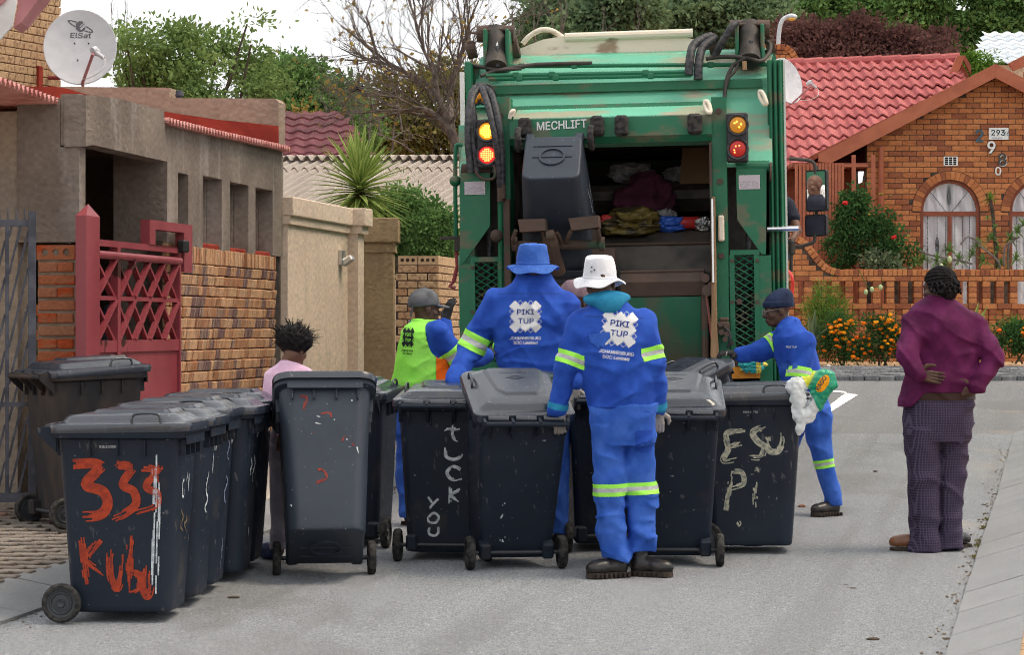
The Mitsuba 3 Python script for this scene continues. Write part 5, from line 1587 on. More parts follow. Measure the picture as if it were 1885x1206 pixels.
def crown(clumps, n, size, seed, elong=2.0, hollow=0.35, droop=-0.1, noise_s=1.2, gap=0.42, tuft=0.42, flat=0.55, per=70):
    """Leaves in small tufts scattered through overlapping ellipsoids (centre, radii); noise leaves gaps between the tufts."""
    r = np.random.default_rng(seed)
    vol = np.array([np.prod(c[1])**0.72 for c in clumps])
    P_, D_, T_ = [], [], []
    for (c, rad), w_ in zip(clumps, vol / vol.sum()):
        m = max(int(n * w_ / per), 3)
        u = r.normal(0, 1, (m * 4, 3))
        u /= np.linalg.norm(u, axis=1, keepdims=True)
        q = u * (hollow + (1 - hollow) * r.random((m * 4, 1)))**0.6
        ctr = np.asarray(c) + q * np.asarray(rad) * (1 + 0.5 * (meshkit.noise(u * 2.5 + np.asarray(c), seed)[:, None] - 0.4))
        keep = meshkit.fbm(ctr * noise_s, 3, seed) > gap
        ctr, u = ctr[keep][:m], u[keep][:m]
        if not len(ctr): continue
        tr = tuft * r.uniform(0.5, 1.3, (len(ctr), 1, 1))
        g = r.normal(0, 0.5, (len(ctr), per, 3))
        pts = ctr[:, None] + g * tr * [1, 1, flat]
        P_.append(pts.reshape(-1, 3))
        D_.append((u[:, None] * 0.4 + g * 0.8).reshape(-1, 3))
        tone = r.normal(0.5, 0.2, (len(ctr), 1)) + 0.12 * r.normal(0, 1, (len(ctr), per))
        T_.append(tone.reshape(-1))
    pts, dirs, tone = np.vstack(P_), np.vstack(D_), np.concatenate(T_)
    v, f = leaves(pts, dirs + [0, 0, droop], size, r, elong)
    uv = np.repeat(np.column_stack([np.clip(tone, 0, 1), np.zeros(len(pts))]), 4, axis=0)
    return tm(v, f), uv, pts


def branchy(base, tip_dir, length, radius, depth, r, spread=0.6, shrink=0.72, kids=3, up=0.15, jit=0.12):
    """A recursive bare branch system: list of (points, radii)."""
    out = []
    p = np.array(base, float)
    d = np.array(tip_dir, float); d /= np.linalg.norm(d)
    n = 5
    pts = [p.copy()]
    for i in range(n):
        d = d + r.normal(0, jit, 3) + [0, 0, up * 0.15]
        d /= np.linalg.norm(d)
        p = p + d * length / n
        pts.append(p.copy())
    rad = np.linspace(radius, radius * 0.55, n + 1)
    out.append((np.array(pts), rad))
    if depth > 0:
        for k in range(kids):
            t = r.uniform(0.3, 1.0) if k else 1.0
            i = min(int(t * n), n)
            nd = d + r.normal(0, spread, 3) + [0, 0, up]
            out += branchy(pts[i], nd, length * shrink * r.uniform(0.75, 1.15), rad[i] * 0.72, depth - 1, r, spread, shrink, kids, up, jit)
    return out


def wood(branches, sides=(6, 4, 3)):
    return cat([tube(p, ra, 7 if ra[0] > 0.06 else 4 if ra[0] > 0.015 else 3, caps=ra[0] > 0.06) for p, ra in branches])


def limb_to(base, targets, r0, r):
    """A trunk with limbs bending out to each target."""
    br = []
    base = np.asarray(base, float)
    for t in targets:
        t = np.asarray(t, float)
        m = base + (t - base) * [0.25, 0.25, 0.55] + r.normal(0, 0.15, 3)
        pth = smooth_path([base, base + [0, 0, (t - base)[2] * 0.25], m, t], 5)
        br.append((pth, np.linspace(r0, r0 * 0.18, len(pth))))
        br += branchy(pth[-4], t - m, np.linalg.norm(t - m) * 0.3, r0 * 0.2, 2, r, 0.5, 0.7, 3)
    return br


def tree(name, label, d, clumps, n, size, mat_leaf, seed, ground_px=None, trunk=0.16, bark='bark_brown', group=None, **kw):
    """clumps: (px, py, rx px, ry px, depth offset) in the photograph, turned into ellipsoids at distance d."""
    r = np.random.default_rng(seed)
    k = thing(name, label, 'tree', group)
    s = d / FOCAL
    cl = [(P(a, b, d) + [0, e * 1.0, 0], (rx_ * s, max(rx_, ry_) * s * 0.85, ry_ * s)) for a, b, rx_, ry_, e in clumps]
    m, uv, pts = crown(cl, n, size, seed, **kw)
    cx_ = np.mean([c[0] for c in cl], axis=0) if ground_px is None else P(ground_px, 600, d)
    base = np.array([cx_[0], d, 0.4])
    part(k, 'trunk', wood(limb_to(base, [c[0] for c in cl], trunk, r)), bark)
    part(k, 'crown', m, mat_leaf, uv=uv)
    return k, cl, pts


# --- left: feathery acacia-like trees
tree('feathery_tree', 'feathery green tree with flat spreading sprays behind the plastered house', 46,
     [(300, 68, 70, 20, 0), (390, 62, 45, 14, 1), (455, 44, 32, 7, 0), (250, 98, 42, 22, -1), (330, 110, 85, 30, 0), (420, 105, 60, 34, 1), (230, 130, 40, 26, 0), (290, 165, 80, 40, 1), (400, 160, 90, 40, 0), (250, 52, 30, 9, 0), (480, 140, 40, 34, 1), (462, 82, 22, 9, 0)],
     11500, 0.12, 'leaf_acacia', 11, ground_px=330, trunk=0.10, elong=1.9, gap=0.52, noise_s=1.3, flat=0.4)
tree('leafy_tree', 'rounded bright green tree left of the bare tree', 54,
     [(540, 140, 50, 36, 0), (600, 170, 50, 32, 1), (560, 210, 90, 45, 0), (512, 112, 24, 14, 1), (632, 190, 28, 18, 0), (500, 180, 50, 60, 0), (625, 235, 60, 30, 2)],
     17000, 0.14, 'leaf_green', 12, ground_px=560, trunk=0.10, elong=1.8, gap=0.44)
k, cl, pts = tree('small_autumn_tree', 'small half-bare tree with yellow leaves beside the end of the parapet', 49.5,
     [(555, 225, 36, 22, 0), (590, 250, 28, 16, 0), (535, 255, 26, 16, 0)], 800, 0.13, 'leaf_yellow', 13, ground_px=560, trunk=0.08, bark='twig_grey', elong=1.5, gap=0.3, per=14, tuft=0.5)
r = np.random.default_rng(5)
br = []
for px in (548, 565, 578, 535):
    br += branchy(P(px, 300, 49.5), (r.normal(0, .35), 0, 1), 0.55, 0.018, 3, r, 0.5, 0.72, 4)
part(k, 'twigs', wood(br), 'twig_grey')
pk = thing('bare_poplar', 'thin leafless twig tops showing above the satellite dish', 'tree')
br = []
for px, top in ((209, 5), (226, 2), (231, 20), (218, 30)):
    b0 = P(px, 130, 60)
    br += branchy(b0, (0.02, 0, 1), (130 - top) * 60 / FOCAL, 0.014, 1, r, 0.2, 0.22, 7, 0.6, 0.03)
br.append((np.array([P(220, 600, 60), P(219, 128, 60)]), np.array([0.1, 0.04])))
part(pk, 'branches', wood(br), 'twig_grey')

# --- the big bare tree left of the truck
bt = thing('bare_tree', 'large mostly bare grey tree with a few yellow leaves left of the truck', 'tree')
r = np.random.default_rng(21)
bd_ = 47.0
main = [P(862, 420, bd_), P(850, 300, bd_), P(838, 262, bd_), P(822, 228, bd_), P(800, 212, bd_), P(775, 200, bd_ - .5), P(740, 205, bd_ - .5)]
m2 = [P(846, 290, bd_), P(830, 240, bd_), P(812, 190, bd_), P(790, 160, bd_ + .4), P(760, 140, bd_ + .4), P(720, 118, bd_ + .5), P(690, 95, bd_)]
m3 = [P(830, 238, bd_), P(828, 190, bd_ + 1), P(835, 140, bd_ + 1), P(850, 100, bd_ + 1), P(866, 60, bd_ + 1)]
m4 = [P(808, 185, bd_), P(800, 140, bd_), P(780, 90, bd_), P(765, 50, bd_)]
br = []
for pth, r0 in ((main, 0.15), (m2, 0.09), (m3, 0.09), (m4, 0.05)):
    sp_ = smooth_path(pth, 5)
    br.append((sp_, np.linspace(r0, r0 * 0.25, len(sp_))))
    for i in range(4, len(sp_), 2):
        dd = sp_[i] - sp_[i - 3]
        br += branchy(sp_[i], dd / np.linalg.norm(dd) + r.normal(0, .75, 3) * [1, .6, .8] + [-0.15, 0, 0.25], r.uniform(0.7, 1.3), 0.026, 3, r, 0.45, 0.74, 3, 0.12, 0.10)
br += branchy(P(700, 120, bd_), (-0.5, 0, 0.9), 1.0, 0.03, 3, r, 0.35, 0.75, 3, 0.2)
br += branchy(P(695, 98, bd_), (-0.8, 0, 0.6), 0.9, 0.02, 3, r, 0.35, 0.75, 3, 0.1)
br += branchy(P(770, 60, bd_), (0.1, 0, 1), 0.8, 0.02, 3, r, 0.35, 0.75, 3, 0.2)
br += branchy(P(745, 206, bd_), (-1, 0, 0.2), 1.2, 0.03, 3, r, 0.35, 0.75, 4, 0.1)
br.append((np.array([P(868, 700, bd_), P(862, 418, bd_)]), np.array([0.2, 0.16])))
part(bt, 'branches', wood(br), 'bark_grey')
tw_pts = np.vstack([p[-2:] for p, ra in br if ra[0] < 0.02])
sel = tw_pts[r.random(len(tw_pts)) < 0.09]
v, f = leaves(sel, r.normal(0, 1, sel.shape), 0.11, r, 1.5)
part(bt, 'yellow_leaves', tm(v, f), 'leaf_yellow', uv=np.repeat(r.random((len(sel), 2)), 4, axis=0))
# dense twiggy shrub tree below it
gt_ = thing('twiggy_tree', 'low grey leafless twiggy tree behind the corrugated roof', 'tree')
br = []
for px, py in ((640, 280), (680, 285), (720, 285), (600, 285), (760, 280), (655, 250), (700, 250), (740, 240)):
    br += branchy(P(px, py, 50), (r.normal(-0.3, .4), 0, 0.8), 0.85, 0.025, 4, r, 0.6, 0.74, 3, 0.1)
br.append((np.array([P(680, 700, 50), P(680, 270, 50)]), np.array([0.14, 0.06])))
part(gt_, 'branches', wood(br), 'twig_grey')
tree('olive_tree', 'yellowing olive green tree behind the branches of the bare tree', 58,
     [(760, 240, 70, 50, 0), (820, 200, 60, 60, 0), (700, 180, 50, 50, 1), (700, 250, 70, 40, 1), (800, 270, 70, 40, 0), (790, 150, 50, 40, 2), (840, 130, 40, 40, 2)],
     13000, 0.15, 'leaf_olive', 14, ground_px=770, trunk=0.15, bark='bark_grey', elong=1.8, gap=0.47, noise_s=1.4)
tree('backdrop_tree', 'deep green tree low behind the small autumn tree', 63,
     [(560, 270, 90, 50, 0), (660, 240, 70, 50, 0), (480, 230, 60, 60, 1), (700, 290, 90, 40, 0), (650, 195, 40, 30, 0)], 16000, 0.16, 'leaf_dark', 15, ground_px=600, elong=1.8, gap=0.36)

# --- tall trees behind the truck and the red roof
tall = [('tall_tree', 'tall dark green tree rising behind the middle of the truck roof', 78, [(1090, 50, 70, 45, 0), (1020, 20, 60, 30, 1), (1150, 15, 70, 40, 0), (1060, 95, 80, 40, 0), (980, 70, 40, 40, 1)], 'leaf_hazed', 31),
        ('tall_tree', 'tall dense green tree above the right end of the truck roof', 82, [(1260, 40, 80, 50, 0), (1330, 20, 70, 40, 0), (1210, 85, 70, 40, 1), (1320, 80, 80, 40, 0), (1400, 40, 60, 50, 0)], 'leaf_hazed', 32),
        ('tall_tree', 'tall grey green tree behind the maroon-leaved tree', 86, [(1500, 5, 90, 40, 0), (1430, 30, 50, 40, 0), (1580, 20, 80, 40, 0), (1650, 50, 60, 50, 1), (1540, 40, 60, 40, 0)], 'leaf_green', 33),
        ('tall_tree', 'tall loose green tree with sky showing through at the upper right', 84, [(1700, 10, 60, 50, 0), (1780, 30, 60, 50, 0), (1850, 40, 60, 60, 0), (1740, 70, 50, 40, 0), (1820, 85, 60, 30, 0), (1890, 10, 50, 40, 0)], 'leaf_green', 34)]
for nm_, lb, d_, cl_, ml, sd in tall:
    tree(nm_, lb, d_, cl_, 22000, 0.23, ml, sd, trunk=0.3, bark='bark_grey', elong=1.7, gap=0.43 if ml == 'leaf_hazed' else 0.48, noise_s=0.8, group=None)
tree('maroon_tree', 'broad maroon-leaved tree behind the red tiled roof', 66,
     [(1500, 85, 70, 35, 0), (1570, 75, 70, 45, 0), (1640, 90, 60, 40, 0), (1480, 50, 35, 20, 1), (1540, 110, 110, 30, 0), (1710, 100, 50, 25, 0), (1740, 65, 24, 16, 1), (1660, 120, 90, 25, 0)],
     26000, 0.15, 'leaf_maroon', 35, ground_px=1580, elong=1.8, gap=0.36)
tree('small_conifer', 'small bright green conifer beside the pale blue roof', 56, [(1800, 115, 24, 26, 0), (1790, 140, 34, 20, 0)], 3500, 0.10, 'leaf_bright', 36, elong=2.5, gap=0.3, tuft=0.2)
# bare twigs in front of the tall trees, above the truck
tb_ = thing('bare_crown_tree', 'leafless purple-grey tree rising behind the cream plate on the truck roof', 'tree')
br = []
for px in (900, 940, 985, 1035, 870, 1110, 1170):
    top = 5 if px < 1060 else 40
    br += branchy(P(px, 120, 70), (r.normal(0, .1), 0, 1), (120 - top) * 70 / FOCAL * 0.6, 0.035, 4, r, 0.4, 0.7, 3, 0.35, 0.08)
br.append((np.array([P(960, 700, 70), P(960, 120, 70)]), np.array([0.25, 0.12])))
part(tb_, 'branches', wood(br), 'twig_grey')

# --- yucca, clipped bush behind the tan wall
yk = thing('yucca', 'spiky variegated yucca standing behind the tan garden wall', 'plant')
yd = 24.9
yc = P(662, 338, yd)
r = np.random.default_rng(41)
Vv, Ff, Uu = [], [], []
V2, F2, U2 = [], [], []
N = 150
for i in range(N):
    el = math.radians(88 - 118 * (i / N)**0.8) if i else math.pi / 2
    az = i * 2.39996
    L_ = 0.62 * r.uniform(0.8, 1.08) * (0.9 if el > 1.3 else 1.0)
    d0 = np.array([math.cos(az) * math.cos(el), math.sin(az) * math.cos(el), math.sin(el)])
    side = np.cross(d0, [0, 0, 1.0]); side /= np.linalg.norm(side) + 1e-9
    up = np.cross(side, d0)
    o = yc + [0, 0, -0.10 + 0.14 * math.sin(el)]
    ts = np.array([0.03, 0.25, 0.5, 0.75, 1.0])
    wd = np.array([0.020, 0.027, 0.025, 0.016, 0.001])
    for (Vx, Fx, Ux, wa, wb, lift) in ((Vv, Ff, Uu, -1, 1, 0.0), ):
        c0 = len(Vx)
        for t, w_ in zip(ts, wd):
            c = o + d0 * L_ * t - np.array([0, 0, 1]) * 0.08 * t * t * max(0, math.cos(el))
            Vx += [c - side * w_ + up * w_ * 0.35, c, c + side * w_ + up * w_ * 0.35]
            Ux += [(0.95, 0), (0.12, 0), (0.95, 0)]
        for k_ in range(4):
            b0 = c0 + k_ * 3
            for q in (0, 1): Fx += [(b0 + q, b0 + q + 1, b0 + q + 4), (b0 + q, b0 + q + 4, b0 + q + 3)]
part(yk, 'trunk', tube([P(663, 600, yd), P(662, 400, yd), yc + [0, 0, -.05]], [0.06, 0.06, 0.05], 10), 'bark_brown')
Vv, Ff, Uu = np.array(Vv), np.array(Ff), np.array(Uu)
for i in range(N): part(yk, 'leaf', tm(Vv[i * 15:i * 15 + 15], Ff[:16]), 'leaf_yucca', smooth=True, uv=Uu[i * 15:i * 15 + 15])
bk = thing('clipped_bush', 'dense rounded dark green bush between the yucca and the truck', 'bush')
s_ = 28.5 / FOCAL
m, uv, _ = crown([(P(775, 425, 28.5), (60 * s_, 60 * s_, 62 * s_)), (P(740, 400, 28.5), (50 * s_, 50 * s_, 50 * s_)), (P(800, 460, 28.5), (50 * s_, 50 * s_, 50 * s_)), (P(730, 450, 28.5), (50 * s_, 50 * s_, 50 * s_))], 15000, 0.055, 42, elong=1.5, hollow=0.6, gap=0.3, noise_s=4, tuft=0.11, flat=0.9, per=40)
part(bk, 'foliage', m, 'leaf_green', uv=uv)
part(bk, 'inner_foliage', xf(trimesh.creation.icosphere(3, 1.0), np.diag([52 * s_, 50 * s_, 54 * s_]), P(772, 440, 28.5)), 'leaf_green', uv=np.full((642, 2), 0.5))
part(bk, 'stem', tube([P(770, 640, 28.5), P(770, 440, 28.5)], 0.06, 8), 'bark_brown')


# --- garden in front of the brick house
def bush(name, label, d, clumps, n, size, ml, seed, **kw):
    k = thing(name, label, 'plant')
    s = d / FOCAL
    cl = [(P(a, b, d), (rx_ * s, 0.8 * max(rx_, ry_) * s, ry_ * s)) for a, b, rx_, ry_ in clumps]
    m, uv, pts = crown(cl, n, size, seed, **{'noise_s': 4, 'gap': 0.36, 'tuft': 0.13, 'flat': 0.9, 'per': 40, **kw})
    part(k, 'foliage', m, ml, uv=uv)
    r = np.random.default_rng(seed)
    b0 = np.array([np.mean([c[0][0] for c in cl]), d, min(c[0][2] - c[1][2] for c in cl) - 0.15])
    part(k, 'stem', wood(sum([[(smooth_path([b0 + r.normal(0, .04, 3) * [1, 1, 0], (b0 + c[0]) / 2 + r.normal(0, .05, 3), c[0] + [0, 0, c[1][2] * .5]], 4), np.linspace(0.018, 0.006, 9))] for c in cl], [])), 'bark_brown')
    return k, cl, pts


def dots(k, name, pts, rad, bsdf, seed, sub=1):
    r = np.random.default_rng(seed)
    ms, uv = [], []
    for p in pts:
        m = trimesh.creation.icosphere(sub, 1.0)
        m.vertices = m.vertices * (1 + 0.25 * r.normal(0, 1, (len(m.vertices), 1))) * rad * r.uniform(0.75, 1.2) * [1, 1, 0.65] + p
        part(k, name, m, bsdf, uv=np.tile((r.random(), 0), (len(m.vertices), 1)))


k, cl, pts = bush('rose_bush', 'large dark shrub with a red bloom in front of the bar fence', 38.4, [(1580, 400, 42, 45), (1610, 440, 60, 45), (1555, 450, 32, 45), (1640, 470, 45, 26), (1575, 365, 25, 20)], 7000, 0.075, 'leaf_dark', 51)
dots(k, 'bloom', [P(1645, 437, 38.0), P(1556, 373, 38.0)], 0.055, 'red_petal', 1)
dots(k, 'yellow_bloom', [P(q[0], q[1], 38.0) for q in ((1622, 357), (1632, 380), (1672, 435), (1600, 395), (1640, 360))], 0.03, 'leaf_yellow', 2)
bush('grey_shrub', 'pale grey green shrub peeping over the slotted wall', 38.1, [(1620, 480, 22, 22), (1640, 490, 20, 12)], 1500, 0.08, 'leaf_grey', 52)


def rosette(parent, name, c, n, L_, w_, ml, seed, el0=80, el1=10, droop=0.1, tones=(0.9, 0.15), curl=0.0):
    r = np.random.default_rng(seed)
    V_, F_, U_ = [], [], []
    for i in range(n):
        el = math.radians(el0 + (el1 - el0) * i / max(n - 1, 1)) + r.normal(0, 0.08)
        az = i * 2.39996 + r.normal(0, 0.2)
        d0 = np.array([math.cos(az) * math.cos(el), math.sin(az) * math.cos(el), math.sin(el)])
        side = np.cross(d0, [0, 0, 1.0]); side /= np.linalg.norm(side) + 1e-9
        up = np.cross(side, d0)
        l_ = L_ * r.uniform(0.8, 1.15)
        c0 = len(V_)
        for t, f_ in ((0, .7), (0.3, 1), (0.65, .75), (1, 0.03)):
            q = c + d0 * l_ * t + [0, 0, -droop * l_ * t * t + curl * l_ * t**3]
            V_ += [q - side * w_ * f_ + up * w_ * f_ * .5, q, q + side * w_ * f_ + up * w_ * f_ * .5]
            U_ += [(tones[0], 0), (tones[1], 0), (tones[0], 0)]
        for k_ in range(3):
            b0 = c0 + k_ * 3
            for q in (0, 1): F_ += [(b0 + q, b0 + q + 1, b0 + q + 4), (b0 + q, b0 + q + 4, b0 + q + 3)]
    if name == 'leaf':
        for i in range(n): part(parent, name, tm(V_[i * 12:i * 12 + 12], F_[:12]), ml, smooth=True, uv=np.array(U_[i * 12:i * 12 + 12]))
        return
    return part(parent, name, tm(V_, F_), ml, smooth=True, uv=np.array(U_))


al = thing('aloe_thicket', 'tangled aloes with bare stems below the first arched window', 'plant')
r = np.random.default_rng(61)
for i, (px, py) in enumerate(((1725, 480), (1748, 462), (1765, 480), (1790, 470), (1810, 482), (1700, 478), (1836, 462), (1825, 440), (1685, 485), (1740, 488), (1800, 452), (1842, 488), (1870, 478))):
    rosette(al, 'rosette', P(px, py, 38.3 + r.uniform(-.2, .3)), 22, 0.20, 0.016, 'leaf_green', 100 + i, 85, -25, 0.25, (0.8, 0.4))
for pth in ([(1690, 460), (1715, 470), (1760, 478), (1790, 486)], [(1768, 450), (1782, 436), (1805, 448)], [(1848, 490), (1850, 455), (1868, 442)], [(1800, 450), (1835, 478), (1842, 495)]):
    part(al, 'stem', tube(smooth_path([P(a, b, 38.3) for a, b in pth], 4), 0.016, 6), 'twig_grey')
for i, (px, py) in enumerate(((1748, 478), (1733, 492))):
    part(al, 'fruit', xf(trimesh.creation.icosphere(2, 1.0), np.diag([.035, .035, .06]), P(px, py, 38.0)), 'fruit_green', smooth=True)
ta = thing('tall_aloe', 'tall thin aloe with tufted tip standing between the two arched windows', 'plant')
part(ta, 'stem', tube(smooth_path([P(1836, 500, 38.6), P(1832, 450, 38.6), P(1828, 400, 38.6), P(1823, 368, 38.6)], 4), [0.03] * 13, 7), 'bark_brown')
rosette(ta, 'rosette', P(1823, 366, 38.6), 20, 0.17, 0.016, 'leaf_bright', 71, 85, -20, 0.2, (0.8, 0.4))
for i, (px, py) in enumerate(((1818, 402), (1832, 418), (1824, 438))):
    rosette(ta, 'rosette', P(px, py, 38.5), 9, 0.11, 0.012, 'leaf_green', 72 + i, 60, -20, 0.2, (0.8, 0.4))
ta2 = thing('tall_aloe', 'bare-stemmed aloe in front of the second arched window at the right edge', 'plant')
part(ta2, 'stem', tube(smooth_path([P(1856, 500, 38.6), P(1855, 470, 38.6), P(1860, 445, 38.6), P(1876, 436, 38.6)], 4), 0.02, 7), 'twig_grey')
for i, (px, py) in enumerate(((1872, 428), (1860, 440), (1884, 415))):
    rosette(ta2, 'rosette', P(px, py, 38.5), 18, 0.2, 0.018, 'leaf_green', 76 + i, 80, -30, 0.2, (0.8, 0.4))

# --- outside the garden wall
bush('fennel_bush', 'feathery light green bush in front of the slotted wall, right of the truck', 36.6, [(1520, 555, 24, 26), (1545, 570, 20, 22), (1500, 580, 22, 30), (1530, 600, 36, 26), (1512, 535, 12, 14)], 5200, 0.055, 'leaf_bright', 81, elong=4.5, gap=0.4)
for lb, cl_, nfl, sd in (('clump of orange marigolds left of the pair, beside the spiky agave', [(1540, 630, 34, 30), (1570, 635, 24, 26), (1548, 600, 24, 18)], 62, 91), ('clump of orange marigolds between the agave and the maroon-shirted person', [(1620, 625, 36, 30), (1650, 630, 26, 28), (1620, 600, 30, 16)], 66, 92), ('clump of orange marigolds at the far right edge', [(1862, 625, 32, 26), (1890, 620, 26, 30)], 30, 93)):
    k, cl, pts = bush('marigolds', lb, 36.2, cl_, 4200, 0.05, 'leaf_dark', sd)
    r = np.random.default_rng(sd)
    sel = pts[r.permutation(len(pts))]
    front = sel[sel[:, 1] < 36.15][:int(nfl * .8)]
    dots(k, 'flower', front + [0, -0.04, 0.02], 0.032, 'marigold', sd)
for lb, px, py, n_, L_, sd in (('grey spiky agave behind the worker in the beanie', 1497, 640, 16, 0.62, 95), ('striped agave rising behind the maroon-shirted person', 1790, 632, 22, 0.66, 96)):
    ag = thing('agave', lb, 'plant')
    rosette(ag, 'leaf', P(px, py, 36.4), n_, L_, 0.045, 'leaf_grey' if sd == 95 else 'leaf_yucca', sd, 85, 15, 0.12, (0.95, 0.1))
ag = thing('grass_clump', 'tuft of long green leaves by the wall at the far right', 'plant')
rosette(ag, 'leaf', P(1868, 625, 36.5), 46, 0.55, 0.02, 'leaf_bright', 97, 88, 25, 0.25, (0.7, 0.3))
tn = thing('gourd_vine', 'thin vine with pale green gourds hanging over the slotted wall', 'plant')
part(tn, 'vine', tube(smooth_path([P(1580, 496, 37.2), P(1590, 515, 37.2), P(1600, 530, 37.2), P(1622, 526, 37.2)], 5), 0.006, 5), 'leaf_green', uv=np.zeros((16 * 5 + 2, 2)))
for px, py in ((1594, 538), (1605, 533), (1621, 529)):
    part(tn, 'gourd', xf(trimesh.creation.icosphere(2, 1.0), np.diag([.032, .032, .045]), P(px, py, 37.2)), 'fruit_green', smooth=True)
# paper scraps on the sand
for i, (px, py, lb) in enumerate(((1533, 670, 'white plastic scrap lying on the sand, the nearer of two by the marigolds'), (1532, 668, 'crumpled white scrap lying on the sand just behind the flat one'))):
    c = P(px, py + (8 if i == 0 else 0), 35.0); c[2] = float(gz(35.0)) + 0.075
    m = trimesh.creation.icosphere(2, 1.0)
    m.vertices = m.vertices * (0.6 + 0.8 * meshkit.noise(m.vertices * 2.1, i)[:, None]) * ([0.09, 0.06, 0.02] if i == 0 else [0.04, 0.04, 0.04]) + c + ([0, 0, 0] if i == 0 else [-0.02, 0.25, 0.03])
    whole('scrap', m, 'white_paint', lb, 'litter')
bc = P(661, 163, 46.5)
bird = thing('bird', 'small dark bird perched on a twig left of the bare tree', 'bird')
part(bird, 'body', solid(lambda p: smin(smin(sd_ell(p, bc, (0.075, 0.04, 0.035), ry(0.5)), sd_ell(p, bc + [0.06, 0, 0.05], (0.028, 0.026, 0.026)), 0.02), sd_cone(p, bc + [-.06, 0, -.03], bc + [-.15, 0, -.07], .016, .008), .02), bc - .2, bc + .2, .012), 'hair_black', smooth=True)
part(bird, 'beak', tube([bc + [.085, 0, .05], bc + [.115, 0, .045]], [.009, .001], 5), 'hair_black')
# ------------------------------------------------------------------ the refuse truck
mat('truck_green', lambda p, n, uv: mix(mix((0.004, 0.112, 0.050), (0.010, 0.15, 0.072), fbm(p.x * 1.3, p.y * 1.3, p.z * 1.3, 3)), (0.16, 0.10, 0.065), smoothstep(0.58, 0.74, fbm(p.x * 5.1, p.y * 5, p.z * 6.5, 5)) * 0.6), lambda p, n, uv: 0.34 + 0.3 * fbm(p.x * 7, p.y * 7, p.z * 7, 3), 0.5)
mat('truck_skylit', lambda p, n, uv: mix(mix((0.10, 0.40, 0.26), (0.17, 0.48, 0.34), fbm(p.x * 1.7, p.y * 1.7, p.z * 1.7, 3)), (0.38, 0.25, 0.18), smoothstep(0.47, 0.66, fbm(p.x * 2.1, p.y * 2, p.z * 8, 5)) * 0.7), 0.5, 0.4)  # truck green with sky light mixed into the colour, under the rust
mat('rust_steel', lambda p, n, uv: mix(mix((0.052, 0.037, 0.03), (0.115, 0.072, 0.055), fbm(p.x * 6, p.y * 6, p.z * 6, 4)), (0.03, 0.09, 0.055), smoothstep(0.62, 0.75, fbm(p.x * 4, p.y * 4, p.z * 9, 4)) * 0.7), 0.7, 0.35)
mat('black_steel', speck((0.03, 0.027, 0.025), (0.065, 0.054, 0.047), 8), 0.6, 0.35)
mat('hopper_steel', speck((0.03, 0.027, 0.024), (0.085, 0.072, 0.06), 6), 0.55, 0.35)
mat('cream_plate', lambda p, n, uv: mix((0.74, 0.66, 0.54), (0.24, 0.13, 0.075), smoothstep(0.56, 0.70, fbm(p.x * 5, p.y * 5, p.z * 8, 4)) * 0.8), 0.6, 0.35)
mat('hose_rubber', lambda p, n, uv: mix((0.02, 0.021, 0.025), (0.05, 0.05, 0.056), smoothstep(0.35, 0.65, fbm(p.x * 40, p.y * 40, p.z * 40, 2))), 0.55, 0.4)
mat('light_box', (0.022, 0.022, 0.026), 0.5, 0.4)
mat('amber_lens', (0.75, 0.30, 0.015), 0.25, 0.5)
mat('red_lens', (0.55, 0.02, 0.015), 0.25, 0.5)
mat('wood', lambda p, n, uv: mix((0.20, 0.115, 0.06), (0.36, 0.23, 0.13), noise(p.x * 60, p.y * 60, p.z * 3)), 0.8, 0.2)
mat('orange_paint', speck((0.62, 0.24, 0.015), (0.40, 0.16, 0.03), 9), 0.6, 0.35)
mat('chrome', (0.75, 0.75, 0.76), 0.18, 0.5, metallic=1.0)
mat('mirror_glass', (0.92, 0.92, 0.93), 0.02, 0.5, metallic=1.0)
mat('sticker', (0.50, 0.46, 0.50), 0.5, 0.4)
mat('sticker_print', (0.16, 0.15, 0.17), 0.6, 0.3)
mat('cab_white', (0.72, 0.72, 0.70), 0.35, 0.5)
mat('dark_glass', (0.02, 0.022, 0.025), 0.08, 0.6)
mat('grit_rubber', speck((0.05, 0.037, 0.03), (0.13, 0.095, 0.07), 20), 0.85, 0.2)
K = Wall((0, 1), (1, 1))
yawT = math.radians(-6.4)
K.R = rz(yawT) @ ry(math.radians(-0.9))
K.o = P(1150, 600, 18.75); K.o[2] = float(gz(18.9)) + 0.01
tk = thing('refuse_truck', 'large green rear-loading refuse truck with a bin raised at its hopper', 'truck')
def KP(px, py, y):
    x, z = K.at(px, py, y)
    return np.array([x, y, z])
def kpart(nm, m, bs, parent=None, smooth=False, **kw): return part(parent or tk, nm, K.put(m), bs, smooth=smooth, **kw)
def kpoly(nm, px, y0, y1, bs, parent=None, **kw): return part(parent or tk, nm, K.slab([K.at(*q, y0) for q in px], y0, y1), bs, **kw)
def kbox(px0, px1, py0, py1, y0, y1, ch=0.0):
    a, b = KP((px0 + px1) / 2, (py0 + py1) / 2, y0), None
    xa, xb = K.at(px0, (py0 + py1) / 2, y0)[0], K.at(px1, (py0 + py1) / 2, y0)[0]
    za, zb_ = K.at((px0 + px1) / 2, py1, y0)[1], K.at((px0 + px1) / 2, py0, y0)[1]
    return box(xa, xb, y0, y1, za, zb_, ch)
def kz(py, y, px=1150): return K.at(px, py, y)[1]
def kx(px, y, py=350): return K.at(px, py, y)[0]
def extr(prof, x0, x1):
    """A profile of (y, py) pairs swept across the truck."""
    yz = np.array([(y, kz(py, y)) for y, py in prof])
    m = poly(yz, x1 - x0)
    m.vertices = np.column_stack([x0 + m.vertices[:, 2], m.vertices[:, 0], m.vertices[:, 1]])
    return m
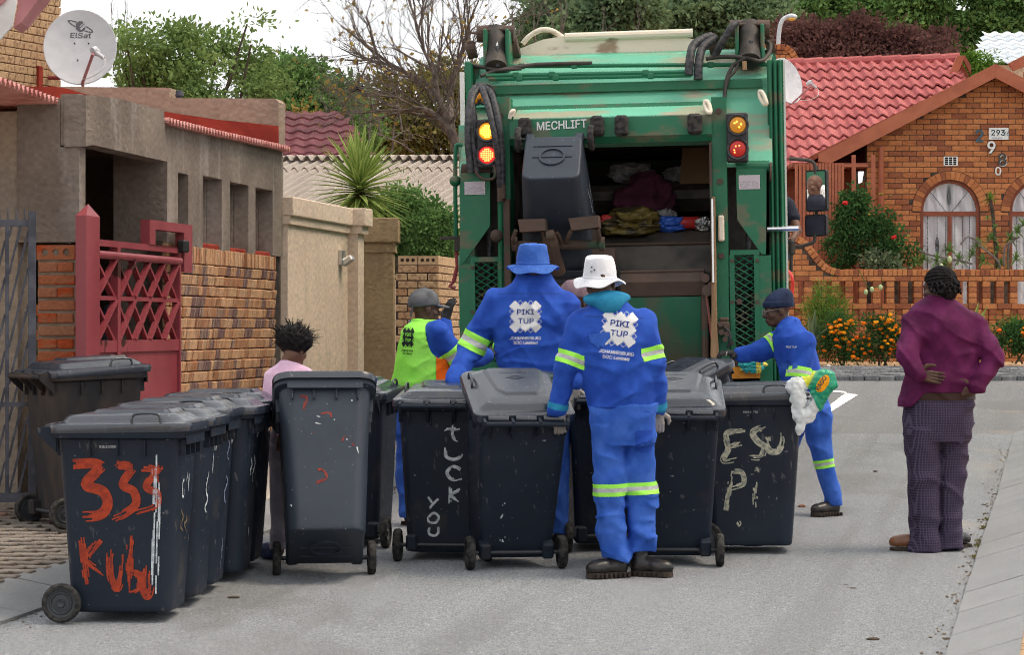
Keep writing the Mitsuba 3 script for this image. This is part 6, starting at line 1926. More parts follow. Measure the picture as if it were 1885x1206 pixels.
def khose(nm, pts, r_, bs='hose_rubber', parent=None, wrap=False):
    q = smooth_path([KP(*p) for p in pts], 12 if wrap else 7)
    rr = np.full(len(q), r_) if not wrap else r_ * (1 + 0.05 * (np.arange(len(q)) % 2))
    return kpart(nm, tube(q, rr, 9), bs, parent, smooth=50)


# upper tailgate: sheets, ribs and the main beam
xl, xr = kx(871, .5, 150), kx(1424, .5, 150)
kpart('upper_shell', extr([(1.05, 96), (0.95, 101), (0.62, 150), (0.62, 270), (1.05, 270)], xl, xr), 'truck_skylit')
kpart('rib', extr([(0.56, 151), (0.56, 167), (0.7, 167), (0.7, 151)], kx(905, .56, 158), kx(1402, .56, 158)), 'truck_green')
kpart('rib', extr([(0.47, 190), (0.43, 201), (0.7, 201), (0.7, 190)], kx(920, .45, 195), kx(1330, .45, 195)), 'truck_green')
kpart('lower_sheet', extr([(0.615, 166), (0.50, 190), (0.615, 190)], xl + .02, kx(1335, .6, 180)), 'truck_skylit')
kpart('beam_top', extr([(0.40, 197), (0.07, 213), (0.07, 215), (0.40, 215)], kx(945, .1, 205), kx(1302, .1, 205)), 'truck_skylit')
kpart('beam', extr([(0.07, 215), (0.06, 250), (0.10, 263), (0.40, 263), (0.40, 215)], kx(938, .07, 240), kx(1310, .07, 240)), 'truck_green')
# shoulders sloping down beside the lamps, with the tapering plates below
for sgn, (pa, pb) in ((-1, (850, 937)), (1, (1333, 1421))):
    x0, x1 = kx(pa, .3, 250), kx(pb, .3, 250)
    prof = [(0.60, 168), (0.60, 186), (0.13, 306), (0.13, 312), (0.66, 312), (0.66, 168)]
    kpart('shoulder', extr(prof, x0, x1) if sgn > 0 else extr(prof, x0, x1), 'truck_skylit')
kpoly('plate', [(848, 318), (902, 318), (902, 416), (852, 486), (846, 486)], 0.10, 0.135, 'truck_green', label='tapering left side plate')
kpoly('plate', [(1355, 318), (1357, 404), (1402, 468), (1410, 468), (1411, 305), (1358, 305)], 0.10, 0.135, 'truck_green', label='tapering right side plate')
kpart('hinge_tube', cyl(KP(850, 312, .14), KP(905, 312, .14), 0.045, 14), 'rust_steel')
kpart('hinge_tube', cyl(KP(1355, 306, .14), KP(1416, 306, .14), 0.045, 14), 'truck_green')
kpart('hinge_pin', cyl(KP(1417, 316, .12), KP(1421, 316, .12), 0.075, 12), 'rust_steel')
for (px0, px1, py0, py1) in ((855, 893, 334, 358), (1360, 1399, 322, 348)):
    st = kpart('warning_sticker', kbox(px0, px1, py0, py1, 0.094, 0.099), 'sticker')
    for i, tx in enumerate(('Stand clear when', 'Packer Panel is in motion', 'Failure to do so may result', 'in personal injury or death')):
        m = meshkit.text_mesh(tx, 0.010, 0.001)
        w_ = m.vertices[:, 0].max()
        x_, z_ = K.at((px0 + px1) / 2, py0 + (py1 - py0) * (0.52 + 0.14 * i), 0.093)
        m.vertices = np.column_stack([x_ + m.vertices[:, 0] * min(1, 0.145 / w_) - min(w_, .145) / 2, 0.0935 - m.vertices[:, 2], z_ + m.vertices[:, 1]])
        m.invert()
        kpart('print', m, 'sticker_print', st)
# frame columns of the opening
kpart('column', kbox(917, 941, 178, 700, 0.10, 0.36), 'truck_green')
kpart('column', kbox(1313, 1340, 178, 702, 0.10, 0.36), 'truck_green')
kpart('edge_strip', kbox(929, 940, 366, 690, 0.02, 0.098), 'rust_steel')
kpart('edge_strip', kbox(1308.5, 1313, 262, 690, 0.06, 0.40), 'rust_steel')
wd = [(1310, 362), (1316, 362), (1318, 470), (1320, 600), (1323, 648), (1314, 668), (1308, 655), (1310, 560), (1309, 470)]
kpoly('timber_strip', wd, -0.02, 0.055, 'wood', label='warped timber strip on the right edge of the opening')
kpart('rod', cyl(KP(1311, 366, -0.03), KP(1313, 520, -0.03), 0.010, 8), 'chrome')
kpart('cover_box', kbox(1322, 1333, 396, 444, 0.03, 0.098, 0.01), 'cream_plate')
for px, py in ((921, 213), (1323, 204), (1325, 334), (1328, 471), (1361, 555)):
    kpart('bolt', cyl(KP(px, py, 0.085), KP(px, py, 0.12), 0.024, 10), 'rust_steel')
# dark sheets painted as shade in the gaps, inside walls and hopper
for a in (895, 1335): kpart('recess', kbox(a, a + 30, 262, 690, 0.42, 0.46), 'black_steel')
x0, x1 = kx(941, .3), kx(1312, .3)
kpart('hopper', cat(box(x0 - 0.02, x1 + .02, 2.7, 2.75, 0.9, 2.75), box(x0 - 0.04, x0, 0.2, 2.75, 0.9, 2.75), box(x1, x1 + .04, 0.2, 2.75, 0.9, 2.75), box(x0, x1, 0.41, 2.75, kz(258, .4), kz(258, .4) + .04)), 'hopper_steel')
kpart('hopper_floor', extr([(0.55, 450), (0.95, 421), (2.7, 415), (2.7, 470), (0.6, 690), (0.45, 690), (0.5, 500)], x0, x1), 'hopper_steel')
kpart('sill_lip', cyl((x0, 0.54, kz(450, .54)), (x1, 0.54, kz(450, .54)), 0.012, 8), 'rust_steel')
kpart('packer_panel', extr([(1.25, 342), (1.18, 352), (1.18, 368), (1.3, 392), (1.7, 392), (1.7, 335)], x0 + 0.01, x1 - 0.01), 'hopper_steel')
# right half of the hopper: rusty lip and dented green flap
xa, xb = kx(1138, 0), kx(1293, 0)
kpart('flap_lip', extr([(0.30, 498), (0.10, 502), (0.06, 520), (0.10, 546), (0.32, 546)], xa, xb), 'rust_steel')
kpart('flap_edge', cyl((xa, .1, kz(501, .1)), (xb, .1, kz(500, .1)), 0.012, 8), 'rust_steel')
nx_ = 24
gx_, gz_ = np.meshgrid(np.linspace(xa, xb, nx_), np.linspace(kz(548, .1), kz(705, .1), 20), indexing='ij')
gy_ = 0.10 + 0.05 * ((gz_ - gz_.min()) / np.ptp(gz_)) * 0 + 0.03 * (meshkit.fbm(np.stack([gx_ * 2.3, gz_ * 2.3, gx_ * 0], -1), 3, 4) - .5) + 0.12 * ((gz_.max() - gz_) / np.ptp(gz_))**2
fl_ = grid_mesh(gx_, gy_, gz_)
mat('grimy_green', lambda p, n, uv: mix(mix((0.004, 0.075, 0.036), (0.010, 0.12, 0.06), fbm(p.x * 2, p.y * 2, p.z * 1.4, 4)), (0.085, 0.055, 0.038), smoothstep(0.46, 0.72, fbm(p.x * 5.5, p.y * 3, p.z * 1.6 + 3, 5)) * 0.8), 0.55, 0.4)
kpart('flap', fl_, 'grimy_green', smooth=True, label='dented green lower flap')
kpart('flap_gap', kbox(1293, 1312, 500, 690, 0.3, 0.34), 'black_steel')
kpart('flap_arm', tube([KP(1298, 508, .1), KP(1297, 560, .08), KP(1299, 690, .08)], 0.028, 8), 'rust_steel')
kpart('flap_arm', tube([KP(1301, 545, .05), KP(1311, 628, .05)], 0.011, 6), 'chrome')
kpart('flap_latch', cat([cyl(KP(a, b, 0.0), KP(a, b, .1), r_, 9) for a, b, r_ in ((1298, 512, .035), (1302, 535, .045), (1308, 525, .025), (1313, 520, .02))]), 'rust_steel')
# valve block on the right column
kpart('valve_block', cat([cbox(*KP(1331, 603, 0.05), 0.10, 0.08, 0.09, 0.01), cbox(*KP(1333, 588, 0.05), 0.07, 0.07, 0.03, 0.008)] + [cyl(KP(a, b, -0.02), KP(a, b, .06), .022, 9) for a, b in ((1326, 597), (1337, 600), (1328, 612), (1338, 615), (1335, 625))]), 'rust_steel')
khose('valve_hose', [(1336, 606, -.01), (1342, 612, -.01), (1344, 630, 0), (1339, 640, 0.02)], 0.012)
# side pockets with mesh guards
for (a, b, t, bt) in ((866, 926, 473, 676), (1344, 1398, 460, 652)):
    g = kpart('guard_frame', cat(kbox(a, b, t, t + 9, 0.10, 0.14), kbox(a, b, bt - 9, bt, 0.10, 0.14), kbox(a, a + 9, t + 9, bt - 9, 0.10, 0.14), kbox(b - 9, b, t + 9, bt - 9, 0.10, 0.14)), 'truck_green')
    xa_, xb_, z0_, z1_ = kx(a + 8, .12, 560), kx(b - 8, .12, 560), kz(bt - 8, .12, (a + b) / 2), kz(t + 8, .12, (a + b) / 2)
    strands = []
    R_ = sg.box(xa_, z0_, xb_, z1_)
    for sg_ in (1, -1):
        for c in np.arange(-2.0, 2.0, 0.052):
            h_ = (xb_ - xa_) * 0.62
            ln = sg.LineString([(xa_, z0_ + c + (0 if sg_ > 0 else h_)), (xb_, z0_ + c + (h_ if sg_ > 0 else 0))]).intersection(R_)
            if ln.is_empty or ln.length < 0.01: continue
            q = np.array(ln.coords)
            strands.append(tube([(q[0][0], 0.12 + .003 * sg_, q[0][1]), (q[1][0], 0.12 + .003 * sg_, q[1][1])], 0.0048, 4, caps=False))
    kpart('mesh', cat(strands), 'truck_green', g, stuff=True)
    kpart('pocket', kbox(a - 6, b + 6, 310, 700, 0.44, 0.48), 'black_steel')
    for py in np.linspace(t + 20, bt - 20, 3):
        for px in (a + 4, b - 4): kpart('screw', cyl(KP(px, py, 0.09), KP(px, py, .1), 0.014, 8), 'rust_steel', g)
    # jumble of pipes behind the mesh
    khose('inner_pipe', [((a + b) / 2 + 8, 420, .3), ((a + b) / 2 + 2, 520, .3), ((a + b) / 2 - 6, 600, .3)], 0.022)
    khose('inner_pipe', [((a + b) / 2 - 8, 560, .25), ((a + b) / 2 + 8, 545, .25), ((a + b) / 2 + 16, 560, .25), ((a + b) / 2 + 12, 600, .25)], 0.014)
for q in ((846, 868, 486, 700), (1397, 1421, 470, 712)): kpart('side_panel', kbox(*q, 0.11, 0.4), 'truck_green')
for q in ((862, 935, 655, 662, 0.14), (862, 930, 676, 684, 0.06)): kpart('bottom_rail', kbox(*q, 0.4), 'truck_green')
kpart('orange_bar', kbox(868, 928, 684, 695, 0.05, 0.12), 'orange_paint')
kpart('orange_bar', kbox(1347, 1399, 676, 697, 0.05, 0.12), 'orange_paint')
kpart('orange_bar', kbox(1221, 1240, 683, 700, 0.03, 0.08), 'orange_paint')
kpart('rubble_tray', kbox(1345, 1400, 650, 676, 0.16, 0.4), 'rust_steel')
kpart('underframe', cat(box(-1.15, 1.2, 0.3, 1.4, 0.62, 0.9), box(-0.42, -0.3, 0.4, 7.6, 0.62, 0.9), box(0.3, 0.42, 0.4, 7.6, 0.62, 0.9)), 'black_steel')

# lamps
def lamp_box(px0, px1, py0, py1, lit):
    lb = kpart('light_box', kbox(px0, px1, py0, py1, -0.02, 0.10, 0.012), 'light_box')
    for (py, which) in ((py0 + (py1 - py0) * 0.25, 'amber'), (py0 + (py1 - py0) * 0.735, 'red')):
        c = KP((px0 + px1) / 2 + 1, py, -0.02)
        rr = 0.066
        kpart('lamp_rim', xf(lathe([(rr, -0.004), (rr + .003, 0.016), (rr + 0.014, 0.02), (rr + 0.02, 0.0), (rr + .02, -0.006)], 28, 'z', True), rx(math.pi / 2), c), 'hose_rubber', lb, smooth=40)
        ll = kpart(f'{which}_lens', xf(lathe([(0.001, 0.014), (rr * .5, 0.012), (rr * .9, 0.006), (rr, -0.002), (0.001, -0.002)], 28), rx(math.pi / 2), c), which + '_lens', lb, smooth=30)
        if lit: scene[ll]['emitter'] = {'type': 'area', 'radiance': {'type': 'rgb', 'value': [0.20, 0.055, 0.001] if which == 'amber' else [0.26, 0.006, 0.005]}}
        dots_ = [(i, j) for i in range(-3, 4) for j in range(-3, 4) if i * i + j * j < 10.5] if lit else ([(-1.6, 1), (.8, -1.2), (-.5, 1.8), (1.8, .3)] if which == 'amber' else [(-1.8, -.6), (-1.6, -1.8), (-1, 1.4), (.9, 1.7)])
        ms = [xf(lathe([(0.001, 0.003), (0.0065, 0.0015), (0.0068, -0.002)], 8), rx(math.pi / 2), c + [i * 0.0145, -0.0155 + 0.0006 * (i * i + j * j), j * 0.0145]) for i, j in dots_]
        d_ = mikit.ply(K.put(cat(ms)), {'type': 'diffuse', 'reflectance': {'type': 'rgb', 'value': [0.3, 0.1, 0.02]}})
        d_['emitter'] = {'type': 'area', 'radiance': {'type': 'rgb', 'value': [1.0, 0.62, 0.05] if which == 'amber' else [1.0, 0.22, 0.05]}}
        key = uniq(f'{lb}__led_cluster'); scene[key] = d_
    return lb
lamp_box(877, 914, 219, 309, True)
lamp_box(1337, 1377, 207, 298, False)
for px, py, rw in ((894, 174, 0.062), (871, 178, 0.055)):
    c = KP(px, py, 0.52)
    k_ = kpart('marker_lamp', xf(lathe([(0.001, 0.0), (rw, 0), (rw + .012, .02), (rw + .022, 0.0), (rw + .02, -.02)], 24), rx(math.pi / 2), c), 'hose_rubber', smooth=40)
    kpart('lens', xf(lathe([(0.001, .02), (rw * .7, .016), (rw, 0.0)], 24), rx(math.pi / 2), c + [0, -0.003, 0]), 'amber_lens', k_, smooth=40)
# bump pads on the beam and lettering
for px0, px1, py0, py1 in ((953, 977, 216, 251), (1086, 1111, 212, 250), (1131, 1156, 211, 249), (1265, 1292, 208, 246)):
    m = kbox(px0, px1, py0, py1, -0.04, 0.06, 0.02)
    kpart('bump_pad', m, 'rubber')
m = meshkit.text_mesh('MECHLIFT', 0.062, 0.002, True)
x_, z_ = K.at(987, 240, 0.06)
w_ = m.vertices[:, 0].max()
m.vertices = np.column_stack([x_ + m.vertices[:, 0] * (kx(1080, .06, 235) - x_) / w_, 0.062 - m.vertices[:, 2] + 0 * m.vertices[:, 0], z_ + m.vertices[:, 1] + 0.016 * (m.vertices[:, 0] / w_)])
m.vertices[:, 1] -= 0.004
m.invert()
kpart('lettering', m, 'print_white', label='white maker lettering on the beam')
# pipes, hoses, eyes
for py0, py1, pa, pb in ((139, 132, 895, 1262), (145, 138, 900, 1272), (122, 118, 880, 1415)):
    yy_ = 0.50 if py0 > 130 else 0.66
    kpart('pipe', cyl(KP(pa, py0, yy_), KP(pb, py1, yy_), 0.017, 8), 'truck_green')
    for t in (0.15, 0.33, 0.8): 
        c = KP(pa + (pb - pa) * t, py0 + (py1 - py0) * t, yy_)
        kpart('pipe_clip', cbox(*c, 0.05, 0.05, 0.045, 0.006), 'truck_green')
khose('cable', [(860, 120, .7), (895, 124, .6), (915, 128, .58), (960, 122, .6), (1000, 118, .62), (1090, 116, .66)], 0.017, 'black_steel')
khose('cable', [(885, 140, .5), (905, 132, .55), (925, 128, .56), (960, 126, .6)], 0.014, 'black_steel')
for pts in ([(1285, 146, .48), (1286, 120, .5), (1292, 90, .6), (1312, 72, .7), (1318, 70, .72)], [(1268, 138, .48), (1270, 110, .5), (1276, 84, .6), (1296, 70, .7), (1310, 66, .75)]):
    khose('hose', pts, 0.034, wrap=True)
khose('hose', [(1316, 102, .6), (1330, 76, .55), (1345, 52, .55), (1356, 40, .6)], 0.028, wrap=True)
khose('cable', [(1300, 108, .6), (1330, 104, .58), (1375, 106, .56), (1400, 112, .58), (1415, 98, .7), (1418, 82, .8), (1411, 75, .85)], 0.017, 'black_steel')
khose('cable', [(1373, 106, .55), (1352, 118, .56), (1345, 128, .55), (1338, 145, .54), (1335, 165, .5), (1332, 200, .44)], 0.016, 'black_steel')
khose('cable', [(1360, 116, .55), (1352, 132, .54), (1341, 144, .53), (1338, 160, .52)], 0.012, 'black_steel')
for pts, r_ in (([(867, 318, 0.0), (862, 270, 0.0), (862, 215, 0.02), (868, 175, 0.15), (880, 158, 0.3), (888, 165, .2), (900, 200, .02), (910, 245, -.05), (918, 300, -.03), (921, 345, 0.0)], 0.027),
                ([(878, 318, 0.02), (871, 260, 0.02), (866, 200, 0.05), (876, 168, 0.2), (892, 162, 0.25), (905, 175, 0.15), (916, 215, -.02), (923, 270, -.03), (925, 340, .0)], 0.027),
                ([(871, 300, 0.04), (874, 230, 0.03), (868, 185, .1), (874, 160, .25)], 0.024)):
    khose('hose', pts, r_, wrap=True)
khose('cable', [(872, 300, .02), (878, 320, 0), (892, 330, 0), (908, 328, -.02), (912, 315, -.03), (909, 305, -.02)], 0.012, 'rust_steel')
for a in ((921, 345), (925, 340)): kpart('hose_fitting', tube([KP(a[0], a[1], 0), KP(a[0] + .5, a[1] + 26, 0.0)], 0.026, 9), 'rust_steel')
kpart('pipe', tube([KP(921, 372, .02), KP(921, 470, .05), KP(921, 690, .05)], 0.018, 8), 'truck_green')
kpart('knob', xf(trimesh.creation.icosphere(2, 0.05), None, KP(914, 434, .02)), 'rust_steel', smooth=True)
for pts in ([(1398, 168, .35), (1404, 170, .3), (1411, 188, .25), (1407, 192, .28), (1399, 178, .33), (1398, 168, .35)], [(938, 218, .04), (941, 206, .03), (946, 204, .05), (943, 214, .05)], [(1297, 186, .2), (1304, 188, .12), (1308, 205, .06), (1303, 206, .06), (1297, 190, .18)]):
    khose('lifting_eye', pts, 0.016, 'cream_plate')
kpart('hinge_pin', tube([KP(1370, 112, .5), KP(1371, 128, .5)], 0.018, 8), 'wood')

# top: cylinder mounts and the cream roof plate
for (pa, pb, pt, pbt) in ((889, 937, 52, 124), (1353, 1407, 42, 112)):
    mt = kpart('cylinder_mount', cat(kbox(pa, pa + 7, pt, pbt, 0.62, 1.1, .01), kbox(pb - 7, pb, pt, pbt, 0.62, 1.1, .01)), 'truck_green')
    ctr = (pa + pb) / 2
    kpart('cylinder', tube([KP(ctr, pbt, 0.60), KP(ctr, pt + 6, 0.85)], 0.088, 20), 'black_steel', mt, smooth=40)
    kpart('pin', cyl(KP(pa - 10, pt + 10, .86), KP(pb + 10, pt + 10, .86), 0.07, 16), 'rust_steel', mt)
    kpart('cap', kbox(pa - 2, pb + 2, pt - 1, pt + 5, 0.75, 1.1, .008), 'rust_steel', mt)
    kpart('fitting', tube([KP(ctr + 2, pt + 12, .74), KP(ctr + 2, pt + 36, .64)], [0.016, 0.022], 10), 'bright_metal', mt)
    khose('hose', [(ctr + 2, pt + 34, .63), (ctr + 3, pt + 52, .6), (ctr + 4, pbt, .58)], 0.022, parent=mt)
kpoly('roof_plate', [(944, 108), (954, 90), (1000, 72), (1050, 64), (1240, 62), (1278, 72), (1290, 80), (1290, 106)], 1.06, 1.5, 'cream_plate')
kpart('roof_tube', cyl(KP(1040, 68, 1.05), KP(1275, 60, 1.05), 0.035, 10), 'cream_plate')
khose('roof_bar', [(962, 80, 1.1), (975, 66, 1.1), (995, 55, 1.1), (1015, 56, 1.1), (1036, 68, 1.1)], 0.022, 'cream_plate')
kpart('roof_edge', kbox(940, 1300, 101, 110, 1.0, 1.05), 'rust_steel')
for a, b, r_ in ((946, 84, .09), (1312, 80, .09), (868, 90, .07), (1418, 82, .07)):
    kpart('pivot', cat(cyl(KP(a - 8, b + 4, .95), KP(a + 8, b, .95), r_, 14), cbox(*KP(a, b - 4, .95), .06, .1, .1, .01)), 'rust_steel')

# sides: ribbed right-hand posts with pale trim; slim left-hand rails
xs_ = [kx(q, .35, 400) for q in (1419, 1425, 1432, 1438, 1444)]
for i, (a, b) in enumerate(((1419, 1425), (1428, 1434), (1437, 1443))):
    kpart('side_rib', kbox(a, b, 108, 702, 0.30, 0.5, .01), 'truck_green')
kpart('side_web', kbox(1416, 1446, 110, 702, 0.40, 0.6), 'truck_green')
kpart('side_trim', kbox(1443.5, 1449.5, 106, 690, 0.45, 0.9), 'cab_white')
kpart('side_trim', kbox(847.5, 855, 132, 330, 0.45, 0.9), 'cab_white')
kpart('side_rib', kbox(856, 868, 112, 320, 0.5, 0.9, .01), 'truck_green')
kpart('left_web', kbox(846, 872, 230, 490, 0.30, 0.6), 'truck_skylit')
kpart('grab_rail', cyl(KP(1412, 422, .28), KP(1470, 421, .28), 0.022, 10), 'chrome')
kpart('side_rail', tube(smooth_path([KP(851, 267, .2), KP(842, 267, .2), KP(839, 275, .2), KP(838, 330, .2), KP(839, 425, .2), KP(839, 440, .2)], 4), 0.017, 8), 'truck_green')
kpart('rail_boss', xf(trimesh.creation.icosphere(2, 0.045), None, KP(838, 333, .2)), 'truck_green')
kpart('step_plate', cat(kbox(809, 848, 435, 440, 0.15, 0.3), kbox(836, 850, 440, 462, 0.15, 0.25)), 'black_steel')
kpart('pull_bar', tube([KP(840, 455, .2), KP(842, 490, .2), KP(835, 518, .2), KP(828, 527, .2), KP(838, 531, .2)], 0.016, 8), 'maroon_paint')
kpart('stripe_plate', cat(kbox(844, 849, 470, 546, 0.16, 0.2), kbox(844, 849, 590, 600, .16, .2)), 'truck_skylit')
khose('red_hose', [(1452, 500, .8), (1458, 510, .7), (1459, 530, .7), (1456, 560, .7)], 0.013, 'red_lens')
kpart('tail_box', kbox(1452, 1464, 440, 470, 0.9, 1.1, 0.02), 'black_steel')

# load body, cab, wheels
kpart('body_front', box(-1.2, 1.2, 1.06, 2.75, kz(112, 1.3) - 0.06, kz(112, 1.3)), 'truck_green')
for s_ in (-1.2, 1.175): kpart('hopper_side', box(s_, s_ + 0.03, 0.7, 2.75, 0.95, kz(112, 1.3) - 0.06), 'truck_green')
kpart('load_body', box(-1.2, 1.215, 2.75, 6.6, 0.95, kz(112, 1.3)), 'truck_green')
for i in range(9): kpart('body_rib', cat(box(1.215, 1.245, 2.8 + i * .45, 2.9 + i * .45, 1.0, 3.2), box(-1.235, -1.2, 2.8 + i * .45, 2.9 + i * .45, 1.0, 3.2)), 'truck_green')
cab = kpart('cab', cat(box(-1.2, 1.2, 6.9, 8.7, 0.7, 1.9, 0.05), box(-1.15, 1.15, 6.95, 8.55, 1.9, 2.9, 0.06)), 'cab_white')
kpart('side_window', cat(box(1.15, 1.156, 7.3, 8.2, 1.95, 2.6), box(-1.156, -1.15, 7.3, 8.2, 1.95, 2.6)), 'dark_glass', cab)
tyre_ = lathe([(0.27, -0.13), (0.40, -0.14), (0.47, -0.12), (0.495, -0.09), (0.5, 0), (0.495, 0.09), (0.47, 0.12), (0.40, 0.14), (0.27, 0.13)], 36, 'x', True)
rim_ = lathe([(0.001, -0.03), (0.1, -0.06), (0.12, 0.02), (0.25, 0.03), (0.27, 0.13), (0.28, 0.0), (0.27, -0.13), (0.25, -.05), (0.001, -.05)], 24, 'x')
for y_ in (1.9, 7.6):
    for x_ in ((-1.06, -0.76, 0.76, 1.08) if y_ < 3 else (-1.02, 1.02)):
        w_ = kpart('wheel', xf(rim_, None, (x_, y_, 0.5)), 'rust_steel', smooth=40)
        kpart('tyre', xf(tyre_, None, (x_, y_, 0.5)), 'grit_rubber', w_, smooth=40)
kpart('mudguard', box(0.6, 1.2, 1.3, 1.33, 0.35, 0.9), 'black_rubber')
# mirror on its bracket, right of the cab
MY = 8.0
mk = kpart('mirror_arm', tube(smooth_path([KP(1452, 292, MY), KP(1470, 293, MY), KP(1492, 296, MY), KP(1500, 305, MY), KP(1501, 320, MY)], 5), 0.02, 8), 'black_steel')
kpart('mirror_arm', tube(smooth_path([KP(1500, 430, MY), KP(1498, 445, MY), KP(1480, 452, MY), KP(1462, 456, MY), KP(1457, 465, MY), KP(1456, 500, MY)], 5), 0.02, 8), 'black_steel')
mt = kpart('mirror_post', cyl(KP(1503, 305, MY + .05), KP(1503, 435, MY + .05), 0.02, 8), 'black_steel')
def mirror(px0, px1, py0, py1):
    yaw_ = math.radians(-25)
    c = KP((px0 + px1) / 2, (py0 + py1) / 2, MY)
    w_, h_ = (px1 - px0) * (18.75 + MY) / FOCAL, (py1 - py0) * (18.75 + MY) / FOCAL
    o = sg.box(-w_ / 2 + .03, -h_ / 2 + .03, w_ / 2 - .03, h_ / 2 - .03).buffer(0.03)
    def stand(m, y0): 
        m.vertices = np.column_stack([m.vertices[:, 0], y0 - m.vertices[:, 2], m.vertices[:, 1]])
        return xf(m, rz(yaw_), c)
    k_ = kpart('mirror', stand(poly(o, 0.06), 0.05), 'black_rubber')
    kpart('mirror_face', stand(poly(o.buffer(-0.018), 0.004), -0.0105), 'mirror_glass', k_)
mirror(1482, 1524, 313, 389)
mirror(1481, 1523, 395, 435)
# bin lifter under the raised bin
lf = kpart('lifter_bar', cyl(KP(944, 452, -0.24), KP(1112, 450, -0.24), 0.035, 14), 'rust_steel')
kpart('lifter_plate', extr([(0.10, 458), (0.06, 500), (0.10, 540), (0.2, 560), (0.3, 560), (0.3, 455)], kx(950, .1, 500), kx(1132, .1, 500)), 'rust_steel')
kpart('lifter_back', kbox(962, 1100, 425, 446, 0.12, 0.16), 'rust_steel')
for (q, qq) in (([(953, 404), (1002, 402), (1004, 424), (957, 427)], 0), ([(1046, 402), (1100, 396), (1102, 418), (1052, 424)], 1)):
    kpoly('hook_box', q, -0.46, -0.22, 'rust_steel')
for pts in ([(950, 424, -.40), (944, 440, -.36), (945, 452, -.24)], [(1000, 424, -.40), (1002, 440, -.36), (1003, 452, -.24)], [(1052, 424, -.40), (1046, 436, -.36), (1040, 450, -.24)], [(1100, 420, -.40), (1103, 434, -.36), (1101, 452, -.24)]):
    kpart('bracket', tube([KP(*q) for q in pts], 0.017, 6), 'rust_steel')
kpart('lift_arm', cat(tube([KP(1010, 430, -.38), KP(1014, 446, -.34), KP(1019, 470, -.25), KP(1030, 500, -.1)], [0.05, 0.06, 0.055, 0.05], 10), cyl(KP(1006, 434, -.4), KP(1020, 432, -.4), 0.04, 12)), 'rust_steel')
khose('lift_link', [(1025, 428, -.36), (1032, 440, -.32), (1034, 452, -.25)], 0.014, 'rust_steel')
for px in (948, 1108): kpart('lift_collar', xf(lathe([(0.03, -0.02), (0.055, -0.02), (0.055, 0.02), (0.03, .02)], 16, 'x', True), None, KP(px, 449, -0.24)), 'rust_steel')

# the bin being emptied, upside down
a_ = math.radians(44)
ly = np.array([0, -math.sin(a_ + .05), -math.cos(a_ + .05)]); lz = np.array([0, math.cos(a_ + .05), -math.sin(a_ + .05)])
RB = K.R @ np.column_stack([np.cross(ly, lz), ly, lz])
corner = K.o + K.R @ KP(1020, 252, -0.14)
tb_ = corner - RB @ np.array([0, 0.085, 0.05])
lb_ = make_bin('wheelie bin hanging upside down over the truck hopper', None, RB, tb_, 'skylit_scuffed_bin')
strokes(lb_, [[(0.1, 0.75), (0.22, 0.3)], [(0.15, 0.8), (0.3, 0.35)], [(0.25, 0.85), (0.2, 0.55)]], 'side', 0.012, 'paint_white', dry=0.5, seed=77)

# rubbish in the hopper
mat('bag_yellow', lambda p, n, uv: mix((0.16, 0.12, 0.03), (0.05, 0.042, 0.022), smoothstep(0.4, 0.65, fbm(p.x * 14, p.y * 14, p.z * 14, 3))), 0.5, 0.4)
mat('cloth_purple', speck((0.10, 0.03, 0.055), (0.06, 0.02, 0.035), 12), 0.9, 0.1)
mat('bag_blue', (0.03, 0.12, 0.55), 0.35, 0.5)
mat('can_red', (0.50, 0.03, 0.03), 0.35, 0.5)
mat('bag_white', speck((0.42, 0.43, 0.44), (0.2, 0.2, 0.205), 18), 0.5, 0.4)
mat('cardboard', (0.28, 0.18, 0.10), 0.9, 0.1)
def crumple(c, r3, seed, amp=0.35, fr=2.4, flat=False):
    m = trimesh.creation.icosphere(4, 1.0)
    n_ = meshkit.fbm(m.vertices * fr * .6 + seed, 4, seed)
    rid = np.abs(meshkit.noise(m.vertices * fr * 1.3, seed + 9) - 0.5) * 2 + 0.6 * np.abs(meshkit.noise(m.vertices * fr * 3.1, seed + 4) - 0.5) * 2
    m.vertices = m.vertices * (0.55 + 0.9 * n_ - 0.42 * rid + 0.25)[:, None] * np.asarray(r3) + np.asarray(c)
    return K.put(m)
def trash(nm, lb, cat_, px, py, y, r3, bs, seed, **kw):
    whole(nm, crumple(KP(px, py, y), r3, seed, **kw), bs, lb, cat_, smooth=True)
trash('yellow_bag', 'crumpled mustard yellow bag on the hopper ledge', 'rubbish bag', 1158, 412, 0.80, (0.24, 0.2, 0.10), 'bag_yellow', 3, fr=1.7)
trash('purple_cloth', 'dark purple cloth hanging in the hopper above the yellow bag', 'cloth', 1186, 368, 1.12, (0.24, 0.12, 0.21), 'cloth_purple', 5, fr=1.3)
trash('blue_bag', 'bright blue plastic bag on the hopper ledge', 'plastic bag', 1233, 412, 0.85, (0.14, 0.09, 0.06), 'bag_blue', 7, fr=1.8)
trash('white_bag', 'dirty white plastic bag high inside the hopper', 'plastic bag', 1160, 318, 1.5, (0.19, 0.1, 0.085), 'bag_white', 9, fr=1.8)
trash('white_bag', 'shiny crumpled wrapper high in the hopper, right of the white bag', 'plastic bag', 1250, 322, 1.6, (0.13, 0.08, 0.06), 'bag_white', 11, fr=2.2)
trash('foil_scrap', 'crumpled foil at the right end of the hopper ledge', 'rubbish', 1293, 412, 0.85, (0.07, 0.06, 0.05), 'bright_metal', 13, fr=4)
trash('red_wrapper', 'small red wrapper beside the yellow bag', 'rubbish', 1117, 409, 0.7, (0.05, 0.03, 0.05), 'can_red', 15, fr=4)
trash('grey_wrapper', 'grey crumpled paper between the blue bag and the red can', 'rubbish', 1222, 403, 1.0, (0.1, 0.06, 0.07), 'bag_white', 17, fr=4)
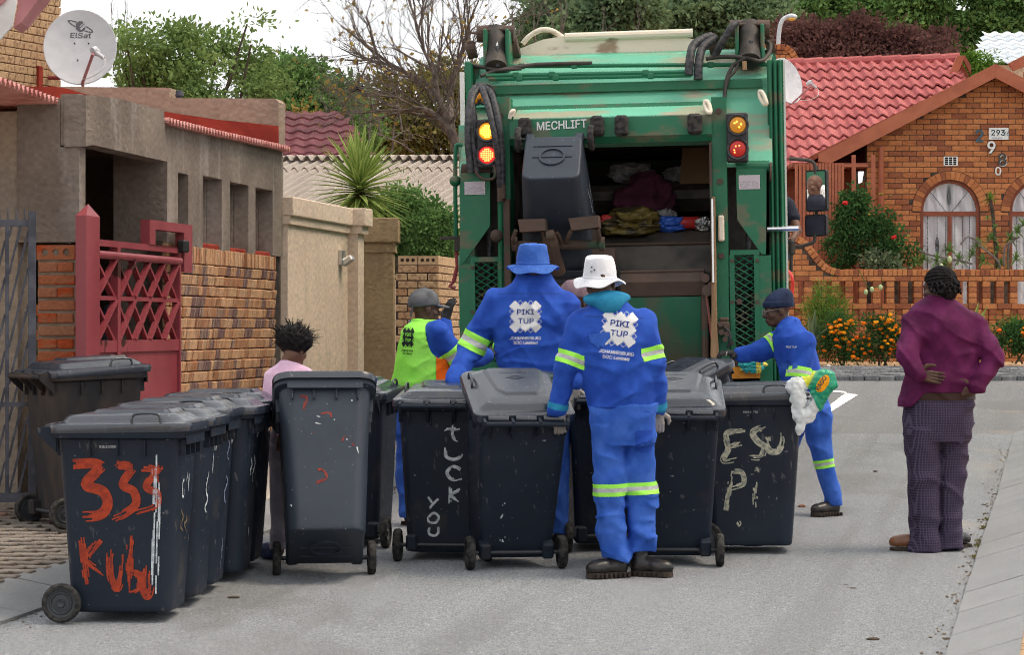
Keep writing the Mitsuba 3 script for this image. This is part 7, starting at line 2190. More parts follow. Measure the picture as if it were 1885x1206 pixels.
c = KP(1268, 410, 0.85)
whole('drink_can', K.put(xf(lathe([(0.001, -0.08), (0.042, -0.08), (0.05, -0.07), (0.05, 0.07), (0.042, 0.082), (0.001, 0.082)], 24, 'x'), rz(0.2), c)), 'can_red', 'red drink can lying on the hopper ledge', 'can', smooth=40)
whole('cardboard_sheet', K.put(xf(box(-0.15, 0.15, -0.01, 0.01, -0.2, 0.2), rx(-0.15) @ ry(0.1), KP(1288, 300, 1.35))), 'cardboard', 'brown cardboard sheet in the upper right of the hopper', 'cardboard')
whole('torn_packet', crumple(KP(1385, 672, 0.02), (0.09, 0.04, 0.06), 19, 0.5, 3.5), 'bag_teal', 'torn turquoise and yellow packet caught above the right orange bar', 'packet', smooth=True)
mat('bag_teal', lambda p, n, uv: mix((0.02, 0.35, 0.36), (0.65, 0.55, 0.08), smoothstep(0.55, 0.6, noise(p.x * 25, p.y * 25, p.z * 25))), 0.4, 0.5)
# ------------------------------------------------------------------ people
def cloth(name, a, b, rough=0.85, sc=14, wear=None):
    def f(p, n, uv):
        c = mix(a, b, smoothstep(0.3, 0.7, fbm(p.x * sc, p.y * sc, p.z * sc * 0.7, 4)))
        w = noise(p.x * 420, p.y * 420, p.z * 420)
        return c * (0.86 + 0.28 * w)
    return mat(name, f, rough, 0.25, sheen=0.3)


cloth('work_blue', (0.012, 0.055, 0.34), (0.022, 0.085, 0.44))
cloth('work_blue_pale', (0.022, 0.085, 0.40), (0.045, 0.13, 0.50))
cloth('hood_teal', (0.012, 0.17, 0.33), (0.025, 0.24, 0.42))
cloth('hat_blue', (0.03, 0.10, 0.42), (0.055, 0.15, 0.50))
cloth('hat_white', (0.66, 0.68, 0.74), (0.78, 0.79, 0.83))
cloth('hat_navy', (0.008, 0.016, 0.045), (0.016, 0.028, 0.07))
cloth('cap_grey', (0.075, 0.08, 0.09), (0.13, 0.135, 0.145))
cloth('cap_mauve', (0.13, 0.085, 0.11), (0.20, 0.14, 0.165))
cloth('vest_lime', (0.24, 0.72, 0.07), (0.32, 0.80, 0.11), sc=5)
cloth('vest_orange', (0.75, 0.10, 0.005), (0.82, 0.15, 0.01), sc=5)
cloth('shirt_maroon', (0.065, 0.004, 0.038), (0.11, 0.011, 0.068))
cloth('top_pink', (0.66, 0.42, 0.58), (0.76, 0.52, 0.66))
cloth('joggers_grey', (0.22, 0.20, 0.25), (0.30, 0.28, 0.33))
cloth('slipper_navy', (0.015, 0.02, 0.06), (0.03, 0.04, 0.10))
cloth('dark_shirt', (0.012, 0.014, 0.025), (0.02, 0.024, 0.04))
cloth('glove_grey', (0.22, 0.20, 0.18), (0.36, 0.33, 0.31))
cloth('glove_black', (0.014, 0.014, 0.015), (0.03, 0.03, 0.032))
def plaid(p, n, uv):
    u, v = (p.x + 0.5 * p.y) / 0.0165, p.z / 0.0165
    fu, fv = u - dr.floor(u), v - dr.floor(v)
    line = dr.maximum(smoothstep(0.62, 0.72, fu) * smoothstep(1.0, 0.92, fu), smoothstep(0.62, 0.72, fv) * smoothstep(1.0, 0.92, fv))
    return mix(mix((0.022, 0.014, 0.034), (0.04, 0.026, 0.054), fbm(p.x * 9, p.y * 9, p.z * 9, 3)), (0.105, 0.088, 0.14), line * 0.65)
mat('plaid', plaid, 0.85, 0.2)
mat('skin_dark', speck((0.058, 0.028, 0.018), (0.085, 0.042, 0.027), 25), 0.48, 0.4)
mat('skin_brown', speck((0.12, 0.055, 0.035), (0.16, 0.078, 0.05), 25), 0.5, 0.4)
mat('hair_black', speck((0.005, 0.004, 0.005), (0.014, 0.012, 0.013), 60), 0.6, 0.15)
mat('boot_leather', speck((0.010, 0.009, 0.009), (0.028, 0.024, 0.022), 25), 0.35, 0.5)
mat('boot_sole', speck((0.03, 0.022, 0.018), (0.06, 0.045, 0.036), 25), 0.8, 0.25)
mat('shoe_tan', speck((0.15, 0.055, 0.025), (0.20, 0.08, 0.035), 12), 0.3, 0.5)
mat('belt_leather', (0.030, 0.010, 0.006), 0.5, 0.25)
mat('tape_lime', (0.36, 0.90, 0.10), 0.6, 0.3)
mat('tape_silver', speck((0.36, 0.37, 0.38), (0.48, 0.49, 0.50), 40), 0.4, 0.5)
mat('print_blue', (0.02, 0.05, 0.22), 0.8, 0.2)
mat('print_dark', (0.012, 0.02, 0.018), 0.8, 0.2)
mat('spectacle', (0.16, 0.155, 0.145), 0.3, 0.5)
mat('eye_white', (0.55, 0.52, 0.48), 0.3, 0.5)


def stack(rows, d, depth_off=0.0):
    """Rows (py, x left, x right, half depth[, depth shift]) seen at distance d -> heights, centres and half axes of a body's cross-sections."""
    s = d / FOCAL
    out = []
    for r in rows:
        py, a, b, h = r[:4]
        off = r[4] if len(r) > 4 else 0.0
        out.append((EYE - (py - CY) * s, ((a + b) / 2 - CX) * s, d + depth_off + off, (b - a) / 2 * s, h))
    return np.array(sorted(out))


def sd_stack(p, S, e=2.4):
    z = np.clip(p[:, 2], S[0, 0], S[-1, 0])
    cx, cy, a, b = (np.interp(z, S[:, 0], S[:, k]) for k in (1, 2, 3, 4))
    q = (np.abs((p[:, 0] - cx) / a)**e + np.abs((p[:, 1] - cy) / b)**e)**(1 / e)
    d = (q - 1) * np.minimum(a, b)
    cap = np.maximum(S[0, 0] - p[:, 2], p[:, 2] - S[-1, 0])
    return np.maximum(d, cap)


def folds(p, seed, amp):
    """Cloth creases: thin ridges running diagonally and across, in patches, over a gentle swell."""
    if amp == 0: return 0
    w = (meshkit.noise(p * 3.1, seed) - 0.5) * 0.22
    tot = 0.35 * (meshkit.noise(p * [6, 5, 4], seed + 1) - 0.5)
    for k_, (ux, uz, wt) in enumerate(((0.55, 0.84, 1.0), (-0.62, 0.78, 0.9), (0.08, 1.0, 0.8), (0.97, 0.25, 0.5))):
        t, s_ = p[:, 0] * ux + p[:, 2] * uz + w, p[:, 2] * ux - p[:, 0] * uz
        n = meshkit.noise(np.stack([t * 10, p[:, 1] * 3.5, s_ * 2.4], 1), seed + 3 * k_ + 2)
        mk = np.clip((meshkit.noise(p * 4.1 + k_ * 7, seed + 40) - 0.40) / 0.2, 0, 1)
        tot = tot + wt * mk * np.maximum(0, 1 - np.abs(2 * n - 1) * 2.6)**1.3
    return -amp * tot


def garment(stacks=(), cones=(), ells=(), k=0.035, amp=0.008, seed=1, h=0.0105, cut=None, pad=0.0):
    """Cloth as one smooth surface round cross-section stacks, tapered limbs and ellipsoids; cut(p) > 0 removes cloth."""
    pts = [np.column_stack([S[:, 1] + sx * S[:, 3], S[:, 2] + sx * S[:, 4], S[:, 0]]) for S in stacks for sx in (-1, 1)]
    pts += [np.array([np.asarray(c[i]) + sg_ * max(c[2], c[3]) for i in (0, 1) for sg_ in (-1, 1)]) for c in cones]
    pts += [np.array([np.asarray(c[0]) + np.max(c[1]) * sg_ for sg_ in (-1, 1)]) for c in ells]
    P_ = np.vstack(pts)
    lo, hi = P_.min(0) - 0.05, P_.max(0) + 0.05

    def fn(p):
        d = None
        for S in stacks:
            e = sd_stack(p, S)
            d = e if d is None else smin(d, e, k)
        for c in cones:
            e = sd_cone(p, *c[:4])
            d = e if d is None else smin(d, e, k)
        for c in ells:
            e = sd_ell(p, *c)
            d = e if d is None else smin(d, e, k)
        if amp:
            near = np.abs(d) < 0.05
            d[near] += folds(p[near], seed, amp)
        d = d - pad
        if cut is not None: d = np.maximum(d, cut(p))
        return d
    return solid(fn, lo, hi, h)


def band(mesh, a, b, t0, t1, rad, off=0.004):
    """The part of a mesh between two fractions of the bone a-b, lifted off the surface."""
    a, b = np.asarray(a, float), np.asarray(b, float)
    u = (b - a) / np.linalg.norm(b - a)
    L_ = np.linalg.norm(b - a)
    m = mesh.slice_plane(a + u * t0 * L_, u)
    m = m.slice_plane(a + u * t1 * L_, -u)
    if not len(m.faces): return None
    c = m.triangles_center
    t = np.clip((c - a) @ u, -1, L_ + 1)
    r = np.linalg.norm(c - a - t[:, None] * u, axis=1)
    m.update_faces(r < rad)
    m.remove_unreferenced_vertices()
    if not len(m.faces): return None
    n = trimesh.Trimesh(m.vertices, m.faces, process=True)
    nn = np.array(mesh.vertex_normals)
    from scipy.spatial import cKDTree
    ix = cKDTree(mesh.vertices).query(m.vertices)[1]
    return tm(m.vertices + nn[ix] * off, m.faces)


def tape(parent, mesh, a, b, t0, t1, rad):
    """Lime, silver, lime reflective tape round a sleeve or leg."""
    w = (t1 - t0) / 3
    pieces = [band(mesh, a, b, t0, t0 + w, rad), band(mesh, a, b, t0 + 2 * w, t1, rad)]
    pieces = [x for x in pieces if x is not None]
    if pieces:
        k = part(parent, 'reflective_band', cat(pieces), 'tape_lime', smooth=True)
        s = band(mesh, a, b, t0 + w, t0 + 2 * w, rad)
        if s is not None: part(k, 'silver_stripe', s, 'tape_silver', smooth=True)


def project(mesh, flat, px, py, d, scale=1.0, off=0.005, rot=0.0, skew=0.0):
    """Lay flat artwork (xy, metres) on the camera-facing side of a garment, centred where that pixel is."""
    n = np.array(mesh.vertex_normals)
    c = P(px, py, d)
    sel = (n[:, 1] < -0.15) & (np.abs(mesh.vertices[:, 0] - c[0]) < 0.32) & (np.abs(mesh.vertices[:, 2] - c[2]) < 0.32)
    v = np.array(mesh.vertices)[sel]
    # keep the layer nearest the camera
    f = LinearNDInterpolator(v[:, [0, 2]], v[:, 1])
    vv, ff = trimesh.remesh.subdivide_to_size(flat.vertices, flat.faces, 0.02, max_iter=8)
    cr, sr = math.cos(rot), math.sin(rot)
    x = c[0] + (vv[:, 0] * cr - vv[:, 1] * sr) * scale
    z = c[2] + (vv[:, 0] * sr + vv[:, 1] * cr) * scale
    y = f(x, z)
    y = np.where(np.isnan(y), np.nanmedian(y), y)
    m = tm(np.column_stack([x, y - off, z]), ff)
    fn_ = m.face_normals
    if np.mean(fn_[:, 1]) > 0: m.invert()
    return m


def flat_text(t, h, bold=True, center=True, sx=1.0):
    m = meshkit.text_mesh(t, h, 0.001, bold)
    top = m.triangles_center[:, 2] > 0.0009
    m.update_faces(top & (np.abs(m.face_normals[:, 2]) > 0.9))
    m.remove_unreferenced_vertices()
    m.vertices[:, 0] *= sx
    if center: m.vertices[:, 0] -= (m.vertices[:, 0].max() + m.vertices[:, 0].min()) / 2
    m.vertices[:, 2] = 0
    return m


def flat_poly(g):
    ms = []
    for x in getattr(g, 'geoms', [g]):
        if x.area > 1e-7:
            v, f = trimesh.creation.triangulate_polygon(x, engine='earcut')
            ms.append(tm(np.column_stack([v, np.zeros(len(v))]), f))
    return cat(ms)


def emblem():
    dm = lambda x, y, r: sg.Polygon([(x - r, y), (x, y - r), (x + r, y), (x, y + r)])
    strip = sg.LineString([(-0.42, -0.42), (0.42, 0.42)]).buffer(0.135, cap_style=2).union(sg.LineString([(-0.42, 0.42), (0.42, -0.42)]).buffer(0.135, cap_style=2))
    core = sg.box(-0.33, -0.33, 0.33, 0.33)
    teeth = so.unary_union([dm(0, .34, .155), dm(0, -.34, .155), dm(.34, 0, .155), dm(-.34, 0, .155)])
    notch = so.unary_union([dm(sx * 0.165, sy * 0.43, 0.105) for sx in (-1, 1) for sy in (-1, 1)] + [dm(sx * 0.43, sy * 0.165, 0.105) for sx in (-1, 1) for sy in (-1, 1)])
    out = so.unary_union([dm(sx * 0.165, sy * 0.43, 0.09).difference(dm(sx * 0.165, sy * 0.43, 0.07)) for sx in (-1, 1) for sy in (-1, 1)] + [dm(sx * 0.43, sy * 0.165, 0.09).difference(dm(sx * 0.43, sy * 0.165, 0.07)) for sx in (-1, 1) for sy in (-1, 1)])
    return so.unary_union([strip.union(core).union(teeth).difference(notch), out])


EMB = emblem()


def back_print(parent, mesh, px, py, d, w, ink, ink2, rot=0.0, small=True, sx=1.0):
    """The worker's back print: the zigzag emblem with its two words, and two lines of lettering under it."""
    k = part(parent, 'emblem', project(mesh, flat_poly(sa.scale(sa.affine_transform(EMB, [w * sx, 0, 0, w, 0, 0]), 1, 1)), px, py, d, rot=rot, off=0.004), ink, smooth=True, label='zigzag emblem reading PIKI TUP')
    for t, yo in (('PIKI', 0.06), ('TUP', -0.22)):
        m = flat_text(t, 0.165 * w, True, True, 1.12 * sx)
        m.vertices[:, 1] += yo * w
        if len(t) < 4: m.vertices[:, 0] += 0.015 * w
        part(k, 'word', project(mesh, m, px, py, d, rot=rot, off=0.0065), ink2, smooth=True)
    if small:
        for t, yo, h_ in (('JOHANNESBURG', -0.73, 0.095), ('SOC Limited', -0.875, 0.095)):
            m = flat_text(t, h_ * w, True, True, 1.0 * sx)
            wmax = 0.98 * w * sx
            if np.ptp(m.vertices[:, 0]) > wmax: m.vertices[:, 0] *= wmax / np.ptp(m.vertices[:, 0])
            m.vertices[:, 1] += yo * w
            part(parent, 'lettering', project(mesh, m, px, py, d, rot=rot, off=0.005), ink, smooth=True)


# ---- heads, hands, feet
def frame(fwd, up=(0, 0, 1)):
    f = np.asarray(fwd, float); f /= np.linalg.norm(f)
    r_ = np.cross(f, up); r_ /= np.linalg.norm(r_)
    return np.stack([r_, f, np.cross(r_, f)], 1)


def head_mesh(c, fwd, s=1.0, pitch=0.0, neck=None):
    """A head with skull, jaw, brow, nose, lips and ears; c is its centre, s scales a 0.225 m head."""
    F = frame(fwd) @ rx(pitch)
    L = lambda x, y, z: np.asarray(c) + F @ (np.array([x, y, z]) * s)

    def fn(p):
        d = sd_ell(p, L(0, -0.012, 0.035), np.array([0.074, 0.094, 0.082]) * s, F)
        d = smin(d, sd_ell(p, L(0, 0.022, -0.045), np.array([0.056, 0.066, 0.066]) * s, F), 0.03 * s)
        d = smin(d, sd_cone(p, L(-0.022, 0.062, -0.092), L(0.022, 0.062, -0.092), 0.02 * s, 0.02 * s), 0.03 * s)
        d = smin(d, sd_cone(p, L(-0.04, 0.072, 0.018), L(0.04, 0.072, 0.018), 0.013 * s, 0.013 * s), 0.02 * s)
        d = smin(d, sd_cone(p, L(0, 0.084, 0.008), L(0, 0.104, -0.03), 0.010 * s, 0.015 * s), 0.012 * s)
        d = smin(d, sd_cone(p, L(-0.014, 0.092, -0.033), L(0.014, 0.092, -0.033), 0.011 * s, 0.011 * s), 0.008 * s)
        for sx in (-1, 1):
            d = np.maximum(d, -sd_ell(p, L(sx * 0.032, 0.092, -0.002), np.array([0.018, 0.014, 0.011]) * s, F) - 0.0)
            d = smin(d, sd_ell(p, L(sx * 0.032, 0.076, -0.002), np.array([0.014, 0.014, 0.012]) * s, F), 0.004 * s)
            d = smin(d, sd_ell(p, L(sx * 0.077, -0.012, -0.008), np.array([0.010, 0.022, 0.034]) * s, F), 0.008 * s)
            d = smin(d, sd_ell(p, L(sx * 0.046, 0.058, -0.03), np.array([0.02, 0.022, 0.02]) * s, F), 0.02 * s)
        d = smin(d, sd_cone(p, L(-0.017, 0.089, -0.060), L(0.017, 0.089, -0.060), 0.0085 * s, 0.0085 * s), 0.006 * s)
        d = smin(d, sd_cone(p, L(-0.015, 0.087, -0.074), L(0.015, 0.087, -0.074), 0.0095 * s, 0.0095 * s), 0.006 * s)
        if neck is not None: d = smin(d, sd_cone(p, L(0, -0.015, -0.05), neck, 0.056 * s, 0.062 * s), 0.03 * s)
        return d
    ext = 0.16 * s
    lo, hi = np.asarray(c) - ext, np.asarray(c) + ext
    if neck is not None: lo, hi = np.minimum(lo, np.asarray(neck) - 0.09), np.maximum(hi, np.asarray(neck) + 0.09)
    return solid(fn, lo, hi, 0.006), F, L


def hand_mesh(wrist, fdir, palm_n, thumb_side, curl=0.6, s=1.0, spread=0.12, h=0.0042):
    """A hand: palm, four jointed fingers of unequal length, thumb off the side. fdir runs wrist to knuckles; palm_n is the way the palm faces."""
    f = np.asarray(fdir, float); f /= np.linalg.norm(f)
    n = np.asarray(palm_n, float); n -= f * (n @ f); n /= np.linalg.norm(n)
    t = np.cross(n, f) * thumb_side
    w = np.asarray(wrist, float)
    segs = [(w - f * 0.03 * s, w + f * 0.02 * s, 0.026 * s, 0.027 * s)]
    for o in (-0.028, -0.009, 0.010, 0.029):
        segs.append((w + f * 0.015 * s + t * o * 0.6 * s, w + f * 0.085 * s + t * o * s, 0.0155 * s, 0.0115 * s))
    fingers = []
    for o, ln, in ((0.029, 0.92), (0.010, 1.0), (-0.009, 0.95), (-0.028, 0.78)):
        p = w + f * 0.087 * s + t * o * s
        ang = 0.25 * curl + 0.02
        d0 = f + t * o * spread * 20 * 0.3
        ch = []
        for L_, r0, r1 in ((0.042, 0.0105, 0.0098), (0.027, 0.0096, 0.0088), (0.022, 0.0088, 0.007)):
            dd = d0 * math.cos(ang) + n * math.sin(ang)
            dd /= np.linalg.norm(dd)
            q = p + dd * L_ * ln * s
            ch.append((p, q, r0 * s, r1 * s))
            p = q
            ang += 0.95 * curl
        fingers.append(ch)
    th0 = w + f * 0.025 * s + t * 0.030 * s
    th1 = th0 + (f * 0.55 + t * 0.75 + n * 0.3) * 0.042 * s
    th2 = th1 + (f * 0.8 + t * 0.25 + n * (0.25 + 0.5 * curl)) * 0.034 * s
    th3 = th2 + (f * 0.8 - t * 0.1 * curl + n * (0.3 + 0.6 * curl)) * 0.026 * s
    thumb = [(th0, th1, 0.016 * s, 0.013 * s), (th1, th2, 0.012 * s, 0.011 * s), (th2, th3, 0.0105 * s, 0.0085 * s)]
    allp = np.array([x for g in [segs, thumb] + fingers for c in g for x in c[:2]])

    def fn(p):
        d = None
        for c in segs:
            e = sd_cone(p, *c); d = e if d is None else smin(d, e, 0.014 * s)
        for c in thumb: d = smin(d, sd_cone(p, *c), 0.006 * s)
        for ch in fingers:
            g = None
            for c in ch:
                e = sd_cone(p, *c); g = e if g is None else smin(g, e, 0.002)
            d = smin(d, g, 0.004 * s)
        return d
    return solid(fn, allp.min(0) - 0.04, allp.max(0) + 0.04, h)


def boot(parent, heel, yaw, s=1.0, up='boot_leather', so_='boot_sole', shaft=0.12, name='boot', toe_r=0.046, flat=False):
    """A boot or shoe: heel on the ground at 'heel', toe pointing along yaw (0 = away from the camera)."""
    R = rz(yaw)
    L = lambda x, y, z: np.asarray(heel) + R @ (np.array([x, y, z]) * s)

    def fn(p):
        d = sd_cone(p, L(0, 0.045, 0.055), L(0, 0.05, 0.05 + shaft), 0.046 * s, 0.05 * s)
        d = smin(d, sd_cone(p, L(0, 0.05, 0.065), L(0, 0.14, 0.062), 0.046 * s, 0.045 * s), 0.03 * s)
        d = smin(d, sd_ell(p, L(0.004, 0.195, 0.054), np.array([toe_r + .006, 0.066, 0.044]) * s, R), 0.035 * s)
        d = d + (folds(p, 3, 0.003) if not flat else 0)
        return np.maximum(d, (heel[2] + 0.028 * s) - p[:, 2])
    lo, hi = L(0, .13, .1) - 0.24 * s, L(0, .13, .1) + 0.24 * s
    lo[2] = heel[2] - 0.01
    k = part(parent, name, solid(fn, lo, hi, 0.0065), up, smooth=True)
    o = sg.LineString([(0, 0.045), (0.004, 0.19)]).buffer(0.047).union(sg.Point(0.004, 0.20).buffer(0.056))
    th = 0.032 if not flat else 0.02
    b = xf(poly(sa.scale(o, 0.98, 1), th * s * 1.0), None, (0, 0, 0))
    b.vertices[:, :2] *= s
    if not flat:
        cuts = [cbox(sx * 0.05 * s, y_ * s, 0.012 * s, 0.022 * s, 0.017 * s, 0.026 * s, 0.003) for sx in (-1, 1) for y_ in np.arange(0.01, 0.25, 0.03)]
        b = cat([b] + cuts)
    part(k, 'sole', xf(b, R, heel), so_)
    if not flat:
        part(k, 'laces', cat([tube([L(-0.024, y_, z_), L(0, y_ + .004, z_ + 0.006), L(0.024, y_, z_)], 0.004, 5) for y_, z_ in ((0.085, 0.125), (0.105, 0.108), (0.125, 0.098), (0.15, 0.095))]), 'boot_sole')
    return k


def torso_body(stacks, cones, seed=1):
    """The body under the clothes, drawn in a little from them."""
    S2 = []
    for S in stacks:
        S = S.copy(); S[:, 3] *= 0.76; S[:, 4] *= 0.76
        S2.append(S)
    return garment(S2, [(a, b, ra * .55, rb * .6) for a, b, ra, rb in cones], amp=0, h=0.016, k=0.04)


def bucket_hat(parent, c, r_crown, h, brim, droop, bsdf, seed, tilt=0.0, name='bucket_hat'):
    """A cloth bucket hat: creased crown, stitched band and a floppy brim; c is the centre of the crown's base."""
    r = np.random.default_rng(seed)
    prof = [(0.001, h * 1.0), (r_crown * 0.45, h * 0.995), (r_crown * 0.78, h * 0.95), (r_crown * 0.90, h * 0.86), (r_crown * 0.95, h * 0.62), (r_crown * 1.0, h * 0.3), (r_crown * 1.02, 0.02), (r_crown * 1.04, 0.0)]
    prof += [(r_crown * 1.04 + brim * t, -droop * t**1.3) for t in (0.15, 0.35, 0.55, 0.75, 0.92, 1.0)]
    under = [(a, b - 0.005) for a, b in prof[::-1][:-1]]
    full = prof + under
    n = 64
    a = np.arange(n) * 2 * np.pi / n
    R = []
    for i, (rr, hh) in enumerate(full):
        x, y = rr * np.cos(a), rr * np.sin(a)
        wv = max(0, (rr - r_crown * 1.04)) / max(brim, 1e-6)
        z = hh + 0.018 * wv * np.sin(2 * a + seed) + 0.010 * wv * np.sin(5 * a + 2 * seed)
        crease = (1 - wv) * (hh > 0.004)
        q = np.stack([x, y, z], 1)
        dn = meshkit.noise(q * 26, seed) - 0.5
        q[:, :2] *= (1 + crease * dn * 0.10)[:, None]
        q[:, 2] += crease * (meshkit.noise(q * 18, seed + 2) - 0.5) * 0.02
        R.append(q)
    m = loft(np.array(R))
    k = part(parent, name, xf(m, rx(tilt), c), bsdf, smooth=True)
    for t in (0.3, 0.55, 0.8):
        rr = r_crown * 1.04 + brim * t
        q = np.stack([rr * np.cos(a), rr * np.sin(a), -droop * t**1.3 + 0.018 * t * np.sin(2 * a + seed) + 0.010 * t * np.sin(5 * a + 2 * seed) + 0.001], 1)
        part(k, 'stitching', xf(tube(np.vstack([q, q[:1]]), 0.0016, 4, caps=False), rx(tilt), c), bsdf)
    q = np.stack([r_crown * 1.035 * np.cos(a), r_crown * 1.035 * np.sin(a), 0.008 + 0 * a], 1)
    part(k, 'seam', xf(tube(np.vstack([q, q[:1]]), 0.004, 5, caps=False), rx(tilt), c), bsdf)
    return k


def limb(d, *pts):
    """Joints (px, py, depth shift, radius) -> list of tapered cones."""
    q = [(P(a, b, d + e), r_) for a, b, e, r_ in pts]
    return [(q[i][0], q[i + 1][0], q[i][1], q[i + 1][1]) for i in range(len(q) - 1)]


def ground_at(px, d, lift=0.006):
    p = P(px, 600, d); p[2] = float(gz(d)) + lift
    return p


# ---- the man in the white bucket hat
d = 14.25
pr = thing('person', 'man in white bucket hat and blue overalls with torn back, gripping two bins', 'person')
J = stack([(552, 1097, 1146, .075), (566, 1082, 1162, .095), (578, 1069, 1178, .115), (592, 1062, 1190, .13), (620, 1062, 1195, .14), (660, 1068, 1197, .14), (705, 1074, 1200, .14), (740, 1080, 1203, .145), (758, 1083, 1205, .15)], d)
aL = limb(d, (1070, 596, 0, .078), (1043, 672, -.02, .064), (1027, 752, .02, .050))
aR = limb(d, (1184, 596, 0, .078), (1203, 668, -.02, .064), (1211, 752, .05, .050))
hem = EYE - (757 - CY) * d / FOCAL
jk = garment([J], aL + aR, amp=0.014, seed=2, k=0.028, cut=lambda p: np.where(np.abs(p[:, 0] - P(1144, 0, d)[0]) < 0.24, hem - 0.02 * np.sin(p[:, 0] * 9) - p[:, 2], -1))
pj = part(pr, 'jacket', jk, 'work_blue', smooth=True)
tape(pj, jk, aL[0][0], aL[0][1], .70, 1.0, 0.13)
tape(pj, jk, aR[0][0], aR[0][1], .62, .95, 0.13)
back_print(pj, jk, 1138, 605, d, 0.205, 'print_white', 'print_blue', rot=-0.12)
# hood, collar roll and the torn flap
hd = garment([], [], [(P(1113, 551, d - .06), (0.115, 0.06, 0.036)), (P(1124, 560, d - .10), (0.062, 0.035, 0.048)), (P(1126, 548, d - .0), (0.11, 0.08, 0.036))], amp=0.009, seed=7, h=0.009, k=0.05)
part(pr, 'hood', hd, 'hood_teal', smooth=True)
yk_ = flat_poly(sg.box(-0.17, -0.002, 0.17, 0.002))
part(pj, 'yoke_seam', project(jk, yk_, 1130, 584, d, rot=-0.03, off=0.003), 'print_blue', smooth=True)
tear = sg.Polygon([(-0.065, 0.03), (-0.02, 0.036), (0.055, 0.045), (0.06, 0.01), (0.03, -0.02), (0.02, -0.05), (0.0, -0.035), (-0.01, -0.055), (-0.03, -0.03), (-0.06, -0.012)])
part(pj, 'torn_flap', project(jk, flat_poly(tear), 1103, 625, d, off=0.010), 'work_blue_pale', smooth=True, label='torn patch of cloth')
# trousers
TP = [stack([(748, 1088, 1203, .14), (775, 1088, 1205, .145), (800, 1090, 1205, .135), (815, 1091, 1205, .125)], d),
      stack([(785, 1089, 1148, .13), (830, 1091, 1148, .115), (890, 1096, 1147, .10), (930, 1101, 1145, .095), (980, 1104, 1148, .09), (1005, 1107, 1157, .085), (1022, 1112, 1159, .08)], d),
      stack([(785, 1146, 1205, .13), (830, 1148, 1205, .115), (890, 1151, 1206, .10), (930, 1157, 1208, .095), (980, 1160, 1207, .09), (1000, 1156, 1204, .085), (1013, 1157, 1203, .08)], d, 0.05)]
tr = garment(TP, [], amp=0.018, seed=12, k=0.006)
pt_ = part(pr, 'trousers', tr, 'work_blue_pale', smooth=True)
tape(pt_, tr, P(1148, 870, d), P(1150, 930, d), 0.31, 0.69, 0.4)
part(pt_, 'back_pocket', project(tr, flat_poly(sg.Polygon([(-.05, .06), (.05, .06), (.05, -.06), (0, -.075), (-.05, -.06)])), 1184, 810, d, off=0.006), 'work_blue', smooth=True)
nk = P(1112, 552, d)
hm, F, L = head_mesh(P(1104, 520, d), (-0.25, 1, -.1), 1.0, -0.1, nk)
hl = hand_mesh(P(1030, 757, d + .02), (0.05, 0.15, -1), (0.0, 1, 0.2), 1, 0.9)
hr = hand_mesh(P(1211, 754, d + .06), (0, 0.15, -1), (0.0, 1, 0.2), -1, 0.9)
part(pr, 'body', cat(torso_body([J] + TP, aL + aR), hm), 'skin_dark', smooth=True)
part(pr, 'glove', hl, 'glove_grey', smooth=True)
part(pr, 'glove', hr, 'glove_grey', smooth=True)
for c_ in (aL, aR): part(pr, 'cuff', cat(band(jk, c_[1][0], c_[1][1], .86, 1.0, .11, .005), tube([c_[1][1] + (c_[1][0] - c_[1][1]) * .12, c_[1][1] + (c_[1][0] - c_[1][1]) * -.06], [.056, .05], 14)), 'hood_teal', smooth=True)
bucket_hat(pr, P(1104, 512, d), 0.094, 0.135, 0.055, 0.03, 'hat_white', 3, tilt=0.10)
part(pr, 'eyelet', cat([cyl(P(a, b, d - .098), P(a, b, d - .09), .0045, 8) for a, b in ((1089, 492), (1094, 497), (1088, 500))]), 'hole_dark')
boot(pr, ground_at(1152, d) + [0.0, 0.0, 0], math.radians(118), 1.0)
boot(pr, ground_at(1163, d) + [0, 0.06, 0], math.radians(-112), 1.0)

# ---- the man in the blue bucket hat
d = 15.55
pr = thing('person', 'tall man in blue bucket hat and blue work jacket, seen from behind at the hopper', 'person')
J = stack([(506, 955, 1012, .08), (520, 945, 1020, .095), (533, 925, 1032, .115), (546, 906, 1046, .13), (580, 903, 1051, .145), (640, 914, 1047, .15), (690, 924, 1040, .15), (740, 926, 1040, .15)], d)
aL = limb(d, (913, 556, 0, .08), (868, 642, .02, .068), (838, 704, -.25, .052))
aR = limb(d, (1040, 560, 0, .08), (1062, 640, .02, .068), (1057, 708, -.15, .052))
jk = garment([J], aL + aR, amp=0.014, seed=22, k=0.028)
pj = part(pr, 'jacket', jk, 'work_blue', smooth=True)
tape(pj, jk, aL[0][0], aL[0][1], .70, 1.02, 0.14)
tape(pj, jk, aR[0][0], aR[0][1], .70, 1.02, 0.14)
back_print(pj, jk, 967, 583, d, 0.20, 'print_white', 'print_blue')
part(pj, 'collar', garment([], [], [(P(980, 521, d - .02), (0.115, 0.085, 0.055))], amp=0.006, seed=25, h=0.009), 'work_blue', smooth=True)
part(pj, 'yoke_seam', project(jk, flat_poly(sg.box(-0.2, -0.002, 0.2, 0.002)), 975, 541, d, off=0.003), 'print_blue', smooth=True)
TP = [stack([(730, 928, 1038, .14), (775, 930, 1042, .145), (810, 932, 1044, .13)], d), stack([(790, 930, 988, .12), (880, 938, 990, .10), (960, 944, 990, .09), (990, 946, 990, .08)], d, .1), stack([(790, 985, 1046, .12), (880, 996, 1047, .10), (950, 1002, 1046, .09), (978, 1004, 1044, .08)], d, -.05)]
tr = garment(TP, [], amp=0.013, seed=28, k=0.012)
pt_ = part(pr, 'trousers', tr, 'work_blue_pale', smooth=True)
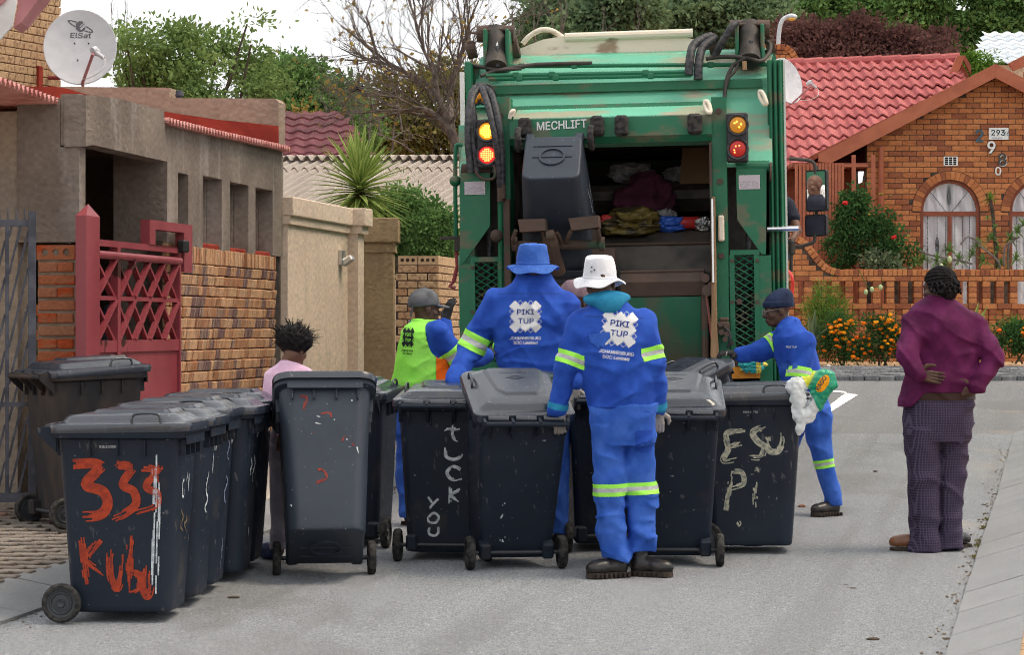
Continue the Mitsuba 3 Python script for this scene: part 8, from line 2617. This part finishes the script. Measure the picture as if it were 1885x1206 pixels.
tape(pt_, tr, P(1022, 860, d), P(1022, 920, d), .32, .56, .12)
hm, F, L = head_mesh(P(981, 490, d), (0.1, 1, -.1), 1.0, -0.1, P(981, 525, d))
part(pr, 'body', cat(torso_body([J] + TP, aL + aR), hm), 'skin_dark', smooth=True)
part(pr, 'glove', hand_mesh(P(837, 708, d - .27), (0.05, -0.2, -1), (0.1, 1, 0), 1, 0.9), 'glove_grey', smooth=True)
part(pr, 'glove', hand_mesh(P(1057, 712, d - .17), (0, -0.2, -1), (0, 1, 0), -1, 0.9), 'glove_grey', smooth=True)
bucket_hat(pr, P(981, 487, d), 0.102, 0.135, 0.062, 0.035, 'hat_blue', 8, tilt=0.06)
boot(pr, ground_at(968, d + .1), 0.1); boot(pr, ground_at(1024, d - .05), -0.1)
part(pr, 'sock', cyl(ground_at(1024, d - .05) + [0, .05, .1], ground_at(1024, d - .05) + [0, .05, .2], .05), 'hat_white')

# ---- the man in the mauve cap between them
d = 16.7
pr = thing('person', 'man in mauve cap, mostly hidden between the two men in bucket hats', 'person')
J = stack([(570, 1038, 1074, .08), (585, 1018, 1094, .11), (605, 1004, 1108, .13), (680, 1010, 1100, .15), (745, 1010, 1100, .15)], d)
aL = limb(d, (1010, 610, 0, .075), (1000, 690, -.02, .065), (1005, 740, .15, .05))
aR = limb(d, (1100, 610, 0, .075), (1082, 690, -.12, .065), (1085, 740, .1, .05))
jk = garment([J], aL + aR, amp=0.010, seed=32, k=0.045, h=0.014)
pj = part(pr, 'jacket', jk, 'work_blue', smooth=True)
tape(pj, jk, P(1070, 660, d), P(1070, 710, d), .4, .75, .3)
TP = [stack([(740, 1010, 1098, .14), (800, 1012, 1096, .13)], d), stack([(780, 1012, 1054, .11), (880, 1016, 1054, .09), (955, 1020, 1052, .08)], d), stack([(780, 1056, 1096, .11), (880, 1058, 1094, .09), (955, 1060, 1090, .08)], d)]
tr = garment(TP, [], amp=0.012, seed=33, k=0.012, h=0.016)
part(pr, 'trousers', tr, 'work_blue_pale', smooth=True)
hm, F, L = head_mesh(P(1057, 556, d), (0.35, 1, -.1), 1.0, -0.2, P(1057, 590, d))
part(pr, 'body', cat(torso_body([J] + TP, aL + aR), hm, hand_mesh(P(1005, 742, d + .15), (0, .6, -.8), (0, .5, .5), 1, .6, h=.006), hand_mesh(P(1085, 742, d + .1), (0, .6, -.8), (0, .5, .5), -1, .6, h=.006)), 'skin_dark', smooth=True)


def cap(parent, c, fwd, bsdf, s=1.0, pitch=0.0, seed=1, strap=False):
    F = frame(fwd) @ rx(pitch)
    L = lambda x, y, z: np.asarray(c) + F @ (np.array([x, y, z]) * s)

    def fn(p):
        q = (p - np.asarray(c)) @ F / s
        d_ = sd_ell(p, L(0, -0.012, 0.035), np.array([0.088, 0.108, 0.096]) * s, F) + folds(p, seed, 0.004)
        shell = np.maximum(d_, -(q[:, 2] - 0.012 - 0.15 * np.minimum(q[:, 1], 0)) * s)
        arc = np.linalg.norm(q[:, :2] * [1, 1], axis=1)
        bill = np.maximum(np.abs(q[:, 2] - (0.022 - 0.9 * q[:, 0]**2 * 3 - 0.18 * np.maximum(q[:, 1] - .08, 0))) - 0.005, sd_ell(np.column_stack([q[:, 0], q[:, 1], 0 * q[:, 0]]), (0, 0.10, 0), (0.078, 0.075, 1.0)))
        return np.minimum(shell, bill * s)
    k = part(parent, 'cap', solid(fn, np.asarray(c) - 0.24 * s, np.asarray(c) + 0.24 * s, 0.006), bsdf, smooth=True)
    part(k, 'button', xf(trimesh.creation.icosphere(2, 0.010), None, L(0, -0.012, 0.131)), bsdf)
    if strap: part(k, 'strap', tube([L(.03, -.11, .0), L(.034, -.118, -.03), L(.03, -.118, -.07)], 0.008, 6), bsdf)
    return k


cap(pr, P(1056, 553, d), (0.35, 1, -.1), 'cap_mauve', 1.06, -0.15, 4)
boot(pr, ground_at(1034, d), 0.0); boot(pr, ground_at(1076, d), 0.0)

# ---- the man in the lime vest
d = 17.1
pr = thing('person', 'man in lime green vest and grey cap reaching up to the truck side', 'person')
J = stack([(592, 762, 800, .09), (600, 752, 810, .14), (611, 744, 818, .18), (640, 738, 823, .19), (680, 731, 826, .19), (714, 724, 829, .19)], d)
aR = limb(d, (806, 612, -.16, .078), (846, 662, -.10, .066), (893, 655, .05, .052))
aL = limb(d, (800, 606, .18, .072), (822, 638, .30, .058), (820, 596, .34, .046))
base = garment([J], aR + aL, amp=0.010, seed=41, k=0.04)
pj = part(pr, 'jacket', base, 'work_blue', smooth=True)
tape(pj, base, aR[0][0], aR[0][1], .55, .95, 0.12)
J2 = J.copy(); J2[:, 3] *= 1.03; J2[:, 4] *= 1.03
sh = aR[0][0]
vst = garment([J2], [], amp=0.008, seed=43, pad=0.012, cut=lambda p: np.maximum(0.115 - np.linalg.norm((p - (sh + [.03, 0, 0.0])) * [1, .8, .62], axis=1), 0.11 - np.linalg.norm((p - (aL[0][0] + [.03, 0, 0])) * [1, .8, .7], axis=1)))
vs = part(pr, 'vest', vst, 'vest_lime', smooth=True)
back_print(vs, vst, 753, 621, d, 0.135, 'print_dark', 'vest_lime', rot=-0.06, sx=0.62)
op_ = tm(vst.vertices, vst.faces)
op_ = op_.slice_plane(P(804, 0, d), (1, 0, 0)).slice_plane(P(0, 656, d), (0, 0, -1)).slice_plane(P(0, 707, d), (0, 0, 1))
op_.vertices = np.array(op_.vertices) + (np.array(op_.vertices) - np.array([P(776, 0, d)[0], d, 0])) * [0.025, 0.025, 0]
part(vs, 'orange_panel', op_, 'vest_orange', smooth=True)
TP = [stack([(705, 727, 800, .16), (760, 727, 798, .16), (800, 728, 795, .15)], d), stack([(780, 728, 764, .11), (870, 732, 764, .09), (952, 736, 764, .08)], d), stack([(780, 762, 796, .11), (870, 762, 794, .09), (952, 764, 792, .08)], d)]
part(pr, 'trousers', garment(TP, [], amp=0.012, seed=45, k=0.012, h=0.014), 'work_blue_pale', smooth=True)
hc = P(783, 569, d)
hm, F, L = head_mesh(hc, (0.9, 0.45, -.02), 1.0, 0.0, P(777, 600, d))
part(pr, 'body', cat(torso_body([J] + TP, aR + aL), hm), 'skin_dark', smooth=True)
cap(pr, hc + [0, 0, .012], (0.9, 0.45, -.02), 'cap_grey', 1.03, 0.0, 6, True)
part(pr, 'collar', garment([], [], [(P(774, 595, d), (0.085, 0.08, 0.035))], amp=0.005, h=0.009), 'work_blue', smooth=True)
part(pr, 'glove', hand_mesh(P(897, 652, d + .06), (1, .2, .15), (-.1, .6, -.6), -1, 0.35), 'glove_black', smooth=True)
part(pr, 'glove', hand_mesh(P(820, 592, d + .34), (.25, .1, 1), (.6, .6, -.1), -1, 0.35, 1.05), 'glove_black', smooth=True)
boot(pr, ground_at(748, d), -0.8); boot(pr, ground_at(776, d), -0.8)

# ---- the man in the beanie
d = 17.85
pr = thing('person', 'man in navy beanie and glasses with blue overalls, reaching for the truck lever', 'person')
J = stack([(592, 1440, 1468, .09), (604, 1430, 1480, .14), (620, 1424, 1490, .19), (650, 1426, 1500, .20), (680, 1434, 1508, .20), (712, 1446, 1519, .19)], d)
aN = limb(d, (1478, 632, -.20, .085), (1472, 694, -.24, .072), (1462, 742, -.25, .055))
aF = limb(d, (1440, 628, .14, .08), (1398, 648, .10, .068), (1362, 652, .0, .052))
jk = garment([J], aN + aF, amp=0.012, seed=52, k=0.028)
pj = part(pr, 'jacket', jk, 'work_blue', smooth=True)
tape(pj, jk, aN[0][0], aN[0][1], .74, 1.05, 0.12)
tape(pj, jk, aF[0][0], aF[0][1], .30, .62, 0.12)
part(pj, 'collar', garment([], [], [(P(1452, 598, d), (0.085, 0.11, 0.06)), (P(1440, 612, d - .06), (0.05, 0.06, 0.06))], amp=0.006, h=0.009), 'work_blue', smooth=True)
part(pj, 'breast_print', project(jk, flat_text('PIKITUP', 0.012), 1450, 640, d, off=.006), 'print_white', smooth=True)
part(pj, 'pocket_flap', project(jk, flat_poly(sg.Polygon([(-.05, .012), (.05, .02), (.05, -.015), (0, -.03), (-.05, -.022)])), 1446, 672, d, off=.008), 'work_blue_pale', smooth=True)
TP = [stack([(704, 1448, 1519, .17), (740, 1460, 1523, .17), (775, 1472, 1526, .15)], d), stack([(750, 1474, 1525, .12, -.06), (800, 1484, 1527, .115, -.06), (850, 1496, 1532, .10, -.06), (900, 1512, 1544, .09, -.06), (928, 1519, 1548, .085, -.06)], d)]
lg2 = limb(d, (1473, 750, .12, .10), (1440, 840, .2, .085), (1418, 925, .22, .07))
tr = garment(TP, lg2, amp=0.012, seed=53, k=0.02)
pt_ = part(pr, 'trousers', tr, 'work_blue_pale', smooth=True)
tape(pt_, tr, P(1512, 820, d - .06), P(1522, 880, d - .06), .42, .68, .13)
hc = P(1431, 571, d)
hm, F, L = head_mesh(hc, (-1, -0.12, -.16), 1.0, 0.0, P(1446, 606, d))
part(pr, 'body', cat(torso_body([J] + TP, aN + aF + lg2), hm, hand_mesh(P(1461, 744, d - .25), (-.2, 0, -1), (0, 1, 0), 1, .5, h=.006)), 'skin_dark', smooth=True)
for sx in (-1, 1):
    part(pr, 'eye', xf(trimesh.creation.icosphere(2, 0.011), None, L(sx * .031, .079, -.001)), 'eye_white', smooth=True)
gl = part(pr, 'spectacles', cat([tube([L(sx * .03 + .021 * math.cos(t), .104, .001 + .017 * math.sin(t)) for t in np.linspace(0, 2 * np.pi, 17)], .0028, 5) for sx in (-1, 1)] + [tube([L(sx * .051, .102, .006), L(sx * .078, .09, .008), L(sx * .082, -.01, .008)], .0032, 5) for sx in (-1, 1)] + [tube([L(-.01, .106, .004), L(.01, .106, .004)], .0028, 5)]), 'spectacle')
def bn(p):
    q = (p - hc) @ F
    e = sd_ell(p, L(0, -.016, .046), (0.087, 0.106, 0.092), F)
    e = smin(e, sd_ell(p, L(0, -.060, .105), (0.05, 0.06, 0.045), F), 0.04) + folds(p, 9, 0.006)
    rim = np.maximum(sd_ell(p, L(0, -.014, .04), (0.096, 0.116, 0.10), F), np.abs(q[:, 2] - .040 + .25 * q[:, 1] * 0 - 0.12 * q[:, 1]) - 0.021)
    e = np.maximum(e, (.022 + 0.12 * q[:, 1]) - q[:, 2])
    return np.minimum(e, rim)
part(pr, 'beanie', solid(bn, hc - .24, hc + .26, .006), 'hat_navy', smooth=True)
part(pr, 'glove', hand_mesh(P(1360, 651, d), (-1, -.05, .05), (.05, .3, -1), -1, 0.75, 1.05), 'glove_black', smooth=True)
part(pr, 'lever', tube([P(1329, 655, d - .02), P(1338, 653, d - .04), P(1338, 648, d - .04)], .008, 6), 'chrome')
boot(pr, ground_at(1544, d - .1) + [0, .05, 0], math.radians(125), 0.95); boot(pr, ground_at(1425, d + .22), math.radians(80), .95)

# ---- the person in the maroon shirt
d = 15.55
pr = thing('person', 'person in maroon shirt and checked trousers standing with hands on hips', 'person')
J = stack([(548, 1710, 1748, .075), (560, 1696, 1764, .095), (574, 1682, 1784, .125), (590, 1672, 1795, .15), (620, 1670, 1799, .165), (660, 1674, 1800, .165), (700, 1666, 1796, .175), (725, 1660, 1788, .175), (752, 1654, 1786, .175)], d)
aL = limb(d, (1683, 600, -.02, .076), (1669, 654, -.18, .062), (1690, 690, -.23, .046))
aR = limb(d, (1790, 598, -.02, .076), (1831, 658, -.10, .058), (1796, 716, -.17, .044))
x0_, x1_ = P(1653, 0, d)[0], P(1790, 0, d)[0]
def hemcut(p):
    t = np.clip(((p[:, 0] - x0_) / (x1_ - x0_) - .10) / .25, 0, 1)
    z = EYE - ((749 - 26 * smooth01(t)) - CY) * d / FOCAL
    return np.where((p[:, 1] > d - .25), z - p[:, 2], -1)
smooth01 = lambda t: t * t * (3 - 2 * t)
jk = garment([J], aL + aR, amp=0.016, seed=63, k=0.018, cut=hemcut)
pj = part(pr, 'shirt', jk, 'shirt_maroon', smooth=True)
part(pj, 'collar', garment([], [], [(P(1730, 556, d), (0.095, 0.085, 0.03))], amp=0.004, h=0.009), 'shirt_maroon', smooth=True)
TP = [stack([(716, 1668, 1784, .155), (745, 1665, 1786, .165), (780, 1665, 1786, .165), (812, 1667, 1783, .15)], d), stack([(790, 1666, 1727, .14), (850, 1669, 1727, .12), (920, 1676, 1725, .105), (975, 1681, 1724, .10), (1000, 1676, 1727, .10), (1013, 1674, 1728, .105)], d, -.02), stack([(790, 1725, 1784, .14), (850, 1727, 1780, .12), (920, 1728, 1774, .105), (975, 1727, 1768, .10), (1000, 1725, 1770, .10), (1008, 1725, 1771, .105)], d, .04)]
tr = garment(TP, [], amp=0.013, seed=65, k=0.012)
pt_ = part(pr, 'trousers', tr, 'plaid', smooth=True)
part(pr, 'belt', band(tr, P(1726, 700, d), P(1726, 760, d), .38, .60, .5, .008), 'belt_leather', smooth=True)
hc = P(1727, 530, d)
hm, F, L = head_mesh(hc, (-0.72, 0.7, -.1), 0.98, -0.05, P(1731, 562, d))
hl = hand_mesh(P(1688, 689, d - .225), (0.95, .12, -.18), (0, -1, .1), 1, 0.35, 1.0, spread=.3)
hr = hand_mesh(P(1793, 718, d - .165), (-.9, .3, -.1), (0, -1, .1), -1, 0.5, 1.0)
part(pr, 'body', cat(torso_body([J] + TP, aL + aR), hm, hl, hr), 'skin_dark', smooth=True)
def hairf(p):
    e = sd_ell(p, L(0, -.026, .040), (0.090, 0.108, 0.094), F)
    e = smin(e, sd_ell(p, L(0, -.075, -.02), (0.07, 0.05, 0.07), F), .04)
    q = (p - hc) @ F
    e = e - 0.006 * np.cos(np.arctan2(q[:, 0], q[:, 2] - .04) * 22)
    return np.maximum(e, np.where(q[:, 1] > .03, .035 - q[:, 2] + .6 * (q[:, 1] - .03), -1))
pk = part(pr, 'hair', solid(hairf, hc - .2, hc + .2, .006), 'hair_black', smooth=True)
r = np.random.default_rng(66)
st = []
for i in range(46):
    a_ = r.uniform(-1.9, 1.9)
    p0 = L(.086 * math.sin(a_), -.03 - .095 * math.cos(a_), r.uniform(-.02, .05))
    st.append(tube(smooth_path([p0, p0 + F @ [.012 * math.sin(a_), -.018, -.025], p0 + F @ [.018 * math.sin(a_), -.016 + r.normal(0, .012), r.uniform(-.05, -.025)]], 3), [.0075] * 6 + [.004], 5))
part(pk, 'braids', cat(st), 'hair_black', smooth=True, stuff=True)
boot(pr, ground_at(1712, d - .02) + [0.0, .02, 0], math.radians(82), 0.98, 'shoe_tan', 'boot_sole', .05, 'shoe', .04, True)
boot(pr, ground_at(1748, d + .10) + [0.0, -.02, 0], math.radians(-35), 0.98, 'boot_leather', 'boot_sole', .05, 'shoe', .04, True)

# ---- the girl pulling a bin
d = 15.05
pr = thing('person', 'girl in pink top and grey joggers pulling the tipped wheelie bin', 'person')
J = stack([(664, 518, 545, .06), (674, 505, 557, .075), (688, 495, 568, .095), (720, 498, 566, .10), (770, 506, 564, .10), (785, 506, 564, .105)], d)
aL = limb(d, (502, 694, 0, .05), (497, 745, -.02, .042), (520, 800, -.2, .034))
aR = limb(d, (562, 694, 0, .05), (572, 745, -.05, .042), (575, 800, -.2, .034))
jk = garment([J], aL + aR, amp=0.007, seed=72, k=0.035, h=.009)
part(pr, 'top', jk, 'top_pink', smooth=True)
TP = [stack([(778, 503, 566, .11), (810, 497, 568, .115), (840, 499, 566, .10)], d), stack([(820, 496, 534, .10), (880, 497, 530, .08), (950, 499, 525, .065), (1008, 501, 524, .055)], d), stack([(820, 532, 568, .10), (880, 540, 572, .08), (950, 552, 580, .065), (1010, 562, 586, .055)], d, -.1)]
part(pr, 'joggers', garment(TP, [], amp=0.009, seed=73, k=0.015, h=.010), 'joggers_grey', smooth=True)
hc = P(543, 643, d)
hm, F, L = head_mesh(hc, (0.55, 0.8, -.25), 0.86, -0.1, P(531, 672, d))
ank = [(TP[1][0, 1], TP[1][0, 2]), (TP[2][0, 1], TP[2][0, 2])]
feet = [tube([(x_, y_, EYE - (1000 - CY) * d / FOCAL), (x_, y_, float(gz(d)) + .05)], .036, 10) for x_, y_ in ank]
part(pr, 'body', cat([torso_body([J] + TP, aL + aR), hm, hand_mesh(P(520, 802, d - .21), (0, -.6, -.8), (0, -.5, .5), 1, .7, .85, h=.005), hand_mesh(P(575, 802, d - .21), (0, -.6, -.8), (0, -.5, .5), -1, .7, .85, h=.005)] + feet), 'skin_brown', smooth=True)
def hairg(p):
    e = sd_ell(p, L(0, -.03, .06), np.array([0.112, 0.118, 0.092]), F)
    q = (p - hc) @ F
    e = e - 0.02 * (meshkit.fbm(p * 38, 3, 5) - .45)
    return np.maximum(e, np.where(q[:, 1] > .03, .02 - q[:, 2] + .5 * (q[:, 1] - .03), -.03 - q[:, 2]))
pk = part(pr, 'hair', solid(hairg, hc - .24, hc + .24, .006), 'hair_black', smooth=True)
r = np.random.default_rng(74)
st = []
for i in range(520):
    u_ = r.normal(0, 1, 3); u_ /= np.linalg.norm(u_)
    if u_[2] < -.25 or (u_[1] > .3 and u_[2] < .25): continue
    p0 = L(*(np.array([0, -.03, .06]) + u_ * [.112, .118, .092]))
    o_ = F @ (u_ + r.normal(0, .5, 3))
    st.append(tube([p0, p0 + o_ * r.uniform(.010, .022), p0 + o_ * r.uniform(.022, .04) + r.normal(0, .008, 3)], [.0035, .003, .0015], 3))
part(pk, 'frizz', cat(st), 'hair_black', stuff=True)
for px_, yw, dd in ((508, .5, .0), (574, -.9, -.1)):
    g = ground_at(px_, d + dd)
    def sl(p, g=g, R=rz(yw)):
        e = sd_ell(p, g + R @ np.array([0, .09, .045]), np.array([.062, .14, .055]), R)
        return np.maximum(e + 0.02 * (meshkit.fbm(p * 60, 2, 8) - .5), g[2] + .004 - p[:, 2])
    part(pr, 'slipper', solid(sl, g - [.2, .1, .02], g + [.2, .3, .14], .007), 'slipper_navy', smooth=True)

# ---- the driver, elbow out of the cab window
pr = thing('person', 'truck driver in a dark shirt with one arm out of the cab window', 'person')
DY = 26.2
J = stack([(352, 1408, 1436, .08), (364, 1396, 1452, .12), (380, 1390, 1456, .14), (430, 1394, 1452, .16), (480, 1394, 1452, .16)], DY)
a1 = limb(DY, (1450, 378, -.05, .075), (1460, 400, -.12, .068))
a2 = limb(DY, (1460, 400, -.12, .05), (1468, 424, -.2, .042), (1459, 440, -.3, .034))
jk = garment([J], a1, amp=0.006, seed=82, h=.014)
part(pr, 'shirt', jk, 'dark_shirt', smooth=True)
hm, F, L = head_mesh(P(1424, 334, DY), (0.1, 1, 0), 1.0, 0.0, P(1424, 362, DY))
part(pr, 'body', cat(torso_body([J], a1), garment([], a2, amp=0, h=.008, k=.02), hm, hand_mesh(P(1459, 440, DY - .3), (-.3, -.5, -.7), (-.5, .3, .2), 1, .6)), 'skin_brown', smooth=True)
# ------------------------------------------------------------------ small things
# plastic sack on the lid of the chalked bin
mat('film_white', lambda p, n, uv: mix((0.62, 0.66, 0.66), (0.74, 0.77, 0.77), noise(p.x * 30, p.y * 30, p.z * 30)), 0.25, 0.6)
mat('film_green', lambda p, n, uv: mix((0.01, 0.30, 0.16), (0.66, 0.66, 0.03), smoothstep(0.66, 0.70, noise((p.x * 0.9 - p.z * 0.45) * 15 + 0.4, 3.0, 1.0))), 0.25, 0.6)
d = 15.2
bg = thing('plastic_sack', 'white and green plastic sack draped over the front of the ESU bin', 'plastic bag')
def sack(p):
    q = (p - [0, d, 0]) * [1, 1.6, 1] + [0, d, 0]
    e = sd_cone(q, P(1462, 708, d), P(1476, 762, d), 0.046, 0.044)
    e = smin(e, sd_cone(q, P(1476, 762, d), P(1470, 800, d), 0.044, 0.012), 0.03)
    e = smin(e, sd_cone(q, P(1466, 712, d), P(1512, 696, d - .03), 0.03, 0.032), 0.05)
    e = smin(e, sd_cone(q, P(1519, 704, d - .03), P(1490, 768, d), 0.070, 0.026), 0.03)
    n1 = meshkit.noise(q * [17, 14, 11], 3); n2 = meshkit.noise(q * 33, 4)
    return e + 0.026 * (np.abs(2 * n1 - 1) - .4) + 0.014 * (np.abs(2 * n2 - 1) - .4)
sm = solid(sack, P(1440, 830, d) - [0, .3, 0], P(1545, 660, d) + [0, .3, 0], .008)
part(bg, 'film', sm, 'film_white', smooth=True)
gp = sm.slice_plane(P(1490, 722, d), np.array([0.84, 0, 0.42]))
nn = np.array(sm.vertex_normals)
from scipy.spatial import cKDTree
ix = cKDTree(sm.vertices).query(gp.vertices)[1]
part(bg, 'printed_side', tm(np.array(gp.vertices) + nn[ix] * .003, gp.faces), 'film_green', smooth=True, label='green and yellow printed side')
lbm = project(sm, flat_poly(sa.scale(sg.Point(0, 0).buffer(1, 16), .06, .032)), 1512, 706, d, off=.010, rot=1.0)
part(bg, 'badge', lbm, 'marigold', smooth=True, uv=np.tile((1.0, 0), (len(lbm.vertices), 1)))
lbm = project(sm, flat_text('RAGO', .026), 1512, 707, d, off=.013, rot=1.0)
part(bg, 'lettering', lbm, 'plate_ink', smooth=True)
lbm = project(sm, flat_text('TASTIEST', .016), 1490, 740, d, off=.011, rot=1.05)
part(bg, 'lettering', lbm, 'plate_ink', smooth=True)
# litter and grit on the road
for i, (px, py, lb, sz, bs) in enumerate(((1476, 935, 'small orange brick chip on the road beside the ESU bin', .03, 'shoe_tan'), (1611, 870, 'small dark stone on the road left of the person in maroon', .02, 'bark_brown'), (1571, 1085, 'small dark leaf on the road in front of the person in maroon', .018, 'bark_brown'), (1607, 1180, 'dry twig on the road at lower right', .03, 'bark_brown'), (645, 862, 'white paper shred on the road beside the tipped bin', .02, 'white_paint'), (430, 1103, 'flattened dark leaf on the road near the row of bins', .03, 'bark_brown'), (1790, 1115, 'white paper scrap against the right kerb', .025, 'white_paint'), (1556, 1078, 'tiny dark leaf on the road, left of the other leaf', .014, 'bark_brown'))):
    c = GP(px, py)
    m = trimesh.creation.icosphere(2, 1.0)
    m.vertices = m.vertices * (0.6 + 0.8 * meshkit.noise(m.vertices * 2.3 + i, i)[:, None]) * [sz, sz * .8, sz * (.5 if i < 2 else .2)] + c + [0, 0, sz * .3]
    whole('litter' if 'leaf' not in lb and 'stone' not in lb and 'twig' not in lb else lb.split()[1 if 'twig' in lb else 2] if lb.split()[2] in ('leaf', 'stone') or 'twig' in lb else 'litter', m, bs, lb, 'litter')
# grit and weeds in the joint of the right kerb
r = np.random.default_rng(92)
gr, ug = [], []
for i in range(230):
    y_ = r.uniform(11.3, 24)
    x_ = float(XR(y_)) - abs(r.normal(0, .05)) + .008
    sz = r.uniform(.003, .013)
    m = xf(trimesh.creation.icosphere(0, sz), rz(r.random() * 6) @ np.diag([1, .8, .6]), (x_, y_, float(gz(y_)) + .008))
    gr.append(m)
for i in range(300):
    y_ = r.uniform(11.3, 20)
    x_ = float(XL(y_)) + abs(r.normal(0, .06)) - .005
    gr.append(xf(trimesh.creation.icosphere(0, r.uniform(.003, .011)), np.diag([1, .8, .6]), (x_, y_, float(gz(y_)) + .008)))
whole('grit', cat(gr), 'joint_sand', 'fine grit and chips lying along the kerb edges', 'grit', kind='stuff')
V_, F_, U_ = [], [], []
for px, py in ((1812, 975), (1806, 1000), (1803, 1010), (1815, 960), (1800, 1030)):
    c = GP(px, py); c[0] = float(XR(c[1])) - .01
    pts = c + r.normal(0, .03, (90, 3)) * [.4, 1.4, .0] + [0, 0, .006]
    v, f = leaves(pts, np.tile([0, 0, 1.0], (90, 1)), .022, r, 5)
    F_.append(f + sum(len(q) for q in V_)); V_.append(v); U_.append(np.repeat(r.random((90, 2)), 4, axis=0))
whole('weeds', tm(np.vstack(V_), np.vstack(F_)), 'leaf_olive', 'tufts of weeds growing in the joint of the right kerb', 'weeds', kind='stuff', uv=np.vstack(U_))
